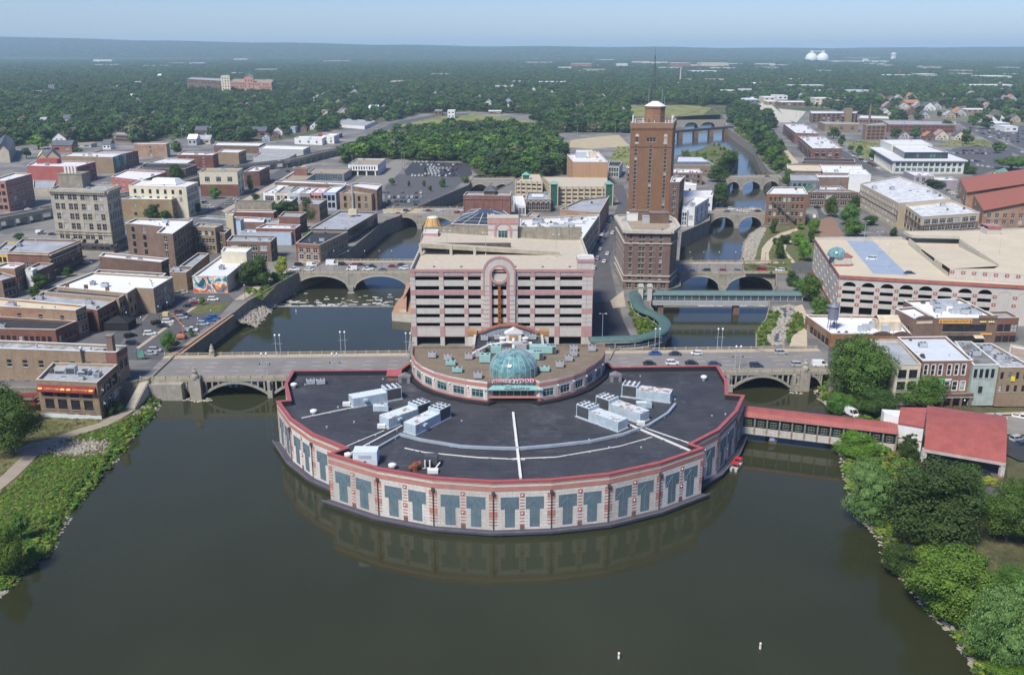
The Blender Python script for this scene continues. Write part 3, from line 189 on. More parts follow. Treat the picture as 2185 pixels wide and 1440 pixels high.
TREES=[('on the east bank beside the gangway, pale and willowy',88,203.7,-5.2,14.9,15.7,'p'),('on the east bank, the broadest and darkest',96.8,190.6,-5.2,20.8,19.7,'d'),('on the east bank below the red canopy, half hidden',111.3,203.7,-5.2,11.3,12.3,'m'),('behind the east meadow, twin trunked',114.9,189.9,-5.2,11,15.5,'m'),('at the picture edge behind the east meadow',121.6,191.9,-5.2,8.8,14.9,'m'),('round and bright green at the water edge',89.1,163.1,-5.2,16.5,14.5,'g'),('feathery pale willow at the lowest east shore',91,144.8,-5.2,14.9,18,'p'),('between the willow and the round bright tree',105.3,168.8,-5.2,9.1,5.7,'m'),('small, at the foot of the willow',90.8,140.8,-5.2,7.8,4.4,'g'),('low and bushy at the water under the broadest tree',86.5,180,-5.2,8.3,6.7,'d'),('cone shaped beside the white block',110.2,234.5,-5.2,7.6,8,'d'),('low and bright by the gangway foot',97.5,239.8,-5.2,11.7,7,'g'),('yellow tipped below the canopy post',125.2,218.3,-5.2,4.9,3,'y'),('small by the canopy corner post',131.5,214.2,-5.2,3.7,2.7,'g'),('largest, at the east end of the road bridge',115.4,284.1,-4.3,21.2,20,'m'),('beside the bridge end, low and leaning',104.5,273.1,-4.3,8.3,6.9,'m'),('spreading in front of the brick row',130.4,276.7,-4.3,15.9,10.2,'m'),('between the largest tree and the gangway',113.2,266.3,-4.3,11.9,9,'d'),('beside the curved fish channel under the garage corner',129.4,387,0,11.2,12.5,'m'),('below the garage corner, half over the walkway',127.1,364.4,0,10,8.1,'m'),('over the terrace pavilion by the bridge end',129.9,413.6,0,6.6,7.7,'d'),('under the garage west face',130,401.8,0,9.7,6.8,'m'),('in the plaza beside the brick paving',180.1,542,0,9,9.5,'g'),('in the plaza by the old brick building',155.7,542,0,5.6,10.4,'d'),('in the river park, dark and tall',153.6,510.3,0,9.3,5.5,'d'),('in the river park beside the winding path',140.8,473.2,0,7.2,9.1,'d'),('in the river park, nearest the road',150.8,466.3,0,8.5,11.7,'g'),('in the river park, bright and slender',160.5,506.4,0,7.6,7.2,'g'),('at the plaza corner below the garage wall',169.8,514.4,0,4.5,7.3,'d'),('at the river park wall',148,510.3,0,3.2,3.8,'d'),('small in front of the old brick building',176.1,555.7,0,5.7,4.1,'g'),('large dark, in front of the beige office',209.6,568.3,0,15.5,14,'m'),('bright, at the foot of the brown brick row',209.1,597.9,0,10.8,13.8,'m'),('low and wide above the garage wall',199.9,532.4,0,15.9,10.9,'m'),('between the brick row and the beige office',233.7,625.7,0,9.7,10.2,'d'),('dark and flat topped at the beige office foot',223.6,568.3,0,9.6,6.2,'d'),('in front of the church wing',307.1,572.4,0,14.8,13.3,'d'),('at the picture edge behind the garage',290.4,520.2,0,10.8,8.6,'d'),('conical by the beige office garden',224.1,532.4,0,7.6,5.8,'d'),('beside the mauve building',332.4,725.8,0,17.7,7.8,'d'),('spreading beside the mural building',-123.1,415.8,0,15,12,'d'),('rounder, between the mural building and the river wall',-118.1,415.8,0,11.8,14.4,'d'),('yellow green at the west bridge end',-111.8,435.2,0,8.1,9.5,'y'),('low at the river wall top',-112.2,423.4,0,6,4.4,'g'),('in the car park beside the boom lift',-125,318.1,0,6.8,7.6,'m'),('small by the red car',-133.1,381,0,2.7,3.8,'g'),('thin on the promenade',-122.5,335.3,0,2.4,3.8,'m'),('rounded, amid the west shops',-147.4,595,0,19.1,12.1,'d'),('darkest round one amid the west shops',-128.5,580.8,0,11.2,15.7,'d'),('conical on the west street corner',-202,711.3,0,8.3,15.9,'m'),('low and round in the small west car park',-218.2,674.9,0,10.8,9.1,'m'),('at the west street kerb',-185.3,663.5,0,7.8,5.9,'d'),('beside the cream office corner',-231.9,587.8,0,10.1,9.9,'d'),('small at the yellow annex wall',-223.1,586,0,7.5,6.6,'d'),('behind the cream office roof',-281.4,775,0,13.9,13.8,'d'),('in the west street by the cream office',-209.5,609.9,0,6.5,7.5,'d'),('in the back lot of the long brick block',-285.2,524.1,0,7.3,3.6,'d'),('along the main street under the orange brick shops',-216,408.5,0,9.8,7.5,'d'),('street tree by the corner shop awning',-212.6,396.3,0,6.5,4.6,'d'),('street tree outside the cornice block',-214.8,433.2,0,5.7,5,'d'),('beside the awning restaurant stairs',-125.2,271.6,-5.2,4.1,3.9,'d'),('behind the restaurant stair corner',-126.6,268.6,-5.2,3.3,3.1,'d'),('on the west lawn, tallest at the picture edge',-141.5,238.7,-5.2,14,21,'m'),('on the west lawn, lower limb over the path',-154.3,258,-5.2,11.8,12.9,'m'),('on the lower west bank, leafy and leaning',-111.9,179.3,-5.8,7.7,11.6,'g'),('on the lower west bank over the slab',-115.1,191.7,-5.8,4.6,7.4,'m'),('small bush by the concrete slab',-108.4,183.4,-6,2.7,4.6,'g'),('conical, alone in the west lot',-358.8,997.9,0,21.5,14.6,'d'),('wide and olive, behind the plain brick block',-443.8,1117,0,36.6,29.7,'o'),('bright beside the church tower',-518.4,1022,0,25.9,16.3,'g'),('dark beside the church door',-486.3,931.5,0,13,11.2,'d'),('tall by the low school',-490.2,1117,0,26.8,17.8,'d'),('on the west shop roof edge',-459.6,986.2,0,10,6.6,'m'),('dark at the round island tip by the channel',190.7,825.5,0,23.6,20.4,'d'),('bright green beside the round arch bridge',198,838.9,0,17.1,18.9,'g'),('tall on the bank by the round arch bridge',145.1,644.3,0,15.9,16.8,'d'),('on the bank above the white curled building',170.9,764.5,0,18.8,14,'d'),('at the east end of the round arch bridge',218.7,732,0,12,15,'m'),('hedge like above the grey terrace building',252.5,812.6,0,29,6.1,'m'),('on the east bank slope',241.5,838.9,0,15.4,13.5,'m'),('on the upper east bank slope',249.1,889,0,18.1,17.1,'m'),('small behind the office on pillars',-120.8,816.3,0,7.4,7.2,'d'),('round at the car park corner',-55.6,734.7,0,6.3,7.3,'d'),('conical in the car park, middle row',-82.6,738.8,0,4.1,4.9,'d'),('small in the car park, middle row',-70.4,738.8,0,3.5,4.9,'d'),('between the two car park rows',-63.2,711.3,0,3.9,4.7,'d'),('at the car park ramp',-96.8,742.8,0,5.2,6.8,'m'),('spreading at the bridge by the car park',-39,759.6,0,9.5,5.6,'g'),('thin in the back row of the far car park',-76.5,819.6,0,3.8,6.1,'d'),('beside the civic building lot',360.2,966.5,0,10.4,11,'d'),('small by the lofts lawn',362.5,997,0,8.1,7.1,'d'),('at the civic building corner',351.8,910.6,0,7.4,10.4,'d'),('dark between lofts and civic lawn',372.9,1057,0,11.4,13.5,'d'),('large by the tan warehouse',394.2,1148,0,16.9,14.6,'d'),('large and lone on the civic lawn',523.6,1078,0,17.4,18.3,'d'),('at the factory corner',580.7,1256,0,18.5,15.9,'d'),('before the red factory',494.3,1148,0,18.5,16.2,'d'),('before the gridded corner block',470.4,1148,0,15.4,14.6,'d'),('at the kerb of the wide road',511.3,984.5,0,11.9,12.6,'d'),('second at the kerb of the wide road',527.5,1003,0,8.1,10,'m'),('broad beside the green roofed house',453.4,842.2,0,37.6,13.2,'m'),('behind the green roofed house',403.3,815.8,0,14.4,7,'d'),('at the civic building east wall',408.1,833.2,0,6.8,10.7,'d')]
CARS=[('at the north kerb of the casino bridge',51.4,313.9,.05,180,'sedan','blue'),('behind the blue one on the casino bridge',58.5,313.3,.05,180,'sedan','navy'),('by the north rail of the casino bridge',66.4,313.9,.05,180,'hatch','white'),('alone on the casino bridge near its east end',97.1,314.6,.05,0,'suv','silver'),('on the casino bridge, nearest the pavilion corner',55.9,303.1,.05,0,'suv','white'),('on the casino bridge half behind the pavilion',62.7,303.4,.05,0,'sedan','black'),('on the casino bridge by the pavilion roof corner',70.5,302.2,.05,0,'sedan','navy'),('on the casino bridge beside the twin lamps',84.6,300.5,.05,0,'suv','navy'),('on the casino bridge beside the stone pier',99.2,301.4,.05,0,'suv','silver'),('on the casino bridge next to the large tree',106.8,301.4,.05,0,'van','white'),('on the casino bridge, farthest along the pavilion',48,302.9,.05,0,'sedan','black'),('first in the bridge queue by the yellow green tree',-108.1,456.1,.05,0,'suv','black'),('second in the bridge queue',-101.4,455,.05,0,'van','white'),('with painted side in the bridge queue',-91.4,457.2,.05,0,'truck','white'),('behind the painted truck',-86.2,457.2,.05,0,'suv','black'),('in the bridge queue, the red one',-79.8,456.1,.05,0,'sedan','red'),('by the red one in the bridge queue',-77.1,456.5,.05,0,'sedan','black'),('pickup in the bridge queue',-71,452.1,.05,0,'pickup','black'),('near lane pickup at the bridge start',-108.2,445.7,.05,180,'pickup','white'),('near lane behind the pickup',-101.1,445.3,.05,180,'sedan','white'),('boxy in the near lane',-79.7,446.3,.05,180,'van','white'),('near lane pickup at mid bridge',-71.7,446.3,.05,180,'pickup','white'),('near lane, grey at mid bridge',-64.5,445.3,.05,180,'sedan','grey'),('red near the garage end of the bridge',-60.3,452.8,.05,0,'sedan','red'),('white wagon at the garage end of the bridge',-53.9,448.5,.05,180,'suv','white'),('navy at the garage end of the bridge',-56,456.1,.05,0,'sedan','navy'),('first on the bridge by the hotel',88.8,442.2,.05,180,'sedan','grey'),('second on the bridge by the hotel',95.7,442.7,.05,180,'suv','black'),('third on the bridge by the hotel',104,443.4,.05,180,'sedan','red'),('fourth on the bridge by the hotel',111.4,443.4,.05,180,'sedan','grey'),('dark red one by the garage end of that bridge',123.1,444.1,.05,180,'van','red'),('white at the garage end of the hotel bridge',132.7,444.1,.05,180,'suv','white'),('alone on the garage roof deck',160.3,401.5,15.3,180,'suv','white'),('black at the garage deck edge',166,373.8,15.3,0,'sedan','navy'),('first on the theatre bridge',-71.4,619.2,.05,0,'suv','navy'),('white on the theatre bridge near lane',-59.6,609.6,.05,0,'sedan','white'),('red on the theatre bridge',-56.6,620.4,.05,0,'sedan','red'),('white on the theatre bridge far lane',-49.7,621.2,.05,0,'sedan','white'),('pale in the near lane by the theatre',-45,611.1,.05,0,'sedan','silver'),('dark red beside the theatre wall',-36.3,612.6,.05,0,'pickup','red'),('white beside the theatre wall',-34.8,621.2,.05,0,'suv','white'),('grey at the west end of the theatre bridge',-75.8,608.8,.05,0,'sedan','grey'),('white at the west end of the theatre bridge',-82.4,609.6,.05,0,'sedan','white'),('white, on the old brick building bridge',150.4,627.2,.05,0,'suv','white'),('dark, on the old brick building bridge',159,630,.05,0,'sedan','grey'),('white, far lane of the old brick bridge',165.3,628,.05,0,'sedan','white'),('near lane leader of the old brick bridge',145.1,617.3,.05,180,'sedan','grey'),('near lane white wagon of the old brick bridge',154.7,620.3,.05,180,'suv','white'),('near lane white saloon of the old brick bridge',158.3,616.5,.05,180,'sedan','white'),('black at the end of the old brick bridge',166.1,618.4,.05,180,'sedan','black'),('black by the brown brick row',210.9,631.9,.05,0,'suv','black'),('white delivery van on the brick plaza',196.7,594.7,.05,80,'van','white'),('on the round arch bridge, silver',205.7,802.8,.05,0,'sedan','silver'),('on the round arch bridge, dark',219.6,794.8,.05,0,'sedan','grey'),('on the round arch bridge, black',220.9,805.9,.05,0,'sedan','black'),('white in the middle of the car park',-139.4,337.8,.05,10,'suv','white'),('black by the lamp in the car park road',-145.8,335.1,.05,50,'suv','black'),('black at the car park corner',-141.2,325.7,.05,5,'suv','black'),('silver by the car park exit',-130.2,313.8,.05,0,'sedan','silver'),('silver wagon behind it at the exit',-129.8,317.4,.05,0,'suv','silver'),('black under the boom lift',-125.3,325.4,.05,80,'hatch','black'),('white pickup next to the boom lift',-125.2,342.6,.05,0,'pickup','white'),('silver beside the promenade',-123.2,351.1,.05,0,'suv','silver'),('blue beside the promenade',-122.6,356.3,.05,0,'pickup','blue'),('blue at the promenade end',-121.6,360,.05,0,'suv','blue'),('black near the lift bucket',-138.1,348,.05,5,'sedan','black'),('black at the road side of the car park',-142.1,352.6,.05,50,'suv','black'),('white in the row by the lawn',-138.2,354.1,.05,5,'suv','white'),('grey in the row by the lawn',-136.8,356.7,.05,5,'suv','grey'),('silver in the row by the lawn',-134.8,360,.05,5,'suv','silver'),('black in the row by the lawn corner',-134.8,363.9,.05,5,'sedan','black'),('dark red in the lawn row',-137.9,367.8,.05,5,'suv','brown'),('black beside the lawn kerb',-138,378.3,.05,5,'sedan','black'),('red beside the lawn kerb',-136.7,382.5,.05,5,'sedan','red'),('silver behind the red one',-138.3,386.8,.05,5,'sedan','silver'),('white below the mural',-130.7,388.5,.05,0,'suv','white'),('silver in the alley by the mural',-148.2,401.1,.05,0,'sedan','silver'),('grey wagon in the alley by the mural',-149.3,397.5,.05,0,'suv','grey'),('black on the road by the brick corner',-146.9,376.6,.05,60,'suv','black'),('blue parked under the awning wall',-156.4,372.4,.05,20,'sedan','blue'),('white van on the viaduct side lot',-281.1,541.5,.05,0,'van','white'),('dark beside the white van lot',-272.2,537,.05,0,'sedan','black'),('white on the railway road',-330.6,625.2,.05,15,'sedan','white'),('silver on the railway road',-330,598.4,.05,15,'sedan','silver'),('white at the stone tower street corner',-217.9,461.6,.05,0,'sedan','white'),('white on the red building street',-332.5,755.3,.05,30,'sedan','white'),('blue white in the small cream office lot',-224.1,667.7,.05,0,'sedan','silver'),('dark in the small cream office lot',-214.4,643.7,.05,0,'sedan','navy'),('green on the west street',-199.6,718.7,.05,30,'sedan','grey'),('on the west street by the red brick shop',-198.6,742.9,.05,30,'sedan','black'),('silver near the porte cochere road',151.3,264.7,-4.3,-30,'sedan','silver'),('white truck by the road edge',158.2,264.7,-4.3,-30,'pickup','white'),('silver in the lot by the canopy',148,247.8,-4.3,20,'suv','silver'),('navy in the lot by the canopy',147.4,244.2,-4.3,20,'sedan','navy'),('black and shiny under the red canopy',127,223.7,-4.3,-85,'suv','black'),('white in the park behind the gangway',106.5,268,-4.3,-70,'van','white'),('farthest in the row parked along the hotel street',65.6,598,.05,72,'sedan','silver'),('second farthest in the row parked along the hotel street',63.4,586.6,.05,72,'suv','white'),('third farthest in the row parked along the hotel street',61.2,575.5,.05,72,'sedan','grey'),('fourth in the row parked along the hotel street',59.1,564.9,.05,72,'suv','white'),('middle in the row parked along the hotel street',57.1,554.6,.05,72,'sedan','silver'),('sixth in the row parked along the hotel street',55.2,544.7,.05,72,'suv','blue'),('seventh in the row parked along the hotel street',53.3,535.1,.05,72,'sedan','white'),('eighth in the row parked along the hotel street',51.5,525.8,.05,72,'suv','grey'),('nearest in the row parked along the hotel street',49.7,516.8,.05,72,'sedan','black')]
LOTS=[('front row of the riverside car park',(-87.9,647.3),(-68.1,645.7),7,90,.6),('red car row of the riverside car park',(-88.8,660.2),(-67.8,658.6),8,90,1),('third row of the riverside car park',(-90.6,678.7),(-67.1,678.7),8,90,.9),('kerb row of the riverside car park',(-98.3,703.8),(-65.8,700.1),10,90,.45),('back row of the tree lined dealer lot',(-93.6,900.1),(-76,900.1),6,90,1),('second row of the tree lined dealer lot',(-85.9,878),(-48.9,878),12,90,.7),('third row of the tree lined dealer lot',(-79.1,863.5),(-48.1,863.5),10,90,.4),('fourth row of the tree lined dealer lot',(-75.4,851.6),(-50.8,851.6),9,90,.9),('fifth row of the tree lined dealer lot',(-76.8,836.9),(-50.6,836.9),9,90,.9),('sixth row of the tree lined dealer lot',(-74.3,823.6),(-49.9,823.6),9,90,.9),('seventh row of the tree lined dealer lot',(-75.8,811.8),(-48.5,811.8),10,90,.9),('front row of the tree lined dealer lot',(-89.2,800.2),(-45.3,798.8),16,90,.8),('back row of the civic lot',(475.6,1001),(515.4,1009),9,90,.8),('front row of the civic lot',(464.5,980),(499,975.5),12,90,1),('kerb row of the lower civic lot',(447.5,911.4),(458.8,904.9),5,90,1),('lower civic lot',(436.2,879.9),(443.5,856.1),5,90,.8),('first row of the used car yard',(634.5,1260),(682.3,1254),9,90,.9),('second row of the used car yard',(621.3,1221),(659.9,1212),8,90,.9),('third row of the used car yard',(609,1184),(639,1172),7,90,.9),('fourth row of the used car yard',(597.3,1149),(619.3,1135),6,90,.9),('fifth row of the used car yard',(586.2,1116),(600.8,1100),5,90,.9),('wide road traffic',(634.8,1298),(541.9,989.1),8,-38,.8),('near line along the civic street',(355.6,990.7),(337.2,851.3),9,-50,.8),('far line along the civic street',(355,966.5),(337.2,851.3),9,-50,.8),('kerb row of the cream office street',(-199.7,586.4),(-201.3,689.3),6,33,.8),('west yard by the viaduct',(-271.3,486.7),(-279.3,539.4),6,20,.7),('main street kerb row',(-193.9,389.6),(-200.8,448),7,48,.8),('alley row behind the theatre',(47.8,463.9),(60,539.4),5,75,.9),('kerb row of the west bridge street',(-199.5,774.4),(-200.6,909),6,35,.7),('shop street row',(-104.1,511.8),(-96.8,539.4),4,30,.9),('hotel street west row',(41.1,448),(55,539.4),5,75,.8),('plaza lot behind the purple building',(343.8,738.9),(330.5,677.8),8,0,.8),('garden lot beside the small cream office',(-224.2,663.5),(-208.5,633.6),4,0,1)]
LAMPS=[('twin','on the north rail west of the pavilion',-83.5,311.6,0,8),('twin','on the south rail beside the pavilion corner',-82.9,290.8,0,8),('twin','on the north rail near the garage',-61,315.4,0,8),('twin','behind the pavilion roof edge',-59.9,293.7,0,7),('twin','on the south rail east of the pavilion',77.5,298.5,0,8),('twin','on the north rail over the east channel',75.8,319.2,0,8),('twin','on the north rail near the curved walkway',53,319.2,0,8),('twin','at the hall west corner',-37.2,313.8,0,8),('single','first on the far rail of the queued bridge',-100,466.4,0,5.5),('single','second on the far rail of the queued bridge',-92.1,466.4,0,5.5),('single','third on the far rail of the queued bridge',-84.7,466.4,0,5.5),('single','fourth on the far rail of the queued bridge',-76.1,466.4,0,5.5),('single','fifth on the far rail of the queued bridge',-68.6,466.4,0,5.5),('single','sixth on the far rail of the queued bridge',-62.2,466.4,0,5.5),('single','first on the near rail of the queued bridge',-94.7,442.4,0,5.5),('single','second on the near rail of the queued bridge',-87.7,442.4,0,5.5),('single','third on the near rail of the queued bridge',-80.5,442.4,0,5.5),('single','fourth on the near rail of the queued bridge',-72.5,442.4,0,5.5),('single','fifth on the near rail of the queued bridge',-64.1,442.4,0,5.5),('single','first on the far rail of the hotel bridge',91.5,463.4,0,5.5),('single','second on the far rail of the hotel bridge',98.5,463.4,0,5.5),('single','third on the far rail of the hotel bridge',106.5,463.4,0,5.5),('single','fourth on the far rail of the hotel bridge',115,463.4,0,5.5),('single','fifth on the far rail of the hotel bridge',130.4,463.4,0,5.5),('single','first on the near rail of the hotel bridge',83.8,440.6,0,5),('single','second on the near rail of the hotel bridge',90.9,440.6,0,5),('single','third on the near rail of the hotel bridge',96.9,440.6,0,5),('single','fourth on the near rail of the hotel bridge',104.8,440.6,0,5),('single','fifth on the near rail of the hotel bridge',113.2,440.6,0,5),('single','sixth on the near rail of the hotel bridge',121.1,440.6,0,5),('single','seventh on the near rail of the hotel bridge',133.1,440.6,0,5),('single','by the white car in the mural car park',-143.7,341.4,0,6),('single','by the black tent in the mural car park',-152.1,348.4,0,6),('single','by the road bend in the mural car park',-142.7,357.2,0,6),('single','near the brick corner in the mural car park',-141.3,363.3,0,6),('single','on the upper promenade in the mural car park',-119.6,351.3,0,6),('single','on the middle promenade in the mural car park',-121.1,340,0,6),('single','on the lower promenade in the mural car park',-122.9,329.4,0,6),('single','at the river wall path in the mural car park',-117.8,392.2,0,6),('deck','beside the glass dome on the checkered garage deck',169.9,437.2,15.3,11),('deck','by the white car on the checkered garage deck',166,409.4,15.3,11),('deck','at the blue strip on the checkered garage deck',160,382.4,15.3,11),('deck','by the far ramp on the checkered garage deck',217.7,422.2,15.3,11),('deck','by the near ramp on the checkered garage deck',213.3,394.9,15.3,11),('deck','first on the pink garage roof',-25.8,359.2,27.5,9),('deck','second on the pink garage roof',-10.3,355.2,27.5,9),('deck','third on the pink garage roof',17.1,351.3,27.5,9),('deck','beside the curved green walkway',33.9,329.2,0,11),('single','by the porte cochere road',142.2,269.4,-4.3,4),('single','first on the theatre bridge',-78.7,606.1,0,5.5),('single','second on the theatre bridge',-57.4,633.6,0,5.5),('single','third on the theatre bridge',-41.1,606.1,0,5.5),('single','fourth on the theatre bridge',-36.2,606.1,0,5.5)]
POLES=[(-213.6,986.2,16),(-143.4,997.9,16),(-82.6,958.1,12),(-103.3,952.6,10),(-28.4,931.5,24),(-100.2,846.5,16),(-99,855.2,16),(13.7,986.2,14),(62,1117,18),(80.7,1155,16),(99.4,1179,14),(145,1368,16),(133.5,1212,16),(143.6,1248,16),(61.3,1010,12),(-406.4,1153,16),(-413.7,976.7,18),(-148.3,862.5,12),(446.6,1461,12),(455.4,1512,12)]
PT={'rail_a':(211.9,1235,2),'rail_b':(309.8,1312,2),'mural_a':(-140.1,392.2,9.7),'statueW1':(-105,287.2,0),'statueW2':(-107.2,311,0),'statueE':(99.7,295.2,0),'liftbase':(-125.2,332.6,0),'boat':(62.9,234.6,-6.5),'buoy1':(20.5,149.8,-6.5),'buoy2':(48.4,152.8,-6.5),'buoy3':(-95.8,392.4,-6.5),'tent':(-154.7,347,0),'stairtop':(-121.9,286.6,0),'stairbot':(-122.6,274.6,-5),'silo':(-43.3,494.3,8),'digA':(2756,8839,0),'digB':(2859,8839,0),'wt1':(-17888,79949,0),'wt2':(-2036,24756,0),'wt3':(-1266,20742,0),'wt4':(1479,14635,0),'wt5':(4457,28725,0),'wt6':(3220,19394,0),'wt7':(3694,9300,0),'stack':(1467,3614,0),'mast':(529.3,2999,0),'dish':(-135,273.9,7),'sign_lot':(-131.4,308.3,0),'slab':(-109.3,190.3,-6.2),'rubA':(-126.7,244.4,-5),'walkup':(55,406,0)}
VIADUCT=[(-314.7,528.6),(-312.2,555.9),(-303.9,575),(-297.6,595.5),(-274.4,629.9),(-250.6,739.1),(-246.4,807.7),(-212.5,855.1),(-203.4,863.8),(-185.2,940.9),(-168.2,981.5),(-154.2,1013)]
WPATH=[(-122.6,273.6),(-124.1,266.2),(-125.5,261.1),(-131.6,255.3),(-135.3,249.7),(-136.6,238.2),(-135.5,224.9),(-136.3,214.4)]
WPATH2=[(-134.3,248.7),(-138.1,246.5),(-139.5,242.3),(-139.2,239.2)]
AHU=[((-46.8,249.2),(-33.6,256.3),'west wing, farthest from the arc pipe',0,1),((-35.1,233.6),(-24.6,244.3),'west pair, partly hidden',1,1),((-27.6,228.8),(-18.9,241.4),'west pair, rust streaked',1,1),((33.4,258.4),(47,253.2),'east wing behind the others',2,-1),((25.6,248.7),(36.9,237.2),'east pair, rusty top',2,-1),((19.6,242.3),(30.2,231.4),'east pair with ladder',1,-1)]
PIPES=[(.45,'w',[(.31,242.8),(2.1,200.9)]),(.5,'b',[(-30.1,227.3),(-23.9,223.6),(-13.1,219.4),(-5.2,218.5),(1.9,218.2),(10.7,220),(20.7,222.7),(29.9,227.3),(37.7,233.7),(44.2,242.2),(47.6,249.4)]),(.4,'b',[(-35.4,218.1),(-29.9,227.5)]),(.3,'w',[(-42.2,214.2),(-30.1,233.6)]),(.2,'w',[(-43.5,219.7),(-34.7,230.5)]),(.15,'w',[(-27.9,219.3),(-22.4,216.6),(-8.6,213.5),(3.3,212.3)]),(.15,'w',[(-1.5,212.6),(11.4,213.8),(28.3,220.5),(37.4,226.3)]),(.3,'w',[(31.3,235.9),(46,217.3)]),(.15,'w',[(35.4,233.6),(46.6,222.5)]),(.2,'w',[(-59.1,239.5),(-49.8,245.2),(-41,250.2)])]
BITS=[(-62.5,267.8,'u'),(-59.4,267.8,'u'),(-66.9,264.4,'c'),(-56.4,242.8,'c'),(-41.6,213.5,'c'),(-29.6,207.2,'c'),(60.2,271.2,'c'),(-48.2,249.7,'w'),(-35.8,233.2,'w'),(-36.6,211.2,'B'),(-20.1,209,'K'),(-23.8,206.5,'R'),(38.2,248.2,'S'),(-37.6,245.7,'S'),(-37,271.8,'red'),(-33.5,269.5,'shed'),(32.4,270.6,'shed'),(35.6,235.4,'w')]
HVAC2=[(-25.2,275.2,'g'),(-20.1,272.7,'g'),(-18.9,267.9,'t'),(-16.5,261.4,'t'),(-10.1,256.1,'g'),(-8.4,270.8,'T'),(-13.6,273.7,'g'),(-10.6,275.7,'g'),(-7,285,'g'),(-5.1,279.8,'T'),(-1.9,278.7,'g'),(2.7,282.9,'G'),(9.8,279.8,'X'),(5.5,273.7,'X'),(9.8,262.3,'t'),(14.6,266,'g'),(17.7,271.8,'g'),(19.5,276.7,'g'),(19.9,281.8,'g'),(25.8,281.8,'g'),(-9.2,293.1,'g'),(-4.7,294.2,'g'),(-3.1,290.4,'c'),(4.4,290.4,'c'),(3.8,294.8,'g'),(6.9,294.2,'g')]
EG={'ramp':[(193.9,438.6,15.6),(214.6,435.8,15.6),(201.1,371.4,19.4),(178.8,366,19.4)],'raised':[(178.6,365.6),(223.8,349.4),(280.8,450),(220.6,447.6),(210.1,425),(201.3,370.9),(197,366.6)],'over':[(192.5,446.3),(192.4,436.4),(214.1,433.5),(220.6,447.6)],'blue':[(163.7,443.2),(176.5,442.6),(164.2,370.7),(150.9,374.3)],'wall1':[(190.1,433.8),(182.9,389.5),(179.7,368.8)],'lift':[(229.2,437.9),(235.8,437.9)],'tower':(142.6,389.4)}
GX={'arch':[-10.53,1.28,-7.33,-1.92],'az':[33.69,27.91,30.51,25.18],'back':[-10.05,2.37,37.14],'drain':[-5.91]}
# ---- materials
MATS={}
def newmat(name):
 m=bpy.data.materials.new(name);m.use_nodes=True;nt=m.node_tree
 return m,nt,nt.nodes['Principled BSDF']
def N(nt,t,**kw):
 n=nt.nodes.new(t)
 for k,v in kw.items():
  if k.startswith('i_'):n.inputs[int(k[2:])if k[2:].isdigit()else k[2:].replace('_',' ')].default_value=v
  else:setattr(n,k,v)
 return n
def c4(c):return(c[0],c[1],c[2],1)
def mixn(nt,fac,a,b,mode='MIX'):
 n=nt.nodes.new('ShaderNodeMix');n.data_type='RGBA';n.blend_type=mode
 for s,v in((0,fac),(6,a),(7,b)):
  if isinstance(v,(int,float)):n.inputs[s].default_value=v
  elif isinstance(v,tuple):n.inputs[s].default_value=c4(v)
  else:nt.links.new(v,n.inputs[s])
 return n.outputs[2]
def ramp(nt,x,lo,hi,a=0.,b=1.):
 n=nt.nodes.new('ShaderNodeMapRange');nt.links.new(x,n.inputs[0])
 for i,v in((1,lo),(2,hi),(3,a),(4,b)):n.inputs[i].default_value=v
 return n.outputs[0]
def pos(nt,sx=1,sy=1,sz=1):
 g=nt.nodes.new('ShaderNodeNewGeometry');m=nt.nodes.new('ShaderNodeVectorMath');m.operation='MULTIPLY'
 m.inputs[1].default_value=(sx,sy,sz);nt.links.new(g.outputs['Position'],m.inputs[0]);return m.outputs[0]
def noise(nt,v,scale,detail=3,rough=.6):
 n=N(nt,'ShaderNodeTexNoise');n.inputs['Scale'].default_value=scale;n.inputs['Detail'].default_value=detail;n.inputs['Roughness'].default_value=rough
 nt.links.new(v,n.inputs['Vector']);return n.outputs[0]
def bump(nt,b,h,s=.3,d=.1):
 n=nt.nodes.new('ShaderNodeBump');n.inputs['Strength'].default_value=s;n.inputs['Distance'].default_value=d
 nt.links.new(h,n.inputs['Height']);nt.links.new(n.outputs[0],b.inputs['Normal'])
def pnt(name,col,rough=.7,metal=0.,var=.25,scale=.4,streak=0.,c2=None,bumpd=0.,fine=.15,rnd_obj=.0):
 """mottled surface: two-scale noise in value, optional rain streaks"""
 if name in MATS:return MATS[name]
 m,nt,b=newmat(name);p=pos(nt)
 n1=noise(nt,p,scale,4,.65);n2=noise(nt,p,scale*14,2,.7)
 c=mixn(nt,ramp(nt,n1,.32,.68),tuple(x*(1-var)for x in col),tuple(c2)if c2 else tuple(min(1,x*(1+var*.55))for x in col))
 c=mixn(nt,ramp(nt,n2,.3,.7,0,fine*2),c,tuple(x*.45 for x in col))
 if streak:
  s=noise(nt,pos(nt,1.3,1.3,.06),1.6,3,.7)
  c=mixn(nt,ramp(nt,s,.5,.75,0,streak),c,tuple(x*.35 for x in col))
 if rnd_obj:
  oi=nt.nodes.new('ShaderNodeObjectInfo');c=mixn(nt,ramp(nt,oi.outputs['Random'],0,1,0,rnd_obj),c,tuple(x*.5 for x in col))
 nt.links.new(c,b.inputs['Base Color']);b.inputs['Roughness'].default_value=rough;b.inputs['Metallic'].default_value=metal
 if bumpd:bump(nt,b,n2,.5,bumpd)
 MATS[name]=m;return m
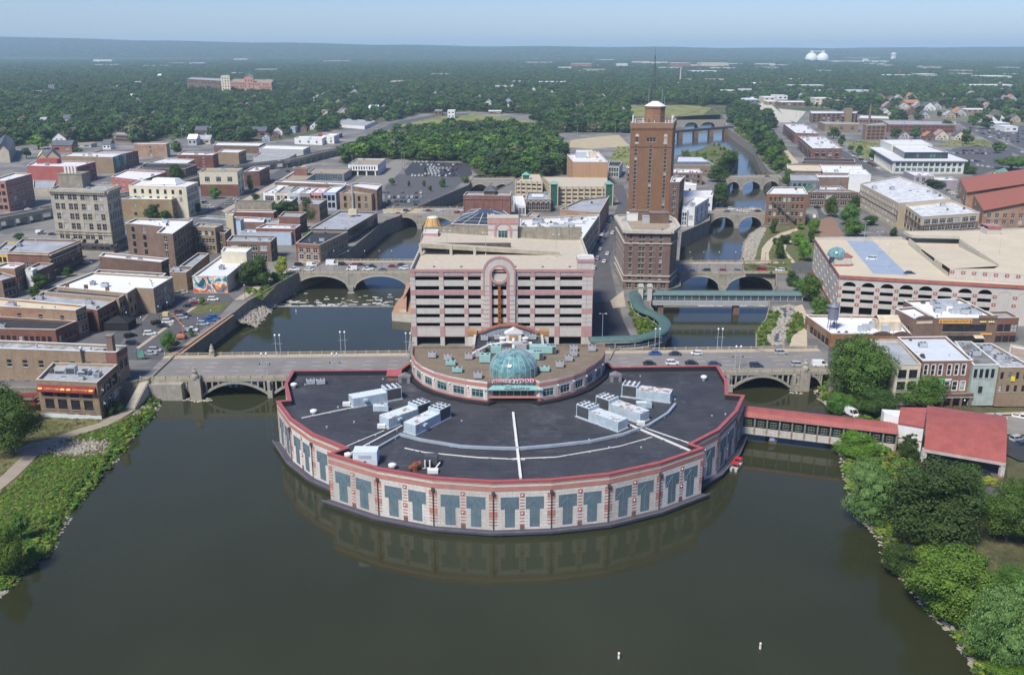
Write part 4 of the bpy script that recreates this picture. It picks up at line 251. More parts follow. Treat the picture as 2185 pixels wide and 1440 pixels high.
def brick(name,col,c2=None,var=.3,patch=None,bw=.5,rh=.17,ms=.012):
 """courses of brick with mortar, weather patches and rain streaks"""
 if name in MATS:return MATS[name]
 m,nt,b=newmat(name);g=nt.nodes.new('ShaderNodeNewGeometry')
 cr=nt.nodes.new('ShaderNodeVectorMath');cr.operation='CROSS_PRODUCT';cr.inputs[1].default_value=(0,0,1);nt.links.new(g.outputs['Normal'],cr.inputs[0])
 dt=nt.nodes.new('ShaderNodeVectorMath');dt.operation='DOT_PRODUCT';nt.links.new(g.outputs['Position'],dt.inputs[0]);nt.links.new(cr.outputs[0],dt.inputs[1])
 sp=nt.nodes.new('ShaderNodeSeparateXYZ');nt.links.new(g.outputs['Position'],sp.inputs[0])
 cb=nt.nodes.new('ShaderNodeCombineXYZ');nt.links.new(dt.outputs['Value'],cb.inputs[0]);nt.links.new(sp.outputs[2],cb.inputs[1])
 bt=nt.nodes.new('ShaderNodeTexBrick');nt.links.new(cb.outputs[0],bt.inputs[0]);bt.inputs['Scale'].default_value=1
 bt.inputs['Brick Width'].default_value=bw;bt.inputs['Row Height'].default_value=rh;bt.inputs['Mortar Size'].default_value=ms
 c2=c2 or tuple(x*.62 for x in col)
 bt.inputs['Color1'].default_value=c4(col);bt.inputs['Color2'].default_value=c4(c2);bt.inputs['Mortar'].default_value=c4(tuple(.4*x+.16 for x in col)if bw<.6 else tuple(x*.5 for x in col))
 p=g.outputs['Position'];n1=noise(nt,p,.18,5,.7)
 c=mixn(nt,ramp(nt,n1,.38,.66,0,.75),bt.outputs[0],tuple(x*(1-var*1.5)for x in col))
 if patch:
  n3=noise(nt,pos(nt,.5,.5,.9),.23,3,.6);c=mixn(nt,ramp(nt,n3,.5,.56,0,.85),c,patch)
 n2=noise(nt,pos(nt,.9,.9,.05),1.2,3,.7);c=mixn(nt,ramp(nt,n2,.52,.8,0,.55),c,tuple(x*.4 for x in col))
 oi=nt.nodes.new('ShaderNodeObjectInfo');hs=nt.nodes.new('ShaderNodeHueSaturation');nt.links.new(c,hs.inputs['Color'])
 nt.links.new(ramp(nt,oi.outputs['Random'],0,1,.8,1.2),hs.inputs['Value']);nt.links.new(ramp(nt,oi.outputs['Random'],0,1,1.1,.85),hs.inputs['Saturation'])
 nt.links.new(hs.outputs[0],b.inputs['Base Color']);b.inputs['Roughness'].default_value=.85
 bump(nt,b,bt.outputs[1],.3,-.02)
 MATS[name]=m;return m
def glass(name,col,rough=.08,blind_share=.3,light=(.45,.47,.45)):
 """window pane: dark room behind glossy glass; some panes have blinds (random per window)"""
 if name in MATS:return MATS[name]
 m,nt,b=newmat(name);oi=nt.nodes.new('ShaderNodeObjectInfo')
 c=mixn(nt,ramp(nt,oi.outputs['Random'],1-blind_share,1-blind_share+.02),col,light)
 c=mixn(nt,ramp(nt,noise(nt,pos(nt),.6,2),.35,.7,0,.6),c,tuple(x*2.2+.01 for x in col))
 nt.links.new(c,b.inputs['Base Color']);b.inputs['Roughness'].default_value=rough;b.inputs['Specular IOR Level'].default_value=.6
 MATS[name]=m;return m
red_brick=brick('red_brick',(.235,.085,.055));tan_brick=brick('tan_brick',(.36,.26,.165),var=.25)
brown_brick=brick('brown_brick',(.21,.125,.085));orange_brick=brick('orange_brick',(.38,.19,.10),var=.3,patch=(.30,.22,.15))
orange_brick2=brick('orange_brick_clean',(.48,.26,.125),var=.1);dark_brick=brick('dark_brick',(.125,.06,.05));loft_brick=brick('loft_brick',(.25,.105,.07))
yellow_brick=brick('yellow_brick',(.42,.34,.18),patch=(.3,.2,.14));pink_brick=brick('pink_brick',(.42,.19,.135),var=.15)
leland=brick('tower_brick',(.30,.155,.08),(.18,.09,.048),var=.2);hotel_brick=brick('hotel_brick',(.165,.088,.068),var=.2);old_brick=brick('old_brick',(.23,.16,.115),patch=(.28,.12,.075))
red_paint=brick('red_paint',(.33,.055,.04),(.27,.045,.033),var=.15)
W=dict(red_brick=red_brick,tan_brick=tan_brick,brown_brick=brown_brick,orange_brick=orange_brick,orange_brick2=orange_brick2,dark_brick=dark_brick,loft_brick=loft_brick,yellow_brick=yellow_brick,pink_brick=pink_brick,
leland=leland,hotel_brick=hotel_brick,old_brick=old_brick,red_paint=red_paint,
stone=pnt('grey_stone',(.40,.36,.29),.85,streak=.35,scale=.3),cream=pnt('cream_render',(.60,.55,.42),.8,var=.12,streak=.2),cream_stone=pnt('cream_stone',(.46,.41,.31),.8,streak=.3),
white_paint=pnt('white_paint',(.72,.73,.73),.6,var=.1,streak=.12),grey_paint=pnt('grey_paint',(.42,.43,.44),.6,var=.12,streak=.2),mauve_paint=pnt('mauve_paint',(.33,.29,.33),.7,var=.12,streak=.2),
pink_paint=pnt('pink_paint',(.62,.27,.24),.7,var=.1),blue_paint=pnt('blue_paint',(.42,.52,.64),.7,var=.12,streak=.15),beige=pnt('beige_concrete',(.52,.45,.33),.8,var=.1,streak=.2),slate=pnt('slate_render',(.17,.19,.23),.7),
stained=pnt('stained_concrete',(.30,.27,.21),.9,var=.3,streak=.9),yellow_paint=pnt('yellow_paint',(.62,.42,.13),.7,streak=.2),pale_green=pnt('pale_green_paint',(.38,.45,.41),.7,streak=.2),
dark_glass=pnt('dark_cladding',(.035,.045,.065),.25,var=.3),grey_metal=pnt('grey_metal',(.24,.27,.31),.4,metal=.3,var=.1),civic=pnt('civic_stone',(.62,.63,.58),.6,var=.06),beige_brick=pnt('beige_render',(.57,.48,.34),.8,var=.08,streak=.1),
east_garage=pnt('garage_concrete',(.50,.47,.43),.8,var=.08,streak=.25),orange_tile=pnt('orange_tile',(.62,.36,.12),.7,scale=2.5,var=.4),tan=pnt('tan_render',(.42,.35,.25),.8))
W['tan_red']=tan_brick;W['cream_red']=W['cream']
RF=dict(white=pnt('white_membrane',(.78,.79,.80),.55,var=.07,scale=.12,fine=.08,streak=0,rnd_obj=.3),grey=pnt('grey_membrane',(.36,.38,.41),.7,var=.3,scale=.15),black=pnt('black_tar_roof',(.035,.035,.042),.75,var=.35,scale=.3),
cream=pnt('cream_membrane',(.62,.55,.38),.7,var=.15,scale=.2),tan=pnt('gravel_roof',(.36,.30,.22),.9,var=.2,scale=.3,fine=.3),grey_patch=pnt('patched_roof',(.14,.15,.18),.6,c2=(.62,.64,.68),var=.4,scale=.35),beige=W['beige'],
slate=pnt('slate_roof',(.10,.11,.13),.7,var=.3),red_tile=pnt('red_clay_tiles',(.36,.12,.075),.75,var=.15,fine=.3),solar=pnt('dark_metal_roof',(.045,.05,.065),.35,var=.4,scale=.5),green=pnt('copper_green',(.16,.36,.28),.6,var=.15),
pale=pnt('pale_blue_membrane',(.60,.65,.70),.5,var=.1,scale=.25),black_patch=pnt('worn_tar_roof',(.05,.045,.045),.8,c2=(.3,.3,.3),scale=.2),white_patch=pnt('grey_white_membrane',(.52,.54,.56),.6,c2=(.82,.83,.84),scale=.25,var=.2),concrete_roof=pnt('deck_concrete',(.50,.45,.36),.85,var=.12,streak=0),deck=pnt('deck_coating',(.54,.475,.36),.8,var=.08,scale=.1,fine=.1),
orange=pnt('orange_shingle',(.42,.20,.10),.8),pink=pnt('pink_shingle',(.36,.24,.26),.8),brown=pnt('brown_shingle',(.16,.11,.09),.8))
twh=pnt('white_trim',(.70,.70,.68),.6,var=.08);tst=pnt('stone_trim',(.50,.46,.39),.8,var=.15,streak=.2);trim_dark=pnt('dark_frame',(.03,.03,.035),.5);tcr=pnt('cream_trim',(.60,.52,.38),.7)
metal=pnt('galvanised_metal',(.48,.52,.56),.45,metal=.2,var=.2,scale=1.2);mdk=pnt('dark_metal',(.07,.075,.08),.5);concrete=pnt('bridge_concrete',(.34,.32,.27),.85,var=.25,scale=.35,streak=.55);clt=pnt('pale_concrete',(.48,.45,.38),.85,var=.15,scale=.3,streak=.3)
G_dark=glass('window_glass',(.012,.014,.018),blind_share=.14);G_green=glass('green_glass',(.01,.045,.045),blind_share=.0);G_curtain=glass('curtain_wall_glass',(.03,.06,.07),blind_share=.15,light=(.12,.2,.2));G_black=pnt('deep_interior',(.02,.018,.017),.9)
G_blue=glass('blue_glass',(.03,.05,.09),blind_share=.2)
red_cap=pnt('red_metal_cap',(.36,.095,.095),.5,var=.15,scale=.5);salmon=pnt('salmon_stone',(.44,.205,.165),.8,var=.15,streak=.15);wbr=brick('white_masonry',(.60,.57,.52),(.51,.485,.44),var=.12,bw=1.6,rh=.8,ms=.035)
teal_p=pnt('slate_blue_panel',(.105,.155,.185),.6,var=.2,scale=.5,streak=.12);pkb=pnt('pink_concrete',(.45,.26,.25),.8,var=.12,streak=.3);pgr=pnt('grey_pink_concrete',(.52,.49,.45),.8,var=.08,streak=.25)
# ---- mesh helpers
class MB:
 def __init__(s):s.v=[];s.f=[];s.m=[]
 def poly(s,pts,m=0):
  i=len(s.v);s.v+=[tuple(p)for p in pts];s.f.append(tuple(range(i,i+len(pts))));s.m.append(m)
 def box(s,x0,y0,z0,x1,y1,z1,m=0,top=None):
  t=m if top is None else top
  a,b,c,d=(x0,y0),(x1,y0),(x1,y1),(x0,y1);s.prism([a,b,c,d],z0,z1,m,t)
 def prism(s,P,z0,z1,m=0,top=None,bot=True):
  n=len(P);i=len(s.v);s.v+=[(p[0],p[1],z0)for p in P]+[(p[0],p[1],z1)for p in P]
  for k in range(n):s.f.append((i+k,i+(k+1)%n,i+n+(k+1)%n,i+n+k));s.m.append(m)
  s.f.append(tuple(i+n+k for k in range(n)));s.m.append(m if top is None else top)
  if bot:s.f.append(tuple(i+n-1-k for k in range(n)));s.m.append(m)
 def obox(s,A,B,w0,w1,z0,z1,m=0,top=None):
  """box along A-B; w0..w1 offsets outward (to the right of A-B)"""
  dx,dy=B[0]-A[0],B[1]-A[1];L=math.hypot(dx,dy)or 1;nx,ny=dy/L,-dx/L
  s.prism([(A[0]+nx*w1,A[1]+ny*w1),(B[0]+nx*w1,B[1]+ny*w1),(B[0]+nx*w0,B[1]+ny*w0),(A[0]+nx*w0,A[1]+ny*w0)],z0,z1,m,top)
 def bar(s,a,b,r,m=0,n=4):
  a=Vector(a);b=Vector(b);d=(b-a).normalized();u=d.cross(Vector((0,0,1)))
  if u.length<1e-3:u=Vector((1,0,0))
  u.normalize();w=d.cross(u);i=len(s.v)
  for p in(a,b):
   for k in range(n):t=2*math.pi*(k+.5)/n;s.v.append(tuple(p+(u*math.cos(t)+w*math.sin(t))*r))
  for k in range(n):s.f.append((i+k,i+n+k,i+n+(k+1)%n,i+(k+1)%n));s.m.append(m)
  s.f.append(tuple(i+k for k in range(n)));s.m.append(m);s.f.append(tuple(i+2*n-1-k for k in range(n)));s.m.append(m)
 def lathe(s,c,prof,n=16,m=0):
  i=len(s.v)
  for r,z in prof:
   for k in range(n):t=2*math.pi*k/n;s.v.append((c[0]+r*math.cos(t),c[1]+r*math.sin(t),z))
  for j in range(len(prof)-1):
   for k in range(n):s.f.append((i+j*n+k,i+j*n+(k+1)%n,i+(j+1)*n+(k+1)%n,i+(j+1)*n+k));s.m.append(m)
  s.f.append(tuple(i+(len(prof)-1)*n+k for k in range(n)));s.m.append(m)
 def mesh(s,name,mats,off=(0,0,0),smooth=False):
  me=bpy.data.meshes.new(name)
  me.from_pydata([(v[0]-off[0],v[1]-off[1],v[2]-off[2])for v in s.v],[],s.f)
  for m in mats:me.materials.append(m)
  me.polygons.foreach_set('material_index',s.m)
  if smooth:me.polygons.foreach_set('use_smooth',[True]*len(s.f))
  me.update();return me
 def mk(s,name,mats,parent=None,smooth=False,**tags):
  off=wloc(parent)if parent else(0,0,0)
  o=bpy.data.objects.new(name,s.mesh(name,mats if isinstance(mats,(list,tuple))else[mats],off,smooth));COL.objects.link(o)
  if parent:o.parent=parent
  for k,v in tags.items():o[k]=v
  return o
def wloc(o):
 x,y,z=o.location
 while o.parent:o=o.parent;x+=o.location[0];y+=o.location[1];z+=o.location[2]
 return(x,y,z)
def thing(name,label,cat,loc=(0,0,0),group=None,rotz=0):
 o=bpy.data.objects.new(name,None);COL.objects.link(o);o.location=loc;o.rotation_euler=(0,0,rotz);o.empty_display_size=.5
 o['label']=label;o['category']=cat
 if group:o['group']=group
 return o
def tag(o,label,cat,group=None):
 o['label']=label;o['category']=cat
 if group:o['group']=group
 return o
def inst(name,me,parent,loc,rot=0,scale=None):
 o=bpy.data.objects.new(name,me);COL.objects.link(o)
 if parent:o.parent=parent;w=wloc(parent);loc=(loc[0]-w[0],loc[1]-w[1],loc[2]-w[2])
 o.location=loc;o.rotation_euler=(0,0,rot)
 if scale:o.scale=scale
 return o
def inset(P,d):
 n=len(P);out=[]
 for i in range(n):
  a,b,c=Vector(P[i-1]),Vector(P[i]),Vector(P[(i+1)%n]);u=(b-a).normalized();v=(c-b).normalized()
  n1=Vector((-u.y,u.x));n2=Vector((-v.y,v.x));m=n1+n2;q=max(m.dot(n1),.25)
  out.append(tuple(b+m*(d/q)))
 return out
def lerp(A,B,t):return(A[0]+(B[0]-A[0])*t,A[1]+(B[1]-A[1])*t)
def facade(mb,A,B,z0,z1,ops,m=0,mr=0,dep=.35,band=None):
 """wall face with real holes and reveals; ops in metres along A-B: (x0,x1,za,zb)"""
 dx,dy=B[0]-A[0],B[1]-A[1];L=math.hypot(dx,dy);ux,uy=dx/L,dy/L;nx,ny=uy,-ux
 def q(x,z,d=0):return(A[0]+ux*x-nx*d,A[1]+uy*x-ny*d,z)
 zs=sorted({z0,z1}|{o[2]for o in ops}|{o[3]for o in ops}|set(band[:2]if band else()));m_=m
 for a,b in zip(zs,zs[1:]):
  if b-a<1e-4:continue
  m=band[2]if band and a>=band[0]-.01 and b<=band[1]+.01 else m_
  hs=sorted((o[0],o[1])for o in ops if o[2]<b-1e-4 and o[3]>a+1e-4);x=0
  for h0,h1 in hs:
   if h0>x:mb.poly([q(x,a),q(h0,a),q(h0,b),q(x,b)],m)
   x=max(x,h1)
  if x<L-1e-4:mb.poly([q(x,a),q(L,a),q(L,b),q(x,b)],m)
 for x0,x1,a,b in ops:
  mb.poly([q(x0,a),q(x0,a,dep),q(x0,b,dep),q(x0,b)],mr);mb.poly([q(x1,b),q(x1,b,dep),q(x1,a,dep),q(x1,a)],mr)
  mb.poly([q(x0,b),q(x0,b,dep),q(x1,b,dep),q(x1,b)],mr);mb.poly([q(x1,a),q(x1,a,dep),q(x0,a,dep),q(x0,a)],mr)
 return lambda x,z,d=0:q(x,z,d)
WM={}
def win_mesh(w,h,style=''):
 """window: sill, frame ring, sashes and glass; local x along the wall, -y outward"""
 w=round(w,1);h=round(h,1);k=(w,h,style)
 if k in WM:return WM[k]
 mb=MB();fr=.08 if w<3 else.12
 fm={'curtain':trim_dark,'civic':metal,'brownwin':RF['brown'],'green':metal,'black':trim_dark,'dist':trim_dark,'r':twh,'l':twh,'row6':twh}.get(style,tst if style in('tower','hotel','leland')else tcr if style=='m' else twh if(int(w*10)+int(h*10))%2 else trim_dark)
 gl={'curtain':G_curtain,'civic':G_curtain,'brownwin':pnt('brown_window',(.10,.035,.03),.4,var=.4,scale=.8),'green':G_green,'tower':G_dark}.get(style,G_dark)
 y0,y1=.12,.24
 for x0,z0,x1,z1 in((-w/2,0,w/2,fr),(-w/2,h-fr,w/2,h),(-w/2,fr,-w/2+fr,h-fr),(w/2-fr,fr,w/2,h-fr)):mb.box(x0,y0,z0,x1,y1,z1,0)
 if w<3.2 and h>1.3:mb.box(-w/2+fr,y0+.02,h*.5-.05,w/2-fr,y1-.02,h*.5+.05,0)
 if w>=1.9:
  k2=max(1,int(w/1.5)-0)
  for i in range(1,k2+1 if w>=3 else 2):
   x=-w/2+w*i/((k2+1)if w>=3 else 2);mb.box(x-.05,y0+.02,fr,x+.05,y1-.02,h-fr,0)
 if w>=3.2 and h>2.2:mb.box(-w/2+fr,y0+.02,h*.68-.05,w/2-fr,y1-.02,h*.68+.05,0)
 mb.poly([(-w/2,.2,0),(w/2,.2,0),(w/2,.2,h),(-w/2,.2,h)],1)
 if style not in('curtain','civic','brownwin'):
  mb.box(-w/2-.12,-.14,-.16,w/2+.12,.12,0,2)
  if style in('l','r','row6'):mb.box(-w/2-.12,-.08,h,w/2+.12,.1,h+.28,2)
  if style=='row6':mb.box(-w/2-.2,-.08,0,-w/2,.1,h,2);mb.box(w/2,-.08,0,w/2+.2,.1,h,2)
 me=mb.mesh('window',[fm,gl,twh if style in('l','r','row6')else tst]);WM[k]=me;return me
def put_windows(th,A,B,ops,style=''):
 a=math.atan2(B[1]-A[1],B[0]-A[0]);ux,uy=math.cos(a),math.sin(a)
 for x0,x1,za,zb in ops:
  x=(x0+x1)/2;inst('window',win_mesh(x1-x0,zb-za,style),th,(A[0]+ux*x,A[1]+uy*x,za),a)
def grid_ops(L,z0,z1,spec):
 r,c,w,h,st=spec;ops=[];w*=1.22;h*=1.15
 if r*c==0:return ops
 zb,zt=z0+(.9 if z1-z0>5 else.4),z1-1.0
 if st=='u' or st=='top':zb=z0+(z1-z0)*.5
 fh=(zt-zb)/r;h=min(h,fh*.72);mg=min(1.6,L*.06);cw=(L-2*mg)/c;w=min(w,cw*.82)
 for i in range(r):
  for j in range(c):
   if st=='m' and(i*7+j*3)%11==4:continue
   hh=h;ww=w
   if i==0 and r>1 and st=='s':hh=min(fh*.8,3);ww=cw*.85
   x=mg+cw*(j+.5);za=zb+fh*i+(fh-hh)*.4
   if st in('tower',):x+=(-.18 if j%2 else.18)*cw*.6 if c>6 and 0<j<c-1 else 0
   ops.append((round(x-ww/2,2),round(x+ww/2,2),round(za,2),round(za+hh,2)))
 return ops
 # roof clutter meshes
def mk_hvac():
 mb=MB();mb.box(-1.1,-.8,.15,1.1,.8,1.35,0);mb.box(-1.0,-.7,0,-.7,.7,.15,1);mb.box(.7,-.7,0,1,.7,.15,1)
 mb.lathe((-.45,0),[(.38,1.352),(.38,1.5)],12,1);mb.lathe((.5,0),[(.38,1.352),(.38,1.5)],12,1)
 for k in range(6):mb.box(-1.12,-.6+k*.2,.3,-1.1,-.5+k*.2,1.2,1)
 return mb.mesh('hvac_unit',[metal,mdk])
def mk_vent():
 mb=MB();mb.lathe((0,0),[(.16,0),(.16,.7),(.3,.75),(.3,.95),(.05,1.05)],8,0);return mb.mesh('roof_vent',[metal])
def mk_dark():
 mb=MB();mb.box(-.5,-.5,0,.5,.5,.5,0);mb.lathe((0,0),[(.42,.5),(.5,.8),(.2,1.0)],10,0);return mb.mesh('exhaust_fan',[mdk])
def mk_sky():
 mb=MB();mb.box(-.9,-.6,0,.9,.6,.25,0);mb.poly([(-.8,-.5,.25),(.8,-.5,.25),(.8,0,.5),(-.8,0,.5)],1);mb.poly([(-.8,0,.5),(.8,0,.5),(.8,.5,.25),(-.8,.5,.25)],1);return mb.mesh('skylight',[twh,G_blue])
CL=dict(hvac_unit=mk_hvac(),roof_vent=mk_vent(),exhaust_fan=mk_dark(),skylight=mk_sky())
def inside(P,x,y):
 r=False;n=len(P)
 for i in range(n):
  x1,y1=P[i][:2];x2,y2=P[i-1][:2]
  if(y1>y)!=(y2>y)and x<(x2-x1)*(y-y1)/(y2-y1)+x1:r=not r
 return r
def clutter(th,P,z,n,kinds=('hvac_unit','roof_vent','exhaust_fan','roof_vent','hvac_unit','skylight')):
 Q=inset(P,1.6);xs=[p[0]for p in Q];ys=[p[1]for p in Q];k=0;t=0
 while k<n and t<n*30:
  t+=1;x=rnd.uniform(min(xs),max(xs));y=rnd.uniform(min(ys),max(ys))
  if not inside(Q,x,y):continue
  nm=rnd.choice(kinds);s=rnd.uniform(.75,1.5);inst(nm,CL[nm],th,(x,y,z),rnd.choice((0,1.57,.2)),(s,s,s));k+=1
def flat_roof(th,P,z,rm,tm,ph=.8,cap=True):
 mb=MB();I=inset(P,.35);mb.poly([(x,y,z-ph)for x,y in I],0)
 n=len(P)
 for i in range(n):
  a,b=I[i],I[(i+1)%n];mb.poly([(b[0],b[1],z-ph),(a[0],a[1],z-ph),(a[0],a[1],z),(b[0],b[1],z)],1)
 mb.mk('roof',[rm,tm],th)
 mb=MB();O=inset(P,-.12);I2=inset(P,.45)
 for i in range(n):
  j=(i+1)%n;a,b,c,d=O[i],O[j],I2[j],I2[i]
  mb.poly([(*a,z+.14),(*b,z+.14),(*c,z+.14),(*d,z+.14)],0);mb.poly([(*a,z-.08),(*b,z-.08),(*b,z+.14),(*a,z+.14)],0);mb.poly([(*c,z),(*d,z),(*d,z+.14),(*c,z+.14)],0);mb.poly([(*b,z-.08),(*a,z-.08),(*d,z-.08),(*c,z-.08)],0)
 mb.mk('parapet',[tst if rm in(RF['tan'],RF['black'],RF['grey'])else twh],th)
def gable(th,P,z,rm,wallm,rise=None):
 """ridge along the longer pair of sides"""
 A,B,C,D=P[:4];la=math.dist(A,B);lb=math.dist(B,C)
 if la<lb:A,B,C,D=B,C,D,A;la,lb=lb,la
 rise=rise or min(lb*.42,6.5);m1=lerp(B,C,.5);m0=lerp(A,D,.5)
 O=[lerp(A,B,-.02),lerp(A,B,1.02)];O2=[lerp(D,C,-.02),lerp(D,C,1.02)];M=[lerp(m0,m1,-.02),lerp(m0,m1,1.02)]
 mb=MB()
 mb.poly([(*O[0],z-.2),(*O[1],z-.2),(*M[1],z+rise),(*M[0],z+rise)],0);mb.poly([(*O2[1],z-.2),(*O2[0],z-.2),(*M[0],z+rise),(*M[1],z+rise)],0)
 mb.poly([(*O[0],z-.35),(*M[0],z+rise-.15),(*M[1],z+rise-.15),(*O[1],z-.35)],0);mb.poly([(*O2[0],z-.35),(*O2[1],z-.35),(*M[1],z+rise-.15),(*M[0],z+rise-.15)],0)
 mb.mk('roof',[rm],th)
 mb=MB();mb.poly([(*B,z),(*C,z),(*m1,z+rise-.1)],0);mb.poly([(*D,z),(*A,z),(*m0,z+rise-.1)],0);mb.mk('gable_wall',[wallm],th)
 # ---- ground, water, haze
def gsheet(name,pts,z,m,**t):
 mb=MB();P=[(x,y,z)for x,y in pts]
 ar=sum(P[i][0]*P[(i+1)%len(P)][1]-P[(i+1)%len(P)][0]*P[i][1]for i in range(len(P)))
 if ar<0:P=P[::-1]
 mb.poly(P,0);o=mb.mk(name,[m],kind='structure');return o
ground_m,nt,b=newmat('town_ground');p=pos(nt)
c=mixn(nt,ramp(nt,noise(nt,p,.03,4),.42,.58),(.11,.11,.115),(.20,.19,.17));c=mixn(nt,ramp(nt,noise(nt,p,.02,3),.55,.62),c,(.25,.24,.21));c=mixn(nt,ramp(nt,noise(nt,p,1.2,3),.4,.7,0,.35),c,(.1,.1,.1))
nt.links.new(c,b.inputs['Base Color']);b.inputs['Roughness'].default_value=.9
forest_floor=pnt('woodland_floor',(.035,.055,.016),.95,var=.4,scale=.012,c2=(.13,.14,.05));lawn=pnt('grass',(.085,.115,.03),.95,var=.25,scale=.25,c2=(.16,.15,.055),fine=.2)
GM=dict(asphalt=pnt('asphalt',(.095,.095,.10),.85,var=.2,scale=.15,fine=.2),asphalt_dark=pnt('new_asphalt',(.04,.042,.05),.8,var=.2,scale=.2),paver=pnt('orange_pavers',(.40,.24,.15),.85,var=.15,scale=.8),lawn=lawn,sidewalk=pnt('sidewalk',(.42,.36,.27),.85,var=.15,scale=.4),
sand=pnt('sandy_ground',(.44,.37,.23),.9,var=.2,scale=.1),concrete=pnt('road_concrete',(.24,.225,.20),.85,var=.15,scale=.2),field=pnt('dry_meadow',(.15,.19,.045),.95,c2=(.30,.28,.09),scale=.03,fine=.2),bright=pnt('bright_gravel',(.52,.49,.42),.9,var=.15,scale=.1),
brickpave=pnt('brick_paving',(.27,.17,.12),.85,var=.12,scale=.6,fine=.25),path=pnt('pale_path',(.50,.42,.31),.85,var=.12,scale=.4),creek=pnt('creek_water',(.03,.032,.02),.12,var=.5,scale=.6,c2=(.12,.12,.10)),rubble=pnt('rubble_stone',(.40,.34,.26),.9,var=.5,scale=1.2,fine=.4))
def land(name,pts,far,m,z=0.,zb=-12.):
 P=list(pts)+far;ar=sum(P[i][0]*P[(i+1)%len(P)][1]-P[(i+1)%len(P)][0]*P[i][1]for i in range(len(P)))
 n=len(pts);mb=MB()
 for i in range(n-1):
  a,b2=pts[i],pts[i+1]
  if ar<0:a,b2=b2,a
  mb.poly([(*a,zb),(*b2,zb),(*b2,z),(*a,z)],1)
  mb.obox(a,b2,-.45,.12,z,z+.55,1)
 if ar<0:P=P[::-1]
 mb.poly([(x,y,z)for x,y in P],0)
 return mb.mk(name,[m,pnt('river_wall',(.27,.245,.20),.9,var=.25,scale=.3,streak=.8)],kind='structure')
land('west_ground',WESTLAND,[(WESTLAND[-1][0],2100),(-1700,2100),(-1700,WESTLAND[0][1])],ground_m)
land('east_ground',EASTLAND,[(1700,EASTLAND[-1][1]),(1700,2100),(EASTLAND[0][0],2100)],ground_m)
mb=MB();mb.poly([(-30000,1500,-.6),(30000,1500,-.6),(30000,42000,-.6),(-30000,42000,-.6)][::1],0)
mb.v[0]=(-3000,2090,-.6);mb.v[1]=(3000,2090,-.6);mb.mk('far_plain',[forest_floor],kind='structure')
mb=MB();mb.poly([(-30000,-4000,-12.5),(30000,-4000,-12.5),(30000,2200,-12.5),(-30000,2200,-12.5)],0);mb.mk('river_bed',[pnt('mud',(.05,.045,.03),.95)],kind='structure')
for sx in(-1,1):
 mb=MB();mb.poly([(sx*1690,200,-.3),(sx*30000,200,-.3),(sx*30000,2150,-.3),(sx*1690,2150,-.3)][::sx],0);mb.mk('outer_ground',[forest_floor],kind='structure')
 # water
wm,nt,b=newmat('river_water');p=pos(nt,1,.75,1)
cc=mixn(nt,ramp(nt,noise(nt,p,.012,3),.3,.7),(.025,.028,.013),(.037,.041,.021));nt.links.new(cc,b.inputs['Base Color'])
b.inputs['Roughness'].default_value=.025;b.inputs['IOR'].default_value=1.33
n1=noise(nt,p,1.6,3,.6);n2=noise(nt,p,.3,2,.5);mm=N(nt,'ShaderNodeMath',operation='MULTIPLY_ADD');mm.inputs[1].default_value=1.5;nt.links.new(n2,mm.inputs[0]);nt.links.new(n1,mm.inputs[2])
wp=ramp(nt,noise(nt,pos(nt,.4,1,1),.03,4,.6),.35,.7,.03,.22);bump(nt,b,mm.outputs[0],.10,.12);nt.links.new(wp,[n_ for n_ in nt.nodes if n_.type=='BUMP'][0].inputs['Strength'])
wr,nt,b=newmat('riffled_water');p=pos(nt,.8,1,1);nn=noise(nt,p,.5,5,.7)
cc=mixn(nt,ramp(nt,nn,.62,.74,0,.6),(.035,.036,.022),(.4,.41,.39));nt.links.new(cc,b.inputs['Base Color']);b.inputs['Roughness'].default_value=.12;b.inputs['IOR'].default_value=1.33;bump(nt,b,nn,.5,.4)
wl,nt,b=newmat('lower_river_water');p=pos(nt,.8,1,1);nn=noise(nt,p,.7,4,.65);nt.links.new(mixn(nt,ramp(nt,noise(nt,p,.03,3),.3,.7),(.03,.034,.026),(.045,.046,.036)),b.inputs['Base Color']);b.inputs['Roughness'].default_value=.1;b.inputs['IOR'].default_value=1.33;bump(nt,b,nn,.14,.12)
DY=DAM[0][1];DX=402
mb=MB();mb.poly([(-900,-400,-6.5),(900,-400,-6.5),(900,DX,-6.5),(-900,DX,-6.5)],0);mb.mk('river',[wm],kind='structure')
mb=MB();mb.poly([(-900,DX+.6,-9),(900,DX+.6,-9),(900,2150,-9),(-900,2150,-9)],0);mb.mk('lower_river',[wl],kind='structure')
mb=MB();mb.box(-140,DX-.3,-12,150,DX+.7,-6.42,0);o=mb.mk('weir',[concrete]);tag(o,'low straight concrete weir crossing the river behind the garage','weir')
for k,(x0,x1)in enumerate(((-118,-38),(48,125))):
 mb=MB();mb.poly([(x0,DX+.9,-8.9),(x1,DX+.9,-8.9),(x1,452,-8.9),(x0,452,-8.9)],0);mb.mk('rapids',[wr],kind='structure')
 mb=MB()
 for i in range(150):
  x=rnd.uniform(x0,x1);y=DX+1.5+abs(rnd.gauss(0,9))+(8 if rnd.random()<.5 else 0);w=rnd.uniform(.4,2.2);d=rnd.uniform(.15,.5);mb.box(x-w,y-d,-8.92,x+w,y+d,-8.92+rnd.uniform(.06,.25),0)
 mb.mk('foam',[pnt('foam',(.62,.62,.58),.6,var=.3,scale=2)],kind='stuff')
for nm,mt,z,pts in GROUND:gsheet(nm,pts,z,GM[mt])
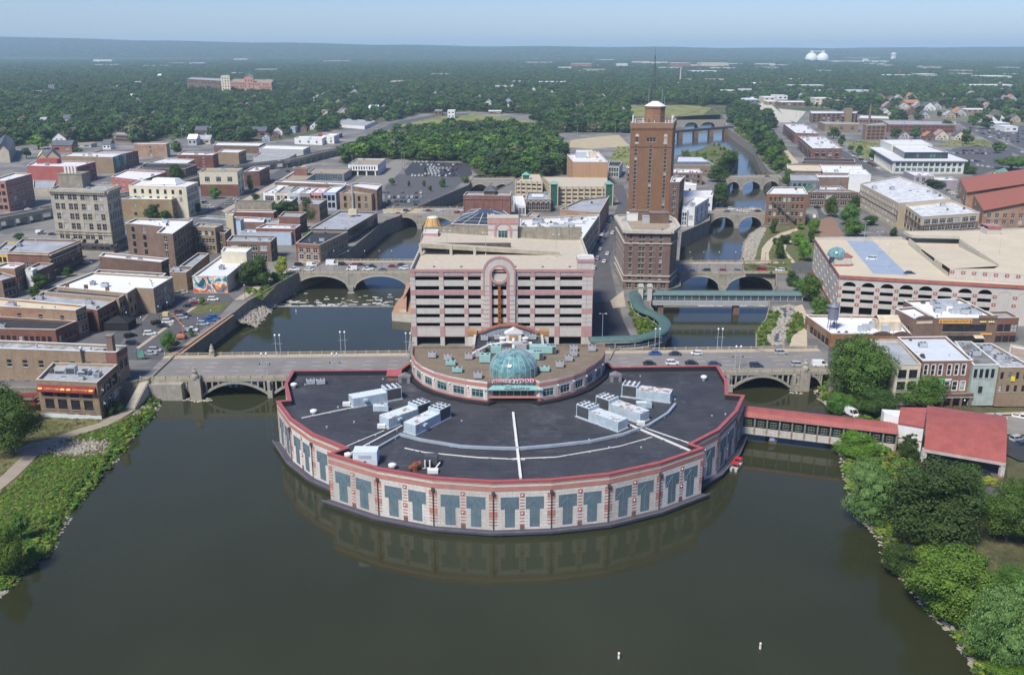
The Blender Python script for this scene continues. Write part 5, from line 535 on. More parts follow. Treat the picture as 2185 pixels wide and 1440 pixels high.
# forest floor under woods
for i,poly in enumerate(FOREST+SUBURB):
 if max(y for x,y in poly)>2050:poly=[(x,min(y,2080))for x,y in poly]
 gsheet('woodland_floor' if i<len(FOREST)else 'suburb_ground',poly,.015+.002*i,forest_floor if i<len(FOREST)else pnt('garden_ground',(.10,.12,.05),.95,c2=(.22,.21,.17),scale=.04))
 # river parks: height field sloping to the water
def dist_poly(x,y,L):
 best=1e9;side=1
 for(x1,y1),(x2,y2)in zip(L,L[1:]):
  dx,dy=x2-x1,y2-y1;t=max(0,min(1,((x-x1)*dx+(y-y1)*dy)/(dx*dx+dy*dy)));d=math.hypot(x-x1-dx*t,y-y1-dy*t)
  if d<best:best=d;side=1 if dx*(y-y1)-dy*(x-x1)>0 else-1
 return best,side
def park(name,shore,sgn,xr,yr,zi,m,step=2.5):
 def h(x,y):
  d,s=dist_poly(x,y,shore);d*=s*sgn
  wob=.25*math.sin(x*.21+y*.13)+.15*math.sin(x*.53-y*.37)
  if d<0:return max(-8,-6.6+d*.5)
  e=min(d/8,1);return-6.6+(zi+6.6)*(e*e*(3-2*e))+wob*min(1,d/6)*.6
 nx=int((xr[1]-xr[0])/step);ny=int((yr[1]-yr[0])/step);mb=MB()
 for j in range(ny+1):
  for i in range(nx+1):x=xr[0]+i*step;y=yr[0]+j*step;mb.v.append((x,y,h(x,y)))
 for j in range(ny):
  for i in range(nx):a=j*(nx+1)+i;mb.f.append((a,a+1,a+nx+2,a+nx+1));mb.m.append(0)
 mb.mk(name,[m],kind='structure',smooth=True);return h
bank_w=pnt('west_park_ground',(.10,.13,.03),.95,var=.3,scale=.08,c2=(.22,.19,.09),fine=.3);bank_e=pnt('east_park_ground',(.07,.075,.03),.95,var=.3,scale=.1,c2=(.14,.13,.06),fine=.3)
hW=park('west_park_ground',WSHORE,-1,(-240,-92),(100,286),-5.1,bank_w);hE=park('east_park_ground',ESHORE,1,(84,300),(100,304),-4.4,bank_e)
def strip(name,pts,w,hf,dz,m,**t):
 P=[]
 for a,b2 in zip(pts,pts[1:]):
  n=max(1,int(math.dist(a,b2)/3));P+=[lerp(a,b2,k/n)for k in range(n)]
 P.append(pts[-1]);mb=MB();prev=None
 for i,q in enumerate(P):
  a=P[max(0,i-2)];b2=P[min(len(P)-1,i+2)];L=math.dist(a,b2)or 1;nx,ny=(b2[1]-a[1])/L,-(b2[0]-a[0])/L
  z=hf(*q)+dz;cur=((q[0]+nx*w/2,q[1]+ny*w/2,z),(q[0]-nx*w/2,q[1]-ny*w/2,z))
  if prev:mb.poly([prev[0],cur[0],cur[1],prev[1]],0)
  prev=cur
 return mb.mk(name,[m],**(t or dict(kind='structure')))
gpath=pnt('gravel_path',(.33,.28,.22),.9,var=.12,scale=.5,fine=.25)
strip('path',WPATH,4.2,hW,.14,gpath);strip('path',WPATH2,6,hW,.12,gpath)
# haze
hz=bpy.data.materials.new('haze_air');hz.use_nodes=True;nt=hz.node_tree;nt.nodes.remove(nt.nodes['Principled BSDF'])
pv=nt.nodes.new('ShaderNodeVolumePrincipled');pv.inputs['Color'].default_value=(.58,.80,1,1);pv.inputs['Density'].default_value=.000075;pv.inputs['Anisotropy'].default_value=.0
nt.links.new(pv.outputs[0],nt.nodes['Material Output'].inputs['Volume'])
mb=MB();mb.box(-26000,-500,-13.6,26000,34000,330,0);mb.mk('haze',[hz],kind='stuff')
# ---- special facades
def text(s,h,m,parent,loc,rotz,depth=.08,name='lettering',tilt=90,width=None,shear=0):
 cu=bpy.data.curves.new(name,'FONT');cu.body=s;cu.size=h*1.35;cu.extrude=depth;cu.align_x='CENTER';cu.align_y='BOTTOM';cu.resolution_u=2;cu.shear=shear;cu.materials.append(m)
 o=bpy.data.objects.new(name,cu);COL.objects.link(o)
 if parent:o.parent=parent;w=wloc(parent);loc=(loc[0]-w[0],loc[1]-w[1],loc[2]-w[2])
 o.location=loc;o.rotation_euler=(R(tilt),0,rotz)
 bpy.context.view_layer.update();me=bpy.data.meshes.new_from_object(o.evaluated_get(bpy.context.evaluated_depsgraph_get()));q=bpy.data.objects.new(name,me);COL.objects.link(q)
 q.parent=parent;q.location=loc;q.rotation_euler=o.rotation_euler;xs_=[v.co.x for v in me.vertices];bw=max(xs_)-min(xs_)
 if width:q.scale=(width/bw,1,1)
 bpy.data.objects.remove(o);q.name=name
 return q
def wat(A,B,t,out,z):
 L=math.dist(A,B);nx,ny=(B[1]-A[1])/L,-(B[0]-A[0])/L;p=lerp(A,B,t);return(p[0]+nx*out,p[1]+ny*out,z)
def ang(A,B):return math.atan2(B[1]-A[1],B[0]-A[0])
def arch_panel(mb,A,B,x0,x1,z0,z1,m,out=0.,n=10,dep=.35):
 """infill above an arch: fills rectangle x0..x1,z0..z1 except the half ellipse"""
 L=math.dist(A,B);ux,uy=(B[0]-A[0])/L,(B[1]-A[1])/L;nx,ny=uy,-ux
 q=lambda x,z,d=0:(A[0]+ux*x+nx*(out-d),A[1]+uy*x+ny*(out-d),z)
 c=(x0+x1)/2;r=(x1-x0)/2;pts=[(c-r*math.cos(math.pi*i/n),z0+(z1-z0)*math.sin(math.pi*i/n))for i in range(n+1)]
 for i in range(n):
  a,b2=pts[i],pts[i+1];mb.poly([q(*a),q(*b2),q(b2[0],z1+.01),q(a[0],z1+.01)],m);mb.poly([q(*a),q(a[0],a[1],dep),q(b2[0],b2[1],dep),q(*b2)],m)
CATS=dict(restaurant_building='restaurant',parking_garage='garage',hotel='hotel',church='church',theatre='theatre',warehouse='warehouse',factory='factory',hospital='hospital',school='school',tower_building='tower')
def special_ops(bd,i,A,B,L,z0,z1):
 sp=bd['f'][i][4];o=[];st=''
 if sp=='special':
  w=L*.15
  for k in range(4):x=L*(.09+.215*k);o+=[(x,x+w,z0+6.7,z0+9.0),(x,x+w,z0+2.7,z0+5.9)]
  for k in range(3):x=L*(.43+.19*k);o.append((x,x+L*.12,z0+.8,z0+1.4))
  st='black'
 elif sp=='row6':
  for k in range(6):x=L*(.045+.145*k+(.035 if k>2 else 0));o+=[(x,x+L*.075,z0+9.6,z0+13.1)]
  for k in range(6):x=L*(.04+.155*k);o+=[(x,x+L*.1,z0+4.4,z0+7.4)]
  st='row6'
 elif sp=='row4':
  for k in range(4):x=L*(.06+.225*k);o+=[(x,x+L*.14,z0+9.4,z0+12.4)]
  o+=[(L*.33,L*.5,z0+4.2,z0+6.6)];st='black'
 elif sp=='row3':
  for k in range(4):x=L*(.05+.24*k);o+=[(x,x+L*.1,z0+9.2,z0+11.6),(x,x+L*.1,z0+5,z0+7.2)]
 elif sp=='leland':
  n=18;fh=(z1-16)/n
  for r in range(n):
   for t in((.145,.5,.855)if i==0 else(.2,.5,.8)):o.append((L*t-.85,L*t+.85,2.5+fh*r,2.5+fh*r+1.9))
  for t in(.16,.84):o.append((L*t-1.1,L*t+1.1,z1-12,z1-8.6))
  for k in range(3):o.append((L*.5-2.9+k*2,L*.5-1.1+k*2,z1-11.8,z1-9.2))
  st='leland'
 elif sp=='hotel':
  fh=(z1-6)/8
  for r in range(8):
   for t,w in((.13,1.5),(.335,1.3),(.41,1.3),(.58,1.4),(.79,1.3)):o.append((L*t-w/2,L*t+w/2,4.6+fh*r,4.6+fh*r+1.75))
  for k in range(5):o.append((L*(.06+.19*k),L*(.06+.19*k)+2.4,.8,3.2))
  st='hotel'
 elif sp=='dist':
  r,c,w,h,_=bd['f'][i]
  for k in range(c):x=L*(k+.5)/c;o+=[(x-w/2,x+w/2,4.6,7.4),(x-w/2,x+w/2,.4,3)]
  st='dist'
 elif sp=='mural':
  o.append((L*.17,L*.27,6,8));st='black'
 return[tuple(round(v,2)for v in q)for q in o],st
garm={}
def garage_open(th,A,B,z0,z1,wall,nb,rows,mb,hh=.42):
 L=math.dist(A,B);ops=[];cw=L/nb;fh=(z1-z0-1.3)/rows
 for r in range(rows):
  for k in range(nb):ops.append((round(k*cw+cw*.14,2),round((k+1)*cw-cw*.14,2),round(z0+fh*r+fh*.36,2),round(z0+fh*r+fh*.36+fh*hh,2)))
 facade(mb,A,B,z0,z1,ops,0,0,.6);return ops
def interior(th,P,z0,z1,rows):
 """garage floors and columns seen through the openings"""
 I=inset(P,1.2);mb=MB();fh=(z1-z0-1.3)/rows
 for r in range(1,rows+1):
  z=z0+fh*r-.3;mb.poly([(x,y,z)for x,y in I],0);mb.poly([(x,y,z-.35)for x,y in I][::-1],0)
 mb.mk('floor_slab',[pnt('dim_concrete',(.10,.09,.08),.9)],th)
for bi,row in enumerate(BUILDINGS):
 bd=dict(zip('nlpzwrfc',row));bd['sp']=row[8]if len(row)>8 else None;bd['z0']=row[9]if len(row)>9 else 0
 P=[tuple(p)for p in bd['p']];z1=bd['z'];bd['f']=bd.get('f',{});z0=bd.get('z0',0);nm=bd['n'];sp=bd['sp']
 wallm=W[bd['w']];rm=RF.get(bd['r'],RF['grey']);n=len(P)
 cx=sum(p[0]for p in P)/n;cy=sum(p[1]for p in P)/n
 th=thing(nm,bd['l'],CATS.get(nm,nm.split('_')[-1]if nm not in('city_building',)else 'building'),(round(cx,2),round(cy,2),z0));bd['th']=th
 mb=MB();zt=z1 if sp!='gable' else z1
 garage=sp in('east_garage','beige_garage')
 for i in range(n):
  A,B=P[i],P[(i+1)%n];L=math.dist(A,B)
  if L<.05:continue
  spec=bd['f'].get(i)
  if sp=='beige_garage' and i in(0,3):garage_open(th,A,B,z0,z1,wallm,9 if i==0 and L>30 else 5,4,mb);continue
  if sp=='east_garage':
   if i==0:
   # open arched bays then blind arches
    cw=7.3;ops=[];ab=[];k=0;x=1.6
    while x+cw<L-1:
     zz=[z0+.2,z0+4.6,z0+8.1,z0+11.3]
     if k<8:ops+=[(x,x+cw*.7,zz[0],zz[0]+3.2),(x,x+cw*.7,zz[1]+.6,zz[1]+2.2),(x,x+cw*.7,zz[2]+.6,zz[2]+2.2),(x,x+cw*.7,zz[3]+.6,zz[3]+2.6)]
     ab.append((x,x+cw*.7,k));x+=cw;k+=1
    ops=[tuple(round(v,2)for v in o)for o in ops];facade(mb,A,B,z0,z1-1.2,ops,0,0,.8)
    am=MB()
    for x0,x1,k in ab:
     if k<8:arch_panel(am,A,B,x0,x1,z0+12.1,z0+13.92,0,-.02,10,.7)
     else:
      q=lambda x,z,d:wat(A,B,x/L,d,z)
      for a2 in range(10):
       t0,t1=math.pi*a2/10,math.pi*(a2+1)/10;c2=(x0+x1)/2;r2=(x1-x0)/2
       am.poly([q(c2-r2*math.cos(t0),z0+11.5+r2*.8*math.sin(t0),.12),q(c2-(r2+.25)*math.cos(t0),z0+11.5+(r2+.25)*.8*math.sin(t0),.12),q(c2-(r2+.25)*math.cos(t1),z0+11.5+(r2+.25)*.8*math.sin(t1),.12),q(c2-r2*math.cos(t1),z0+11.5+r2*.8*math.sin(t1),.12)][::-1],0)
    am.mk('arch_head',[wallm],th)
    for x0,x1,k in ab:
     for j,zz in enumerate((4.4,8.,11.2)):
      s=MB();s.box(-.75,-.1,-.6,.75,.02,.6,0);s.box(-.18,-.16,-.18,.18,-.1,.18,1);key='med'
      if key not in garm:garm[key]=s.mesh('medallion',[pnt('brick_red_tile',(.36,.12,.09),.7),twh])
      xx=x0-cw*.15;inst('medallion',garm[key],th,wat(A,B,xx/L,.0,z0+zz),ang(A,B))
    s=MB();s.obox(A,B,0,.3,z1-1.2,z1,0);s.obox(wat(A,B,0,0,0)[:2],B,.3,.45,z1-1.3,z1-.9,0);s.mk('brick_band',[pnt('brick_red_tile',(.36,.12,.09),.7)],th)
    continue
   if i==n-1:
    cnt=14;ops=[]
    for r in range(5):
     for k in range(cnt):
      if(k+r)%2:ops.append((round(L*(k+.2)/cnt,2),round(L*(k+.8)/cnt,2),z0+1.6+r*2.9,z0+3.4+r*2.9))
    facade(mb,A,B,z0,z1-1,ops,0,0,.8);s=MB();s.obox(A,B,0,.3,z1-1,z1,0);s.obox(A,B,0,.2,z0,z0+1.4,0);s.mk('brick_band',[pnt('brick_red_tile',(.36,.12,.09),.7)],th);continue
   if i in(1,2):facade(mb,A,B,z0,z1,[],0);continue
  if spec:
   if spec[4]in('special','row6','row4','row3','leland','hotel','dist','mural'):ops,st=special_ops(bd,i,A,B,L,z0,z1)
   else:ops=grid_ops(L,z0,z1,spec);st=spec[4]
   ops=[o for o in ops if o[0]>.1 and o[1]<L-.1 and o[3]<z1-.1]
   facade(mb,A,B,z0,z1,ops,0,0,.3,(4.5,z1-5,1)if st=='band' else None);put_windows(th,A,B,ops,st)
  else:facade(mb,A,B,z0,z1,[],0)
 mats=[wallm,brown_brick]
 mb.mk('wall',mats,th)
 if sp=='gable':gable(th,P,z1,rm,wallm)
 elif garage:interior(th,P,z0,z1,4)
 elif sp=='ribs':pass
 else:flat_roof(th,P,z1,rm,wallm)
 if bd.get('c')and sp not in('gable',):clutter(th,P,z1-.8,bd['c']if sp!='ducts' else 70)
 A,B=P[0],P[1];L=math.dist(A,B);C=P[2];D=P[-1]
 if bd['w']=='cream_red':s=MB();s.obox(A,B,0,.15,z0,z0+(z1-z0)*.48,0);s.mk('brick_face',[red_brick],th)
 if bd['w']=='tan_red':s=MB();s.obox(lerp(A,B,.002),lerp(A,B,.06),0,.1,z0,z1-.2,0);s.obox(lerp(A,B,.94),lerp(A,B,.998),0,.1,z0,z1-.2,0);s.obox(A,B,0,.1,z1-2.2,z1-.2,0);s.obox(lerp(A,B,.06),lerp(A,B,.94),0,.08,4.4,5.2,0);s.mk('brick_face',[red_brick],th)
 if sp=='restaurant':
  aw=MB();za=z0+9.0;a,b2=wat(A,B,.02,0,0)[:2],wat(A,B,.97,0,0)[:2]
  q=lambda t,d,z:wat(A,B,t,d,z)
  aw.poly([q(.02,.15,za+1.7),q(.02,1.3,za),q(.97,1.3,za),q(.97,.15,za+1.7)],0);aw.poly([q(.02,1.3,za),q(.02,1.3,za-.35),q(.97,1.3,za-.35),q(.97,1.3,za)],0);aw.poly([q(.02,.05,za+1.6),q(.02,.05,za),q(.02,1.3,za)],0);aw.poly([q(.97,.05,za+1.6),q(.97,1.3,za),q(.97,.05,za)],0)
  awn=aw.mk('awning',[pnt('maroon_canvas',(.23,.015,.02),.8)],th)
  yl=pnt('yellow_print',(.85,.50,.04),.6);tl=90-math.degrees(math.atan2(1.15,1.7))
  for t in(.26,.73):text('La Quinta de los Reyes',.62,yl,awn,q(t,1.12,za+.42),ang(A,B),.02,'lettering',tl,L*.25,.2)
  for t in(.075,.445,.545,.915):
   s=MB();c0=q(t,1.0,za+.75);th2=ang(A,B);pts=[]
   for k in range(12):a3=2*math.pi*k/12;rr=.55 if k%2 else.85;xx=rr*1.2*math.cos(a3);zz=rr*.55*math.sin(a3);pts.append((c0[0]+xx*math.cos(th2),c0[1]+xx*math.sin(th2)-.68*0+zz*.5-.1,c0[2]+zz*.8))
   s.poly(pts,0);s.mk('emblem',[yl],awn)
  for k in range(4):
   for zz in(6.7,2.7):
    s=MB();x0=.09+.215*k-.01;x1=x0+.17
    s.bar(q(x0,.5,z0+zz+1),q(x1,.5,z0+zz+1),.04);s.bar(q(x0,.5,z0+zz),q(x1,.5,z0+zz),.05)
    for j in range(7):t=x0+(x1-x0)*j/6;s.bar(q(t,.5,z0+zz),q(t,.5,z0+zz+1),.025)
    s.bar(q(x0,0,z0+zz+1),q(x0,.5,z0+zz+1),.03);s.bar(q(x1,0,z0+zz+1),q(x1,.5,z0+zz+1),.03);s.mk('balcony_rail',[mdk],th)
  s=MB();s.obox(A,B,0,.12,z0-.8,z0+1.1,0);s.mk('foundation',[RF['pale']],th)
  s=MB();s.obox(lerp(B,A,.012),B,0,.1,z0,z1,0);s.obox(B,C,0,.1,z0,z1-.2,0)if 0 else None;s.obox(lerp(B,C,0),lerp(B,C,.04),0,.1,z0,z1-.1,0);s.obox(B,C,0,.14,z1-1,z1-.1,0);s.obox(B,C,0,.14,z0+5.6,z0+6.2,0);s.obox(B,C,0,.16,z0+1.6,z0+2,0);s.mk('brick_pilaster',[brown_brick],th)
  for k in range(4):
   for zz in(9,4.6):
    s=MB();p0=wat(B,C,.06+.27*k,.12,z0+zz);p1=wat(B,C,.06+.27*k,.9,z0+zz+.2);s.bar(p0,p1,.05,0)
    for dx,dz in((-.3,0),(.3,0),(0,.4)):s.lathe((p1[0]+dx,p1[1]),[(.05,p1[2]+dz-.2),(.22,p1[2]+dz),(.05,p1[2]+dz+.2)],8,1)
    s.mk('globe_lamp',[mdk,twh],th)
  for t,w,d,hh in((.25,3.2,2.6,1.4),(.42,3,2.4,2.6),(.62,3.4,3,1.2)):
   p0=lerp(lerp(A,B,t),lerp(D,C,t),.55);s=MB();s.box(p0[0]-w/2,p0[1]-d/2,z1-.8,p0[0]+w/2,p0[1]+d/2,z1-.8+hh,0);s.box(p0[0]-w/2+.2,p0[1]-d/2-.08,z1-.5,p0[0]+w/2-.2,p0[1]-d/2,z1-.8+hh*.8,1);s.mk('air_handler',[metal,mdk],th)
  s=MB();p0=PT['dish'];s.bar((p0[0],p0[1],z1-.8),(p0[0],p0[1],z1+.9),.07,0);s.lathe((p0[0],p0[1]),[(1.0,z1+1.35),(.6,z1+1.0),(.1,z1+.85)],14,0);s.mk('satellite_dish',[mdk],th)
  s=MB()
  for k in range(10):x=D[0]-6+k*.6;s.box(x,D[1]-12,z0+k*.5,x+.65,D[1]-10,z0+k*.5+.12,0);s.bar((x,D[1]-12,z0+k*.5),(x,D[1]-12,z0+k*.5+1.1),.05,0)
  for zz in(4.9,2.4):s.box(D[0]-8,D[1]-13,z0+zz,D[0]-1,D[1]-9,z0+zz+.15,0);s.bar((D[0]-8,D[1]-13,z0+zz+1),(D[0]-1,D[1]-13,z0+zz+1),.06,0)
  for x in(-8,-4.5,-1):s.bar((D[0]+x,D[1]-13,z0),(D[0]+x,D[1]-13,z0+6),.1,0)
  s.mk('deck_stair',[pnt('red_timber',(.20,.03,.025),.8)],th)
 if sp=='chimney_right':
  p0=lerp(B,C,.2);s=MB();s.box(p0[0]-3.2,p0[1]-.9,z1-3,p0[0]-1.2,p0[1]+1.1,z1+5,0);s.box(p0[0]-3.35,p0[1]-1.05,z1+5,p0[0]-1.05,p0[1]+1.25,z1+5.4,0);s.mk('chimney',[brown_brick],th)
  s=MB();p1=lerp(A,B,.78);s.bar((p1[0],p1[1]-.6,z0+7),(p1[0],p1[1]-.6,z1+.8),.3,0,8);s.lathe((p1[0],p1[1]-.6),[(.55,z1+.8),(.7,z1+1.2),(.4,z1+1.7),(.1,z1+1.9)],12,1);s.mk('flue',[mdk,metal],th)
  s=MB();s.obox(lerp(A,B,.93),B,0,.12,z0,z1-.1,0);s.obox(B,C,0,.12,z1-2,z1-.1,0);s.mk('brick_pier',[red_brick],th)
 if sp=='chimneys':
  for t in(.15,.42,.72):p0=lerp(P[0],P[1],t);s=MB();s.box(p0[0]-.6,p0[1]+.1,z1-.6,p0[0]+.6,p0[1]+1.1,z1+1.5,0);s.box(p0[0]-.7,p0[1],z1+1.5,p0[0]+.7,p0[1]+1.2,z1+1.7,0);s.mk('chimney',[red_brick],th)
 if sp=='roof_hall':
  Q=[lerp(lerp(A,B,u),lerp(D,C,u),v)for u,v in((.25,.5),(.72,.5),(.8,.95),(.3,.95))];I=inset(Q,2.5);s=MB()
  for k in range(4):a,b2,c2,d2=Q[k],Q[(k+1)%4],I[(k+1)%4],I[k];s.poly([(*a,z1-.5),(*b2,z1-.5),(*c2,z1+3),(*d2,z1+3)],0)
  s.poly([(x,y,z1+3)for x,y in I],0);s.mk('roof_hall',[RF['white']],th)
 if sp=='stone_tower':
  s=MB();s.obox(A,B,0,1.3,z1-1.2,z1-.3,0);s.obox(B,C,0,1.3,z1-1.2,z1-.3,0);s.obox(A,B,0,.7,z1-2.4,z1-1.2,0);s.obox(B,C,0,.7,z1-2.4,z1-1.2,0)
  for k in range(26):p0=wat(A,B,(k+.5)/26,1.0,z1-1.5);s.box(p0[0]-.25,p0[1]-.3,z1-1.6,p0[0]+.25,p0[1]+.3,z1-1.2,0)
  s.mk('cornice',[W['stone']],th)
  s=MB()
  for zz in(9.5,11):s.obox(A,B,0,.35,zz,zz+.5,0);s.obox(B,C,0,.35,zz,zz+.5,0)
  s.mk('string_course',[W['stone']],th)
  s=MB();s.obox(A,B,.1,2.2,3.8,4.8,0);s.obox(B,C,.1,2.2,3.8,4.8,0);s.mk('canopy',[mdk],th)
  for t in(.3,.52,.74):
   s=MB();c0=wat(A,B,t,.06,0);pts=[(c0[0]-1.9,c0[1],5.1)]+[(c0[0]-1.9*math.cos(math.pi*k/10),c0[1],5.3+1.9*math.sin(math.pi*k/10))for k in range(11)]+[(c0[0]+1.9,c0[1],5.1)];s.poly(pts[::-1],0);s.mk('arched_window',[G_dark],th)
  p0=lerp(A,D,.35);s=MB();s.box(p0[0]+2,p0[1]+2,z1-.8,p0[0]+15,p0[1]+12,z1+6.5,0);s.box(p0[0]+1.8,p0[1]+1.8,z1+6.5,p0[0]+15.2,p0[1]+12.2,z1+7,0);s.mk('penthouse',[W['stained']],th)
  for k in range(4):s=MB();s.box(p0[0]+5+k*1.8,p0[1]+4,z1+7,p0[0]+6+k*1.8,p0[1]+4.6,z1+11,0);s.mk('antenna_panel',[twh],th)
 if sp=='roof_shed':
  p0=lerp(lerp(A,B,.45),D,.6);s=MB();s.box(p0[0]-3,p0[1]-2,z1-.8,p0[0]+14,p0[1]+6,z1+3,0);s.mk('roof_shed',[red_paint],th)
 if sp=='teal_bays':
  for t in(.25,.8):s=MB();s.obox(lerp(B,C,t-.1),lerp(B,C,t+.1),0,1.2,4,z1-.5,0);s.mk('bay_window',[pnt('teal_paint',(.10,.34,.38),.6,var=.3,scale=1)],th)
 if sp=='pilotis':
  for k in range(4):s=MB();p0=wat(A,B,.02+.3*k,.4,0);s.box(p0[0]-.6,p0[1]-.5,0,p0[0]+.6,p0[1]+.3,5,0);s.mk('pillar',[twh],th)
  s=MB();s.obox(A,B,.02,.12,.1,4.2,0);s.mk('pillar_shade_sheet',[G_dark],th);s=MB();s.obox(A,B,0,1.4,4.3,4.8,0);s.mk('floor_edge',[twh],th)  # dark sheet over the ground floor wall paints the shade behind the pillars
 if sp=='flue':
  s=MB();p0=wat(A,B,.42,.9,0);s.bar(p0,(p0[0],p0[1],z1+6),.75,0,10)
  for k in range(9):s.lathe((p0[0],p0[1]),[(.9,1+k*1.8),(.9,1.3+k*1.8)],10,0)
  s.mk('steel_flue',[metal],th)
 if sp=='roof_box':p0=lerp(lerp(A,B,.5),lerp(D,C,.5),.78);s=MB();s.box(p0[0]-2,p0[1]-2,z1+.4,p0[0]+3,p0[1]+2,z1+3.6,0);s.box(p0[0]-1.6,p0[1]-1.6,z1-.8,p0[0]-1.2,p0[1]-1.2,z1+.4,0);s.box(p0[0]+2.2,p0[1]-1.6,z1-.8,p0[0]+2.6,p0[1]-1.2,z1+.4,0);s.mk('roof_unit',[tcr],th)
 if sp=='cornice_right':s=MB();s.obox(B,C,0,1.0,z1-1.2,z1-.6,0);s.obox(B,C,0,.6,z1-3.4,z1-3,0);s.obox(A,B,0,.5,z1-1,z1-.6,0);s.mk('cornice',[tcr],th)
 if sp=='cornice_right':s=MB();s.obox(B,C,.05,2.2,3.2,3.6,0);s.obox(B,C,.02,.1,.2,3.2,0);s.mk('shop_canopy',[mdk],th)
 if sp=='panels':
  s=MB()
  for t in(0,.19,.41,.63,.81,.985):s.obox(lerp(A,B,t),lerp(A,B,t+.015),0,.3,0,z1-1.5,0)
  s.obox(A,B,0,.35,z1-2.6,z1-2.2,0);s.mk('brick_pilaster',[red_brick],th)
  Q=[lerp(lerp(A,B,u),lerp(D,C,u),v)for u,v in((.42,.4),(.66,.4),(.66,1.3),(.42,1.3))];c0=(sum(q[0]for q in Q)/4,sum(q[1]for q in Q)/4);s=MB();s.prism(Q,z1-.8,z1+2,1)
  for k in range(4):s.poly([(*lerp(c0,Q[k],1.15),z1+1.8),(*lerp(c0,Q[(k+1)%4],1.15),z1+1.8),(*c0,z1+5)],0)
  s.mk('hipped_roof',[RF['slate'],brown_brick],th)
 if sp=='skylights':
  for k in range(5):p0=lerp(lerp(A,B,.28+.1*k),lerp(D,C,.28+.1*k),.5);s=MB();s.poly([(p0[0]-.8,p0[1]-3,z1-.3),(p0[0]+.8,p0[1]-3,z1-.3),(p0[0]+.8,p0[1]+3,z1+1),(p0[0]-.8,p0[1]+3,z1+1)],0);s.mk('skylight',[RF['pale']],th)
  for k in range(5):
   s=MB();c0=wat(A,B,.1+.2*k,.05,0)
   for j in range(8):a2,a3=math.pi*j/8,math.pi*(j+1)/8;s.poly([(c0[0]-1.3*math.cos(a2),c0[1],6.1+1.3*math.sin(a2)),(c0[0]-1.3*math.cos(a3),c0[1],6.1+1.3*math.sin(a3)),(c0[0]-1.8*math.cos(a3),c0[1],6.1+1.8*math.sin(a3)),(c0[0]-1.8*math.cos(a2),c0[1],6.1+1.8*math.sin(a2))][::-1],0)
   s.mk('arch_trim',[tst],th)
 if sp=='ribs':
  zt=z1+3.2;cxr,cyr=cx,cy;I=[lerp((cxr,cyr),p,.30)for p in P];s=MB();rb=MB()
  for k in range(n):a,b2,c2,d2=P[k],P[(k+1)%n],I[(k+1)%n],I[k];s.poly([(*a,z1-.1),(*b2,z1-.1),(*c2,zt),(*d2,zt)],0);rb.bar((*a,z1),(*d2,zt+.1),.25);rb.bar((*a,z1),(*b2,z1),.22)
  s.poly([(x,y,zt)for x,y in I],0);s.mk('roof',[rm],th);rb.mk('roof_rib',[twh],th)
  for t in(.18,.45,.7,.88):rr=MB();p0=lerp(P[0],P[1],t);p1=lerp(I[0],I[1],t);rr.bar((*p0,z1),(*p1,zt+.1),.2);rr.mk('roof_rib',[twh],th)
  for v in(.3,.6):
   rr=MB();rr.bar((*lerp(P[0],I[0],v),z1+.1+3.2*v),(*lerp(P[1],I[1],v),z1+.1+3.2*v),.1);rr.mk('roof_rib',[metal],th)
 if sp=='ducts':
  for k in range(14):
   p0=(cx+rnd.uniform(-14,12),cy+rnd.uniform(-14,22));s=MB();w=rnd.uniform(1,3.4);d=rnd.uniform(.6,1.6);s.box(p0[0]-w,p0[1]-d,z1-.5,p0[0]+w,p0[1]+d,z1+rnd.uniform(.5,1.4),0);s.mk('duct',[metal if k%3 else twh],th)
  s=MB();s.box(A[0]+5,A[1]+.8,z1-.7,A[0]+23,A[1]+4,z1+.1,0);s.mk('roof_well',[mdk],th)
 if sp=='plant_rooms':
  for u,v,w,d,hh,m2 in((.35,.6,9,8,3,metal),(.7,.55,6,8,4,tcr),(.5,.8,14,8,3.4,twh)):p0=lerp(lerp(A,B,u),lerp(D,C,u),v);s=MB();s.box(p0[0]-w/2,p0[1]-d/2,z1-.8,p0[0]+w/2,p0[1]+d/2,z1+hh,0);s.mk('plant_room',[m2],th)
 if sp=='beige_garage':
  s=MB();I=inset(P,.4);s.poly([(x,y,z1-.9)for x,y in I],0)
  for k in range(n):a,b2=I[k],I[(k+1)%n];s.poly([(*b2,z1-.9),(*a,z1-.9),(*a,z1),(*b2,z1)],1);s.poly([(*P[k],z1),(*P[(k+1)%n],z1),(*b2,z1),(*a,z1)],1)
  s.mk('roof_deck',[rm,wallm],th);nb=9 if L>30 else 5
  for k in range(nb+1):s=MB();p0=wat(A,B,k/nb,.25,0);s.box(p0[0]-.4,p0[1]-.3,0,p0[0]+.4,p0[1]+.4,z1+.5,0);s.mk('pier',[wallm],th)
  for e in((0,1)if L>30 else(.72,)):
   p0=lerp(A,B,e);p0=(p0[0]+(0 if L>30 else-6),p0[1]+(-1.5 if L>30 else 20));s=MB();s.box(p0[0]-2.4,p0[1]-2.4,0,p0[0]+2.4,p0[1]+2.4,z1+2,0);s.mk('stair_tower',[pnt('green_stair_glass',(.03,.13,.10),.2,var=.4,scale=.6)],th)
   s=MB()
   for dx in(-2.6,2.6):
    for dy in(-2.6,2.6):s.box(p0[0]+dx-.35,p0[1]+dy-.35,0,p0[0]+dx+.35,p0[1]+dy+.35,z1+2.4,1)
   q4=[(p0[0]-3.2,p0[1]-3.2),(p0[0]+3.2,p0[1]-3.2),(p0[0]+3.2,p0[1]+3.2),(p0[0]-3.2,p0[1]+3.2)]
   for k in range(4):s.poly([(*q4[k],z1+2.2),(*q4[(k+1)%4],z1+2.2),(*p0,z1+4.6)],0)
   s.mk('stair_roof',[RF['green'],wallm],th)
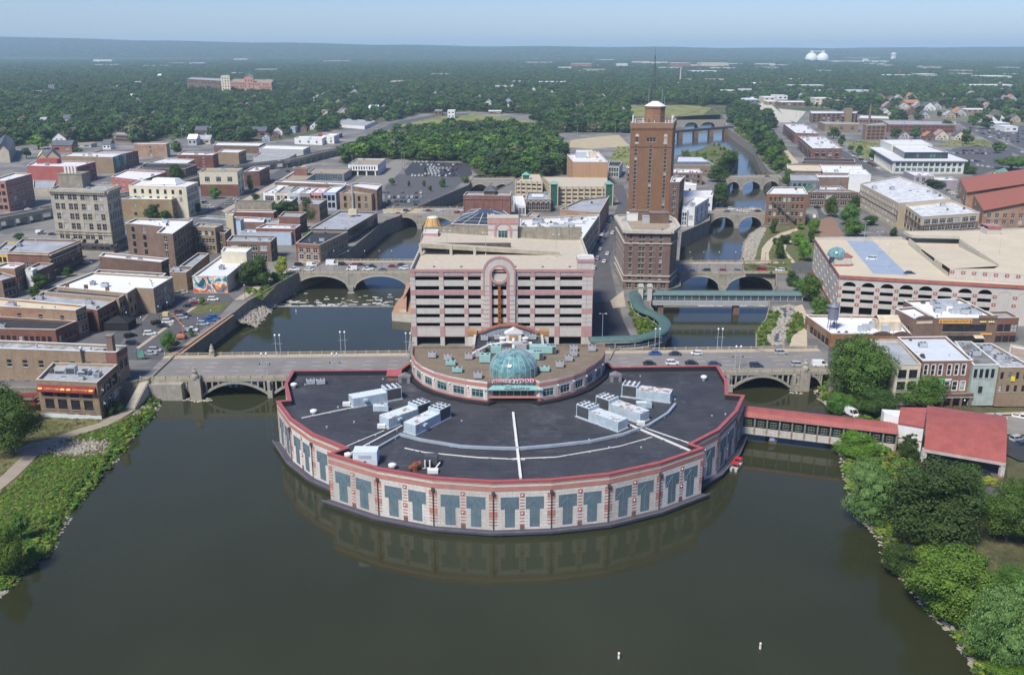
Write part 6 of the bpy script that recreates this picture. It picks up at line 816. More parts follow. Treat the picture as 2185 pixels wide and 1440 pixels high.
 if sp=='leland':
  s=MB()
  for E0,E1 in((A,B),(B,C),(C,D),(D,A)):
   s.obox(E0,E1,0,.5,z1-3.2,z1-.2,0);LL=math.dist(E0,E1);nn=int(LL/1.5)
   for k in range(nn):p0=wat(E0,E1,(k+.5)/nn,.25,0);s.box(p0[0]-.35,p0[1]-.25,z1-4.1,p0[0]+.35,p0[1]+.25,z1-3.2,0)
  s.mk('arcaded_cornice',[leland],th)
  s=MB();nn=22
  for k in range(nn):s.obox(lerp(A,B,(k+.35)/nn),lerp(A,B,(k+.6)/nn),0,.14,z1-14.4,z1-4.3,0)if not(.1<(k+.5)/nn<.22 or.78<(k+.5)/nn<.9 or.38<(k+.5)/nn<.63)else None
  s.obox(A,B,0,.35,z1-15,z1-14.4,0);s.obox(B,C,0,.35,z1-15,z1-14.4,0);s.mk('brick_rib',[leland],th)
  for t in(.16,.84):
   s=MB();c0=wat(A,B,t,.12,0);s.poly([(c0[0]-1.25,c0[1],z1-8.6)]+[(c0[0]-1.25*math.cos(math.pi*k/8),c0[1],z1-8.4+1.6*math.sin(math.pi*k/8))for k in range(9)]+[(c0[0]+1.25,c0[1],z1-8.6)],0);s.poly([(c0[0]-1.2,c0[1],z1-13.2),(c0[0]+1.2,c0[1],z1-13.2),(c0[0]+1.2,c0[1],z1-12.1),(c0[0]-1.2,c0[1],z1-12.1)],0);s.mk('arch_trim',[tcr],th)
  s=MB()
  for t in(.145,.5,.855):s.obox(lerp(A,B,t-.045),lerp(A,B,t-.038),0,.12,2,z1-15,0);s.obox(lerp(A,B,t+.038),lerp(A,B,t+.045),0,.12,2,z1-15,0)
  s.mk('brick_pilaster',[leland],th)
  q=lambda u,v:lerp(lerp(A,B,u),lerp(D,C,u),v);c0=q(.52,.5)
  O8=[(c0[0]+6.6*math.cos(math.pi*(2*k+1)/8),c0[1]+6.6*math.sin(math.pi*(2*k+1)/8))for k in range(8)]
  s=MB();s.prism(O8,z1-.8,z1+9.5,0);ph=s.mk('crown_house',[leland],th)
  s=MB()
  for k in range(8):s.obox(O8[k],O8[(k+1)%8],0,.35,z1+8.2,z1+9.5,0)
  s.mk('crown_cornice',[leland],ph)
  s=MB()
  for k in(5,6,4):
   p0=wat(O8[k],O8[(k+1)%8],.5,.06,0);a2=ang(O8[k],O8[(k+1)%8]);inst('window',win_mesh(1.6,3.2,'leland'),ph,(p0[0],p0[1],z1+3.5),a2)
  O9=[lerp(c0,p,1.1)for p in O8];T9=[lerp(c0,p,.28)for p in O8]
  for k in range(8):s.poly([(*O9[k],z1+9.5),(*O9[(k+1)%8],z1+9.5),(*T9[(k+1)%8],z1+12.6),(*T9[k],z1+12.6)],0)
  s.poly([(*p,z1+12.6)for p in T9],0);s.mk('crown_roof',[RF['white']],ph)
  s=MB();s.prism(T9,z1+12.61,z1+13.4,0);s.mk('crown_cap',[mdk],ph)
  # lattice mast
  s=MB();mx,my=c0[0]-1.5,c0[1];hm=33;zz=z1+13
  for k in range(11):
   r0=1.3*(1-k/12.5);r1=1.3*(1-(k+1)/12.5);a2=zz+hm*.85*k/11;a3=zz+hm*.85*(k+1)/11
   cs=[(mx+r0*sx,my+r0*sy,a2)for sx,sy in((1,1),(-1,1),(-1,-1),(1,-1))];ct=[(mx+r1*sx,my+r1*sy,a3)for sx,sy in((1,1),(-1,1),(-1,-1),(1,-1))]
   for j in range(4):s.bar(cs[j],ct[j],.07);s.bar(cs[j],ct[(j+1)%4],.035);s.bar(cs[j],cs[(j+1)%4],.035)
  s.bar((mx,my,zz+hm*.8),(mx,my,zz+hm),.1);mast=s.mk('antenna_mast',[mdk],th)
  for dx,hh in((-4.5,9),(4.2,8),(6,3)):s=MB();s.bar((c0[0]+dx,c0[1],z1),(c0[0]+dx,c0[1],z1+12+hh),.1);s.mk('whip_antenna',[metal],th)
  for k in range(16):
   t=rnd.random();u,v=((.04+.92*t,.06)if k%3 else(.95,t));p0=q(u,v);s=MB();s.box(p0[0]-.3,p0[1]-.2,z1-.5,p0[0]+.3,p0[1]+.2,z1+rnd.uniform(1,3),0);s.mk('antenna_panel',[twh if k%2 else mdk],th)
  for u in(.04,.97):p0=q(u,.1);s=MB();s.bar((*p0,z1),(*p0,z1+4.6),.5,0,10);s.mk('horn_antenna',[twh],th)
 if sp=='hotel':
  s=MB()
  for zz,o2 in((z1-1.3,1.2),(z1-6.2,.45),(6.2,.45),(3.6,.4)):
   for k in range(n):s.obox(P[k],P[(k+1)%n],0,o2,zz,zz+(1.3 if o2>1 else.5),0)
  s.mk('cornice',[tst],th)
  I=inset(P,3.4);s=MB();s.poly([(x,y,z1-.4)for x,y in inset(P,.3)],1)
  s.poly([(x,y,z1-.38)for x,y in I],0);s.mk('roof_terrace',[RF['tan'],clt],th)
  for u,v,w,d,hh,m2 in((.4,.72,9,5,4,brown_brick),(.8,.55,9,6,4.2,brown_brick),(.27,.7,5,4,3,twh),(.55,.55,4,3,2.5,metal)):
   p0=lerp(lerp(P[0],P[1],u),lerp(P[5],P[4],u),v);s=MB();s.box(p0[0]-w/2,p0[1]-d/2,z1-.4,p0[0]+w/2,p0[1]+d/2,z1+hh,0);s.box(p0[0]-w/2-.15,p0[1]-d/2-.15,z1+hh,p0[0]+w/2+.15,p0[1]+d/2+.15,z1+hh+.25,0);s.mk('penthouse',[m2],th)
  s=MB()
  for r in range(8):
   for k in range(3):p0=wat(P[0],P[1],.665,.05,0);zz=4.6+2.68*r;s.obox(lerp(P[0],P[1],.64),lerp(P[0],P[1],.69),0,.08,zz-.2,zz+.1,0)
  s.mk('stone_strip',[tst],th)
 if sp=='fire_escape':
  s=MB();q=lambda t,d,z:wat(A,B,t,d,z);zz=z1-4;t=.12
  for k in range(5):
   t2=t+.2;z2=zz-4.2
   if k<4:s.bar(q(t,1,zz),q(t2,1,z2),.14);s.bar(q(t,1.6,zz),q(t2,1.6,z2),.14);s.bar(q(t,1.3,zz+1),q(t2,1.3,z2+1),.07)
   s.poly([q(t2-.03,.1,z2),q(t2+.05,.1,z2),q(t2+.05,1.8,z2),q(t2-.03,1.8,z2)],0);s.bar(q(t2-.03,1.8,z2+1),q(t2+.05,1.8,z2+1),.07);s.bar(q(t2+.05,1.8,z2),q(t2+.05,0,z2-1.5),.1)
   t=t2;zz=z2
   if zz<4:break
  s.mk('fire_escape',[mdk],th)
 if sp=='green_terrace':Q=[lerp(lerp(A,B,u),lerp(D,C,u),v)for u,v in((.15,-.35),(.75,-.35),(.75,-.02),(.15,-.02))];s=MB();s.prism(Q,0,z1-4,1,0);s.mk('roof_terrace',[pnt('green_turf',(.03,.17,.06),.8),W['slate']],th)
 if sp=='balconies':
  for k in range(8):
   for r in range(3):
    s=MB();t=.08+.11*k;a2=lerp(D,A,t);b2=lerp(D,A,t+.05);s.obox(a2,b2,0,1.6,1+r*3.7,1.2+r*3.7,0);s.obox(a2,b2,1.5,1.6,1.2+r*3.7,2.3+r*3.7,0);s.mk('balcony',[mdk],th)
 if sp=='fins':
  for k in range(13):s=MB();p0=wat(A,B,.01+k*.0817,.3,0);s.box(p0[0]-.45,p0[1]-.5,0,p0[0]+.45,p0[1]+.3,z1-1,0);s.mk('fin',[W['civic']],th)
  for k in range(17):s=MB();t=.005+k*.062;s.obox(lerp(D,A,t),lerp(D,A,t+.008),0,.9,0,z1-1,0);s.mk('fin',[W['civic']],th)
  s=MB();O=inset(P,-2.2);s.prism(O,z1-.5,z1+.3,0);s.mk('roof_overhang',[RF['white']],th)
 if sp=='mill_tower':p0=lerp(A,B,.82);s=MB();s.box(p0[0]-5,p0[1]-3,0,p0[0]+5,p0[1]+6,z1+7,0);s.mk('stair_tower',[tan_brick],th)
 if sp=='smokestack':p0=lerp(A,B,.33);s=MB();s.lathe((p0[0],p0[1]-4),[(2,0),(1.2,28)],12,0);s.mk('smokestack',[brown_brick],th)
 if sp=='dome_small':
  p0=lerp(lerp(A,B,.2),lerp(D,C,.2),.6);s=MB();s.lathe(p0,[(3.2,z1-.5),(2.6,z1+1),(.9,z1+2.2),(.3,z1+3.4)],14,0);s.mk('roof_dome',[twh],th)
  s=MB();I=inset(P,5)
  for k in range(n):s.poly([(*P[k],z1-.1),(*P[(k+1)%n],z1-.1),(*I[(k+1)%n],z1+2.6),(*I[k],z1+2.6)],0)
  s.poly([(x,y,z1+2.6)for x,y in I],1);s.mk('skirt_roof',[RF['slate'],RF['pale']],th)
 if sp=='distillery':
  s=MB();s.obox(lerp(A,B,.09),lerp(A,B,.60),0,.25,7.9,9.5,0);sg=s.mk('name_sign',[pnt('amber_sign',(.78,.42,.10),.6,var=.1)],th)
  text('GILLEN BROTHERS DISTILLERY',.75,mdk,sg,wat(A,B,.345,.3,8.25),ang(A,B),.03,'lettering',90,L*.41)
  for t in(.115,.575):s=MB();p0=wat(A,B,t,.3,8.7);s.box(p0[0]-.25,p0[1]-.05,8.3,p0[0]+.25,p0[1]+.05,9.1,0);s.mk('barrel_emblem',[mdk],sg)
  for k in range(6):s=MB();p0=wat(A,B,.74+.033*k+(.03 if k>2 else 0),.2,0);s.lathe((p0[0],p0[1]),[(.05,8.1),(.4,8.4),(.4,8.5),(.05,8.8)],10,0);s.mk('round_light',[pnt('yellow_lamp',(.85,.75,.25),.5)],th)
  s=MB();s.obox(lerp(A,B,.7),lerp(A,B,.985),-.1,.25,z1-.2,z1+.9,0);s.mk('raised_parapet',[brown_brick],th)
  s=MB();s.obox(lerp(A,B,.76),lerp(A,B,.94),0,.2,3.5,4.1,0);s.mk('small_sign',[pnt('amber_sign',(.78,.42,.10),.6)],th)
  s=MB();s.poly([wat(A,B,.65,.05,3.3),wat(A,B,.65,2,2.6),wat(A,B,.8,2,2.6),wat(A,B,.8,.05,3.3)],0);s.mk('awning',[tcr],th)
  for u,v,w,d,hh in((.35,.5,4,3,2),(.55,.35,5,3,1.5),(.75,.55,6,2.4,2),(.6,.75,8,2.5,2.2),(.8,.3,3,3,1.5)):p0=lerp(lerp(A,B,u),lerp(D,C,u),v);s=MB();s.box(p0[0]-w/2,p0[1]-d/2,z1-.8,p0[0]+w/2,p0[1]+d/2,z1-.8+hh,0);s.mk('air_handler',[metal],th)
 if sp=='shop_sign':
  s=MB();s.obox(lerp(A,B,.15),lerp(A,B,.95),0,.2,7.9,8.8,0);s.mk('shop_sign',[tcr],th)
  s=MB();a2,b2=lerp(A,B,.1),lerp(A,B,.98)
  for k in range(8):t0,t1=k/8,(k+1)/8;s.obox(lerp(a2,b2,t0),lerp(a2,b2,t1),-.1,.2,z1-.1,z1+.3+.7*math.sin(math.pi*(k+.5)/8),0)
  s.mk('curved_parapet',[brown_brick],th)
 if sp=='water_tank':
  p0=lerp(lerp(A,B,.12),lerp(D,C,.12),.35);s=MB()
  for sx in(-1.3,1.3):
   for sy in(-1.3,1.3):s.bar((p0[0]+sx,p0[1]+sy,z1-.8),(p0[0]+sx*.8,p0[1]+sy*.8,z1+3),.12)
  s.bar((p0[0]-1.3,p0[1]-1.3,z1),(p0[0]+1.1,p0[1]-1.1,z1+2.8),.06);s.mk('tank_leg',[mdk],th)
  s=MB();s.lathe(p0,[(1.9,z1+3),(1.9,z1+8)],18,0);s.mk('tank_body',[pnt('tank_metal',(.22,.23,.29),.5,metal=.3)],th);s=MB();s.lathe(p0,[(2.3,z1+8),(.1,z1+9.8)],18,0);s.mk('tank_roof',[pnt('tank_metal',(.22,.23,.29),.5)],th)
  s=MB();p1=lerp(lerp(A,B,.78),lerp(D,C,.78),.45);s.box(p1[0]-4,p1[1]-4,z1-.7,p1[0]+4,p1[1]+3,z1+2.6,0);s.poly([(p1[0]-4,p1[1]-4,z1+2.6),(p1[0]+4,p1[1]-4,z1+2.6),(p1[0]+4,p1[1]-.5,z1+4.4),(p1[0]-4,p1[1]-.5,z1+4.4)],0);s.poly([(p1[0]-4,p1[1]-.5,z1+4.4),(p1[0]+4,p1[1]-.5,z1+4.4),(p1[0]+4,p1[1]+3,z1+2.6),(p1[0]-4,p1[1]+3,z1+2.6)],0);s.mk('tan_hood',[tcr],th)
  for k in range(8):u,v=.45+.07*k,.25+.08*(k%4);p1=lerp(lerp(A,B,u),lerp(D,C,u),v);s=MB();s.box(p1[0]-1.2,p1[1]-1,z1-.8,p1[0]+1.4,p1[1]+1,z1+rnd.uniform(.5,1.6),0);s.mk('air_handler',[metal],th)
  s=MB()
  for k in range(8):s.obox(lerp(A,B,.52+k*.03),lerp(A,B,.55+k*.03),-.1,.2,z1-.3,z1+.2+.9*math.sin(math.pi*(k+.5)/8),0);s.obox(lerp(A,B,.77+k*.028),lerp(A,B,.798+k*.028),-.1,.2,z1-.3,z1+.2+.9*math.sin(math.pi*(k+.5)/8),0)
  s.mk('curved_parapet',[dark_brick],th)
 if sp=='row_signs':
  s=MB();s.obox(lerp(A,B,.33),lerp(A,B,.49),0,.2,3.7,4.5,0);s.mk('green_sign',[pnt('green_sign',(.03,.48,.07),.5)],th);s=MB();s.obox(lerp(A,B,.495),lerp(A,B,.63),0,.2,3.8,4.4,0);s.mk('white_sign',[twh],th)
  s=MB();s.obox(A,B,.1,3.4,-.9,-.6,0);s.obox(A,B,3.3,3.4,-.6,.5,1);s.mk('rear_deck',[clt,pnt('timber',(.13,.09,.06),.9)],th)
  for k in range(6):s=MB();p0=wat(A,B,.03+.185*k,3.1,0);s.box(p0[0]-.3,p0[1]-.3,-4.5,p0[0]+.3,p0[1]+.3,-.9,0);s.mk('deck_post',[brown_brick],th)
 if sp=='yellow_sign':s=MB();s.obox(lerp(A,B,.38),lerp(A,B,.5),0,.3,4.6,6.2,0);s.mk('yellow_sign',[pnt('yellow_sign',(.85,.62,.03),.5)],th)
 if nm=='mural_building':
  m,nt,b=newmat('abstract_mural');p=pos(nt,1,1,.7);no=N(nt,'ShaderNodeTexNoise');no.inputs['Scale'].default_value=.17;no.inputs['Detail'].default_value=3;no.inputs['Distortion'].default_value=1.6;nt.links.new(p,no.inputs['Vector'])
  cr=nt.nodes.new('ShaderNodeValToRGB');nt.links.new(no.outputs[0],cr.inputs[0]);els=cr.color_ramp.elements;els[0].position=.28;els[0].color=(.01,.05,.10,1);els[1].position=.75;els[1].color=(.02,.08,.13,1)
  for q,cc in((.40,(.02,.10,.17)),(.44,(.10,.35,.42)),(.47,(.72,.72,.70)),(.52,(.85,.55,.30)),(.55,(.80,.22,.03)),(.59,(.60,.06,.04)),(.63,(.05,.2,.28))):e=els.new(q);e.color=c4(cc)
  nt.links.new(cr.outputs[0],b.inputs['Base Color']);b.inputs['Roughness'].default_value=.7
  s=MB();facade(s,wat(A,B,.01,.06,0)[:2],wat(A,B,.99,.06,0)[:2],.3,z1-.5,[(L*.16,L*.26,6,8)],0,0,.05);s.mk('mural',[m],th)
 if sp=='east_garage':bd_east=bd
 # ---- east garage roof
th=bd_east['th'];P0=bd_east['p'];z1=bd_east['z']
mb=MB();I=inset(P0,.35);mb.poly([(x,y,z1-.9)for x,y in I],0)
for k in range(len(P0)):a,b2=I[k],I[(k+1)%len(P0)];mb.poly([(*b2,z1-.9),(*a,z1-.9),(*a,z1),(*b2,z1)],1);mb.poly([(*P0[k],z1),(*P0[(k+1)%len(P0)],z1),(*b2,z1),(*a,z1)],1)
mb.mk('roof_deck',[RF['deck'],W['east_garage']],th)
mb=MB();mb.prism(EG['raised'],z1-.8,19.5,1,0);mb.mk('upper_deck',[RF['deck'],W['east_garage']],th)
mb=MB();mb.poly([tuple(p)for p in EG['ramp']],0);mb.mk('ramp',[RF['deck']],th)
mb=MB();mb.prism(EG['over'],18.3,19.7,1,0);mb.mk('overpass_slab',[RF['deck'],clt],th)
mb=MB();mb.poly([(x,y,z1-.86)for x,y in EG['blue']],0);mb.mk('painted_strip',[pnt('blue_grey_coating',(.30,.37,.47),.7,var=.1,scale=.2)],th)
for Lw,zz in((EG['wall1'],z1-.9),([EG['raised'][4],EG['raised'][5]],18.6)):
 for a,b2 in zip(Lw,Lw[1:]):
  L=math.dist(a,b2);nn=int(L/1.6)
  for k in range(nn):s=MB();s.obox(lerp(a,b2,(k+.08)/nn),lerp(a,b2,(k+.75)/nn),-.15,.15,zz,zz+1.5+(1.6 if Lw is EG['wall1']and k<nn*.5 else 0),0);s.mk('slat_panel',[clt],th)
for k in range(12):
 x0=lerp(EG['raised'][0],EG['raised'][1],k/12+.02);inst('medallion',garm['med'],th,(x0[0],x0[1]-.05,18.4),ang(EG['raised'][0],EG['raised'][1]))
mb=MB();mb.obox(P0[4],P0[5],0,.3,z1-.9,z1+.7,0);mb.mk('deck_parapet',[clt],th)
a,b2=EG['lift'];mb=MB();mb.obox(a,b2,-7,0,19.5,23.2,1);mb.obox(a,b2,-7.4,.4,22.4,23.8,0,2);mb.mk('lift_house',[pnt('brick_red_tile',(.36,.12,.09)),W['east_garage'],RF['pink']],th)
tx,ty=EG['tower'];mb=MB();mb.box(tx-3.6,ty-2,z1-.9,tx+3.8,ty+5,z1+3,1);mb.box(tx-3.8,ty-2.2,z1+3,tx+4,ty+5.2,z1+3.5,0);mb.box(tx-3.75,ty-2.15,z1-.9,tx+3.95,ty+5,z1-.1,0);mb.mk('stair_tower',[pnt('brick_red_tile',(.36,.12,.09)),W['east_garage']],th)
def glass_dome(th,c,r,z,squash,nseg,nring,rib=.06,drum=0):
 s=MB();prof=[(r,z-drum)]if drum else[];prof+=[(r*math.cos(math.pi/2*k/12),z+r*squash*math.sin(math.pi/2*k/12))for k in range(12)];s.lathe(c,prof,nseg*2,0);s.mk('dome_glass',[dome_m],th,smooth=False)
 for k in range(nseg):
  t=2*math.pi*k/nseg;q=MB();pp=[(c[0]+(rr+.03)*math.cos(t),c[1]+(rr+.03)*math.sin(t),zz)for rr,zz in prof]
  for a,b3 in zip(pp,pp[1:]):q.bar(a,b3,rib)
  q.mk('dome_rib',[metal],th)
 for k in range(nring):
  i=int(len(prof)*k/nring);rr,zz=prof[i];q=MB()
  for j in range(nseg*2):t0,t1=math.pi*j/nseg,math.pi*(j+1)/nseg;q.bar((c[0]+(rr+.03)*math.cos(t0),c[1]+(rr+.03)*math.sin(t0),zz),(c[0]+(rr+.03)*math.cos(t1),c[1]+(rr+.03)*math.sin(t1),zz),rib*.8)
  q.mk('dome_ring',[metal],th)
dome_m,nt,b=newmat('teal_dome_glass');p=pos(nt);nt.links.new(mixn(nt,ramp(nt,noise(nt,p,.6,2),.35,.7),(.06,.16,.17),(.19,.36,.37)),b.inputs['Base Color']);b.inputs['Roughness'].default_value=.12;b.inputs['Specular IOR Level'].default_value=.8
glass_dome(th,(tx-2,ty+1),3.9,z1+3.2,.95,12,4)
# ---- casino pavilion on the water
pav=thing('casino_pavilion','huge fan shaped floating pavilion with black roof and pink and white walls','casino',(0,230,-6.5))
ZP,ZB=7.6,-5.3;n=len(PAV);I=inset(PAV,.7)
mb=MB();mb.poly([(x,y,5.9)for x,y in I],0);rfm=pnt('black_membrane_roof',(.028,.03,.038),.7,var=.3,scale=.12,c2=(.05,.052,.062),fine=.2)
m,nt,b=newmat('scuffed_black_roof');p=pos(nt)
c=mixn(nt,ramp(nt,noise(nt,p,.1,4,.7),.35,.7),(.026,.028,.036),(.05,.052,.062));wv=N(nt,'ShaderNodeTexWave');wv.inputs['Scale'].default_value=.9;wv.inputs['Distortion'].default_value=7;nt.links.new(p,wv.inputs['Vector'])
c=mixn(nt,ramp(nt,noise(nt,p,.07,6,.8),.54,.70,0,.5),c,(.13,.135,.15));c=mixn(nt,ramp(nt,noise(nt,pos(nt,.25,1.6,1),.5,5,.8),.60,.68,0,.5),c,(.17,.175,.19));bt=N(nt,'ShaderNodeTexBrick');bt.inputs['Scale'].default_value=1;bt.inputs['Brick Width'].default_value=12;bt.inputs['Row Height'].default_value=3.2;bt.inputs['Mortar Size'].default_value=.05;nt.links.new(p,bt.inputs['Vector'])
c=mixn(nt,ramp(nt,bt.outputs['Fac'],0,1,0,.35),c,(.12,.12,.13));nt.links.new(c,b.inputs['Base Color']);b.inputs['Roughness'].default_value=.68;bump(nt,b,noise(nt,p,2,2),.2,.05);rfm=m
mb.mk('roof',[rfm],pav)
mb=MB();cap=MB()
for k in range(n):
 a,b2=I[k],I[(k+1)%n];A,B=PAV[k],PAV[(k+1)%n]
 if k==20:continue
 mb.poly([(*b2,5.9),(*a,5.9),(*a,ZP),(*b2,ZP)],0)
mb.mk('parapet_inner',[pnt('black_upstand',(.018,.018,.026),.6,var=.2)],pav)
for k in range(n):
 if k==20:continue
 A,B=PAV[k],PAV[(k+1)%n];O=inset(PAV,-.15);J=inset(PAV,.85);c1=MB();a,b2,c2,d2=O[k],O[(k+1)%n],J[(k+1)%n],J[k]
 c1.poly([(*a,ZP),(*b2,ZP),(*c2,ZP),(*d2,ZP)],0);c1.poly([(*a,ZP-.45),(*b2,ZP-.45),(*b2,ZP),(*a,ZP)],0);c1.poly([(*c2,ZP-.2),(*d2,ZP-.2),(*d2,ZP),(*c2,ZP)],0);c1.mk('parapet_cap',[red_cap],pav)
def skin(name,A,B,x0,x1,z0,z1,m,out=.06,parent=pav):
 """thin cladding panel standing proud of a wall"""
 L=math.dist(A,B);s=MB();s.obox(lerp(A,B,x0/L),lerp(A,B,x1/L),0,out,z0,z1,0);return s.mk(name,[m],parent)
m,nt,b=newmat('arch_print_panel');p=pos(nt,1,1,1);nt.links.new(mixn(nt,ramp(nt,noise(nt,p,.5,4,.7),.3,.7),(.085,.125,.155),(.13,.185,.215)),b.inputs['Base Color']);b.inputs['Roughness'].default_value=.55;teal_p=m
line_m=pnt('pale_teal_line',(.17,.25,.29),.6)
walls=MB();downs=0
motif=[k for k in range(15)if k not in(3,11)]
for k in range(n):
 if k==20:continue
 A,B=PAV[k],PAV[(k+1)%n];L=math.dist(A,B)
 s=MB();facade(s,A,B,ZB,ZP-.2,[],0);s.mk('wall',[wbr],pav)
 skin('salmon_band',A,B,0,L,4.9,6.1,salmon,.05);skin('salmon_band',A,B,0,L,6.75,7.1,salmon,.09)
 if k in(3,11):
  for j in range(9):skin('salmon_stripe',A,B,0,L,ZB+.5+j*1.1,ZB+1.0+j*1.1,salmon,.04)
 if k not in motif:continue
 for j in range(3):
  s=MB();s.obox(A,B,0,.03,ZB+1.6+2.6*j,ZB+1.64+2.6*j,0)
 w=L
 for half in(0,1):
  c0=w*(.285 if half==0 else.715);tw=w*.156;sw=w*.085
  for nm2,x0,x1,za,zb in(('panel',c0-tw,c0+tw,.2,3.35),('panel',c0-sw,c0+sw,-4.6,.2)):skin('teal_panel',A,B,x0,x1,za,zb,teal_p,.07)
  s=MB();q=lambda x,z:wat(A,B,x/L,.1,z)
  for sg in(-1,1):
   for j in range(6):t0,t1=j/6,(j+1)/6;s.bar(q(c0+sg*sw*(1-t0**1.6),.2+2.6*t0),q(c0+sg*sw*(1-t1**1.6),.2+2.6*t1),.06);s.bar(q(c0+sg*tw*.95*(1-t0**1.6),.2+2*t0),q(c0+sg*tw*.95*(1-t1**1.6),.2+2*t1),.05)
  s.bar(q(c0,-4.6),q(c0,2.8),.05);s.mk('arch_outline',[line_m],pav)
  # pilasters: narrow in the middle, wide at both ends, striped
 for x0,x1,kind in((w*.462,w*.538,0),(0,w*.068,1),(w*.932,w,1)):
  for za,zb in((3.3,4.4),(-1.6,-.4))if kind==0 else((3.0,4.3),(-1.9,-.4)):skin('salmon_block',A,B,x0,x1,za,zb,salmon,.09)
  if kind==0:skin('salmon_block',A,B,x0,x1,ZB,ZB+1.1,pnt('dark_salmon',(.20,.10,.09),.8),.09)
  for j in range(9):
   z=-4.1+j*.82
   if-2.2<z<-.2 or z>3:continue
   skin('salmon_stripe',A,B,x0,x1,z,z+.28,salmon,.06)
  if kind==0:
   for z in(3.8,-1.0):s=MB();p3=wat(A,B,.5,.2,z);s.lathe((p3[0],p3[1]),[(.05,z-.22),(.2,z),(.05,z+.22)],8,0);s.mk('wall_lamp',[twh],pav)
for k in(1,2,5,6,7,8,9,10,13,14):
 p3=PAV[k];cx,cy=p3[0],p3[1]-.25 if 3<k<12 else p3[1]-.1;ox=-.3 if k<4 else.3 if k>11 else 0;s=MB();s.bar((cx+ox,cy,ZB+.2),(cx+ox,cy,5),.11,0,6);s.box(cx+ox-.35,cy-.35,4.2,cx+ox+.35,cy+.3,5.0,0);s.mk('downpipe',[mdk],pav)
 # walkway and hull
for(k0,k1)in((0,3),(4,11),(12,15)):
 O=inset(PAV,-1.9)
 for k in range(k0,k1):
  A,B=PAV[k],PAV[(k+1)];s=MB();a,b2=O[k],O[k+1]
  if k==k0:a=wat(A,B,0,1.9,0)[:2];a=(a[0]-(B[0]-A[0])/math.dist(A,B)*1.5,a[1]-(B[1]-A[1])/math.dist(A,B)*1.5)
  if k==k1-1:b2=wat(A,B,1,1.9,0)[:2];b2=(b2[0]+(B[0]-A[0])/math.dist(A,B)*1.5,b2[1]+(B[1]-A[1])/math.dist(A,B)*1.5)
  s.prism([a,b2,B,A],-5.75,-5.3,0,0);s.obox(a,b2,-.3,.05,-5.3,-5.0,1);s.mk('walkway',[pnt('purple_grey_deck',(.075,.07,.09),.7,var=.2,scale=.5),pnt('deck_kerb',(.12,.115,.15),.7)],pav)
  s=MB();s.prism([lerp(a,A,.25),lerp(b2,B,.25),B,A],-8.5,-5.75,0,0);s.mk('hull',[pnt('rusty_hull',(.10,.085,.065),.8,var=.4,scale=.4,streak=.6)],pav)
for r,cc,pts in PIPES:
 s=MB();mt=twh if cc=='w' else pnt('blue_grey_duct',(.32,.37,.43),.5,var=.15)
 for a,b2 in zip(pts,pts[1:]):s.bar((*a,5.95+r),(*b2,5.95+r),r)
 s.mk('roof_pipe',[mt],pav)
 for a,b2 in zip(pts,pts[1:]):
  nn=int(math.dist(a,b2)/5)
  for j in range(nn):q=lerp(a,b2,(j+.5)/nn);s=MB();s.box(q[0]-.4,q[1]-.2,5.91,q[0]+.4,q[1]+.2,5.97+r,0);s.mk('pipe_support',[metal if j%2 else mdk],pav)
blu=pnt('pale_blue_steel',(.42,.51,.58),.5,var=.2,scale=.5,streak=.25)
def rusty(nm,amt):
 m,nt,b=newmat(nm);p=pos(nt);c=mixn(nt,ramp(nt,noise(nt,p,.45,4,.7),.60-amt*.08,.64-amt*.06),(.55,.62,.67),(.34,.17,.07));nt.links.new(c,b.inputs['Base Color']);b.inputs['Roughness'].default_value=.6;return m
RU=[rusty('blue_steel_top',0),rusty('streaked_steel_top',.5),rusty('rusty_steel_top',1.4)]
for(a,b2,lab,ru,sg)in AHU:
# box along its axis: long low body and taller condenser end nearest the hall
 if sg>0:lo,hi=a,b2
 else:lo,hi=b2,a
 c0=lerp(lo,hi,.5);t=thing('air_handler','pale blue rooftop air handler, '+lab,'air handler',(round(c0[0],2),round(c0[1],2),5.9),'large air handlers on the pavilion roof')
 m1=lerp(lo,hi,.68);w=2.1
 for(p,q,h,nm2,tm)in((lo,m1,3.0,'body',RU[ru]),(m1,hi,4.0,'condenser',RU[0])):
  s=MB();s.obox(p,q,-w,w,6.2,5.9+h,0,1);s.mk(nm2,[blu,tm],t)
 s=MB();s.obox(lerp(lo,hi,-.02),lerp(lo,hi,1.02),-w-.2,w+.2,5.91,6.2,0);s.mk('base_curb',[metal],t)
 s=MB();s.obox(lerp(m1,hi,.06),lerp(m1,hi,.94),w,w+.05,6.5,9.6,0);s.obox(lerp(m1,hi,.06),lerp(m1,hi,.94),-w-.05,-w,6.5,9.6,0);s.mk('coil_panel',[mdk],t)
 for i in range(3):
  for j in range(3):s=MB();q=lerp(m1,hi,(i+.5)/3);d=(j-1)*1.35;L2=math.dist(m1,hi);nx,ny=(hi[1]-m1[1])/L2,-(hi[0]-m1[0])/L2;s.lathe((q[0]+nx*d,q[1]+ny*d),[(.5,9.9),(.5,10.05)],10,0);s.mk('fan',[mdk],t)
 nr=int(math.dist(lo,m1)/1.1)
 for j in range(nr):s=MB();q0,q1=lerp(lo,m1,(j+.5)/nr),lerp(lo,m1,(j+.55)/nr);s.obox(q0,q1,-w-.04,w+.04,6.3,8.97,0);s.mk('panel_rib',[metal],t)
 s=MB();q0,q1=lerp(lo,m1,.3),lerp(lo,m1,.42);s.obox(q0,q1,w,w+.8,7.6,8.2,0);s.mk('hood',[blu],t)
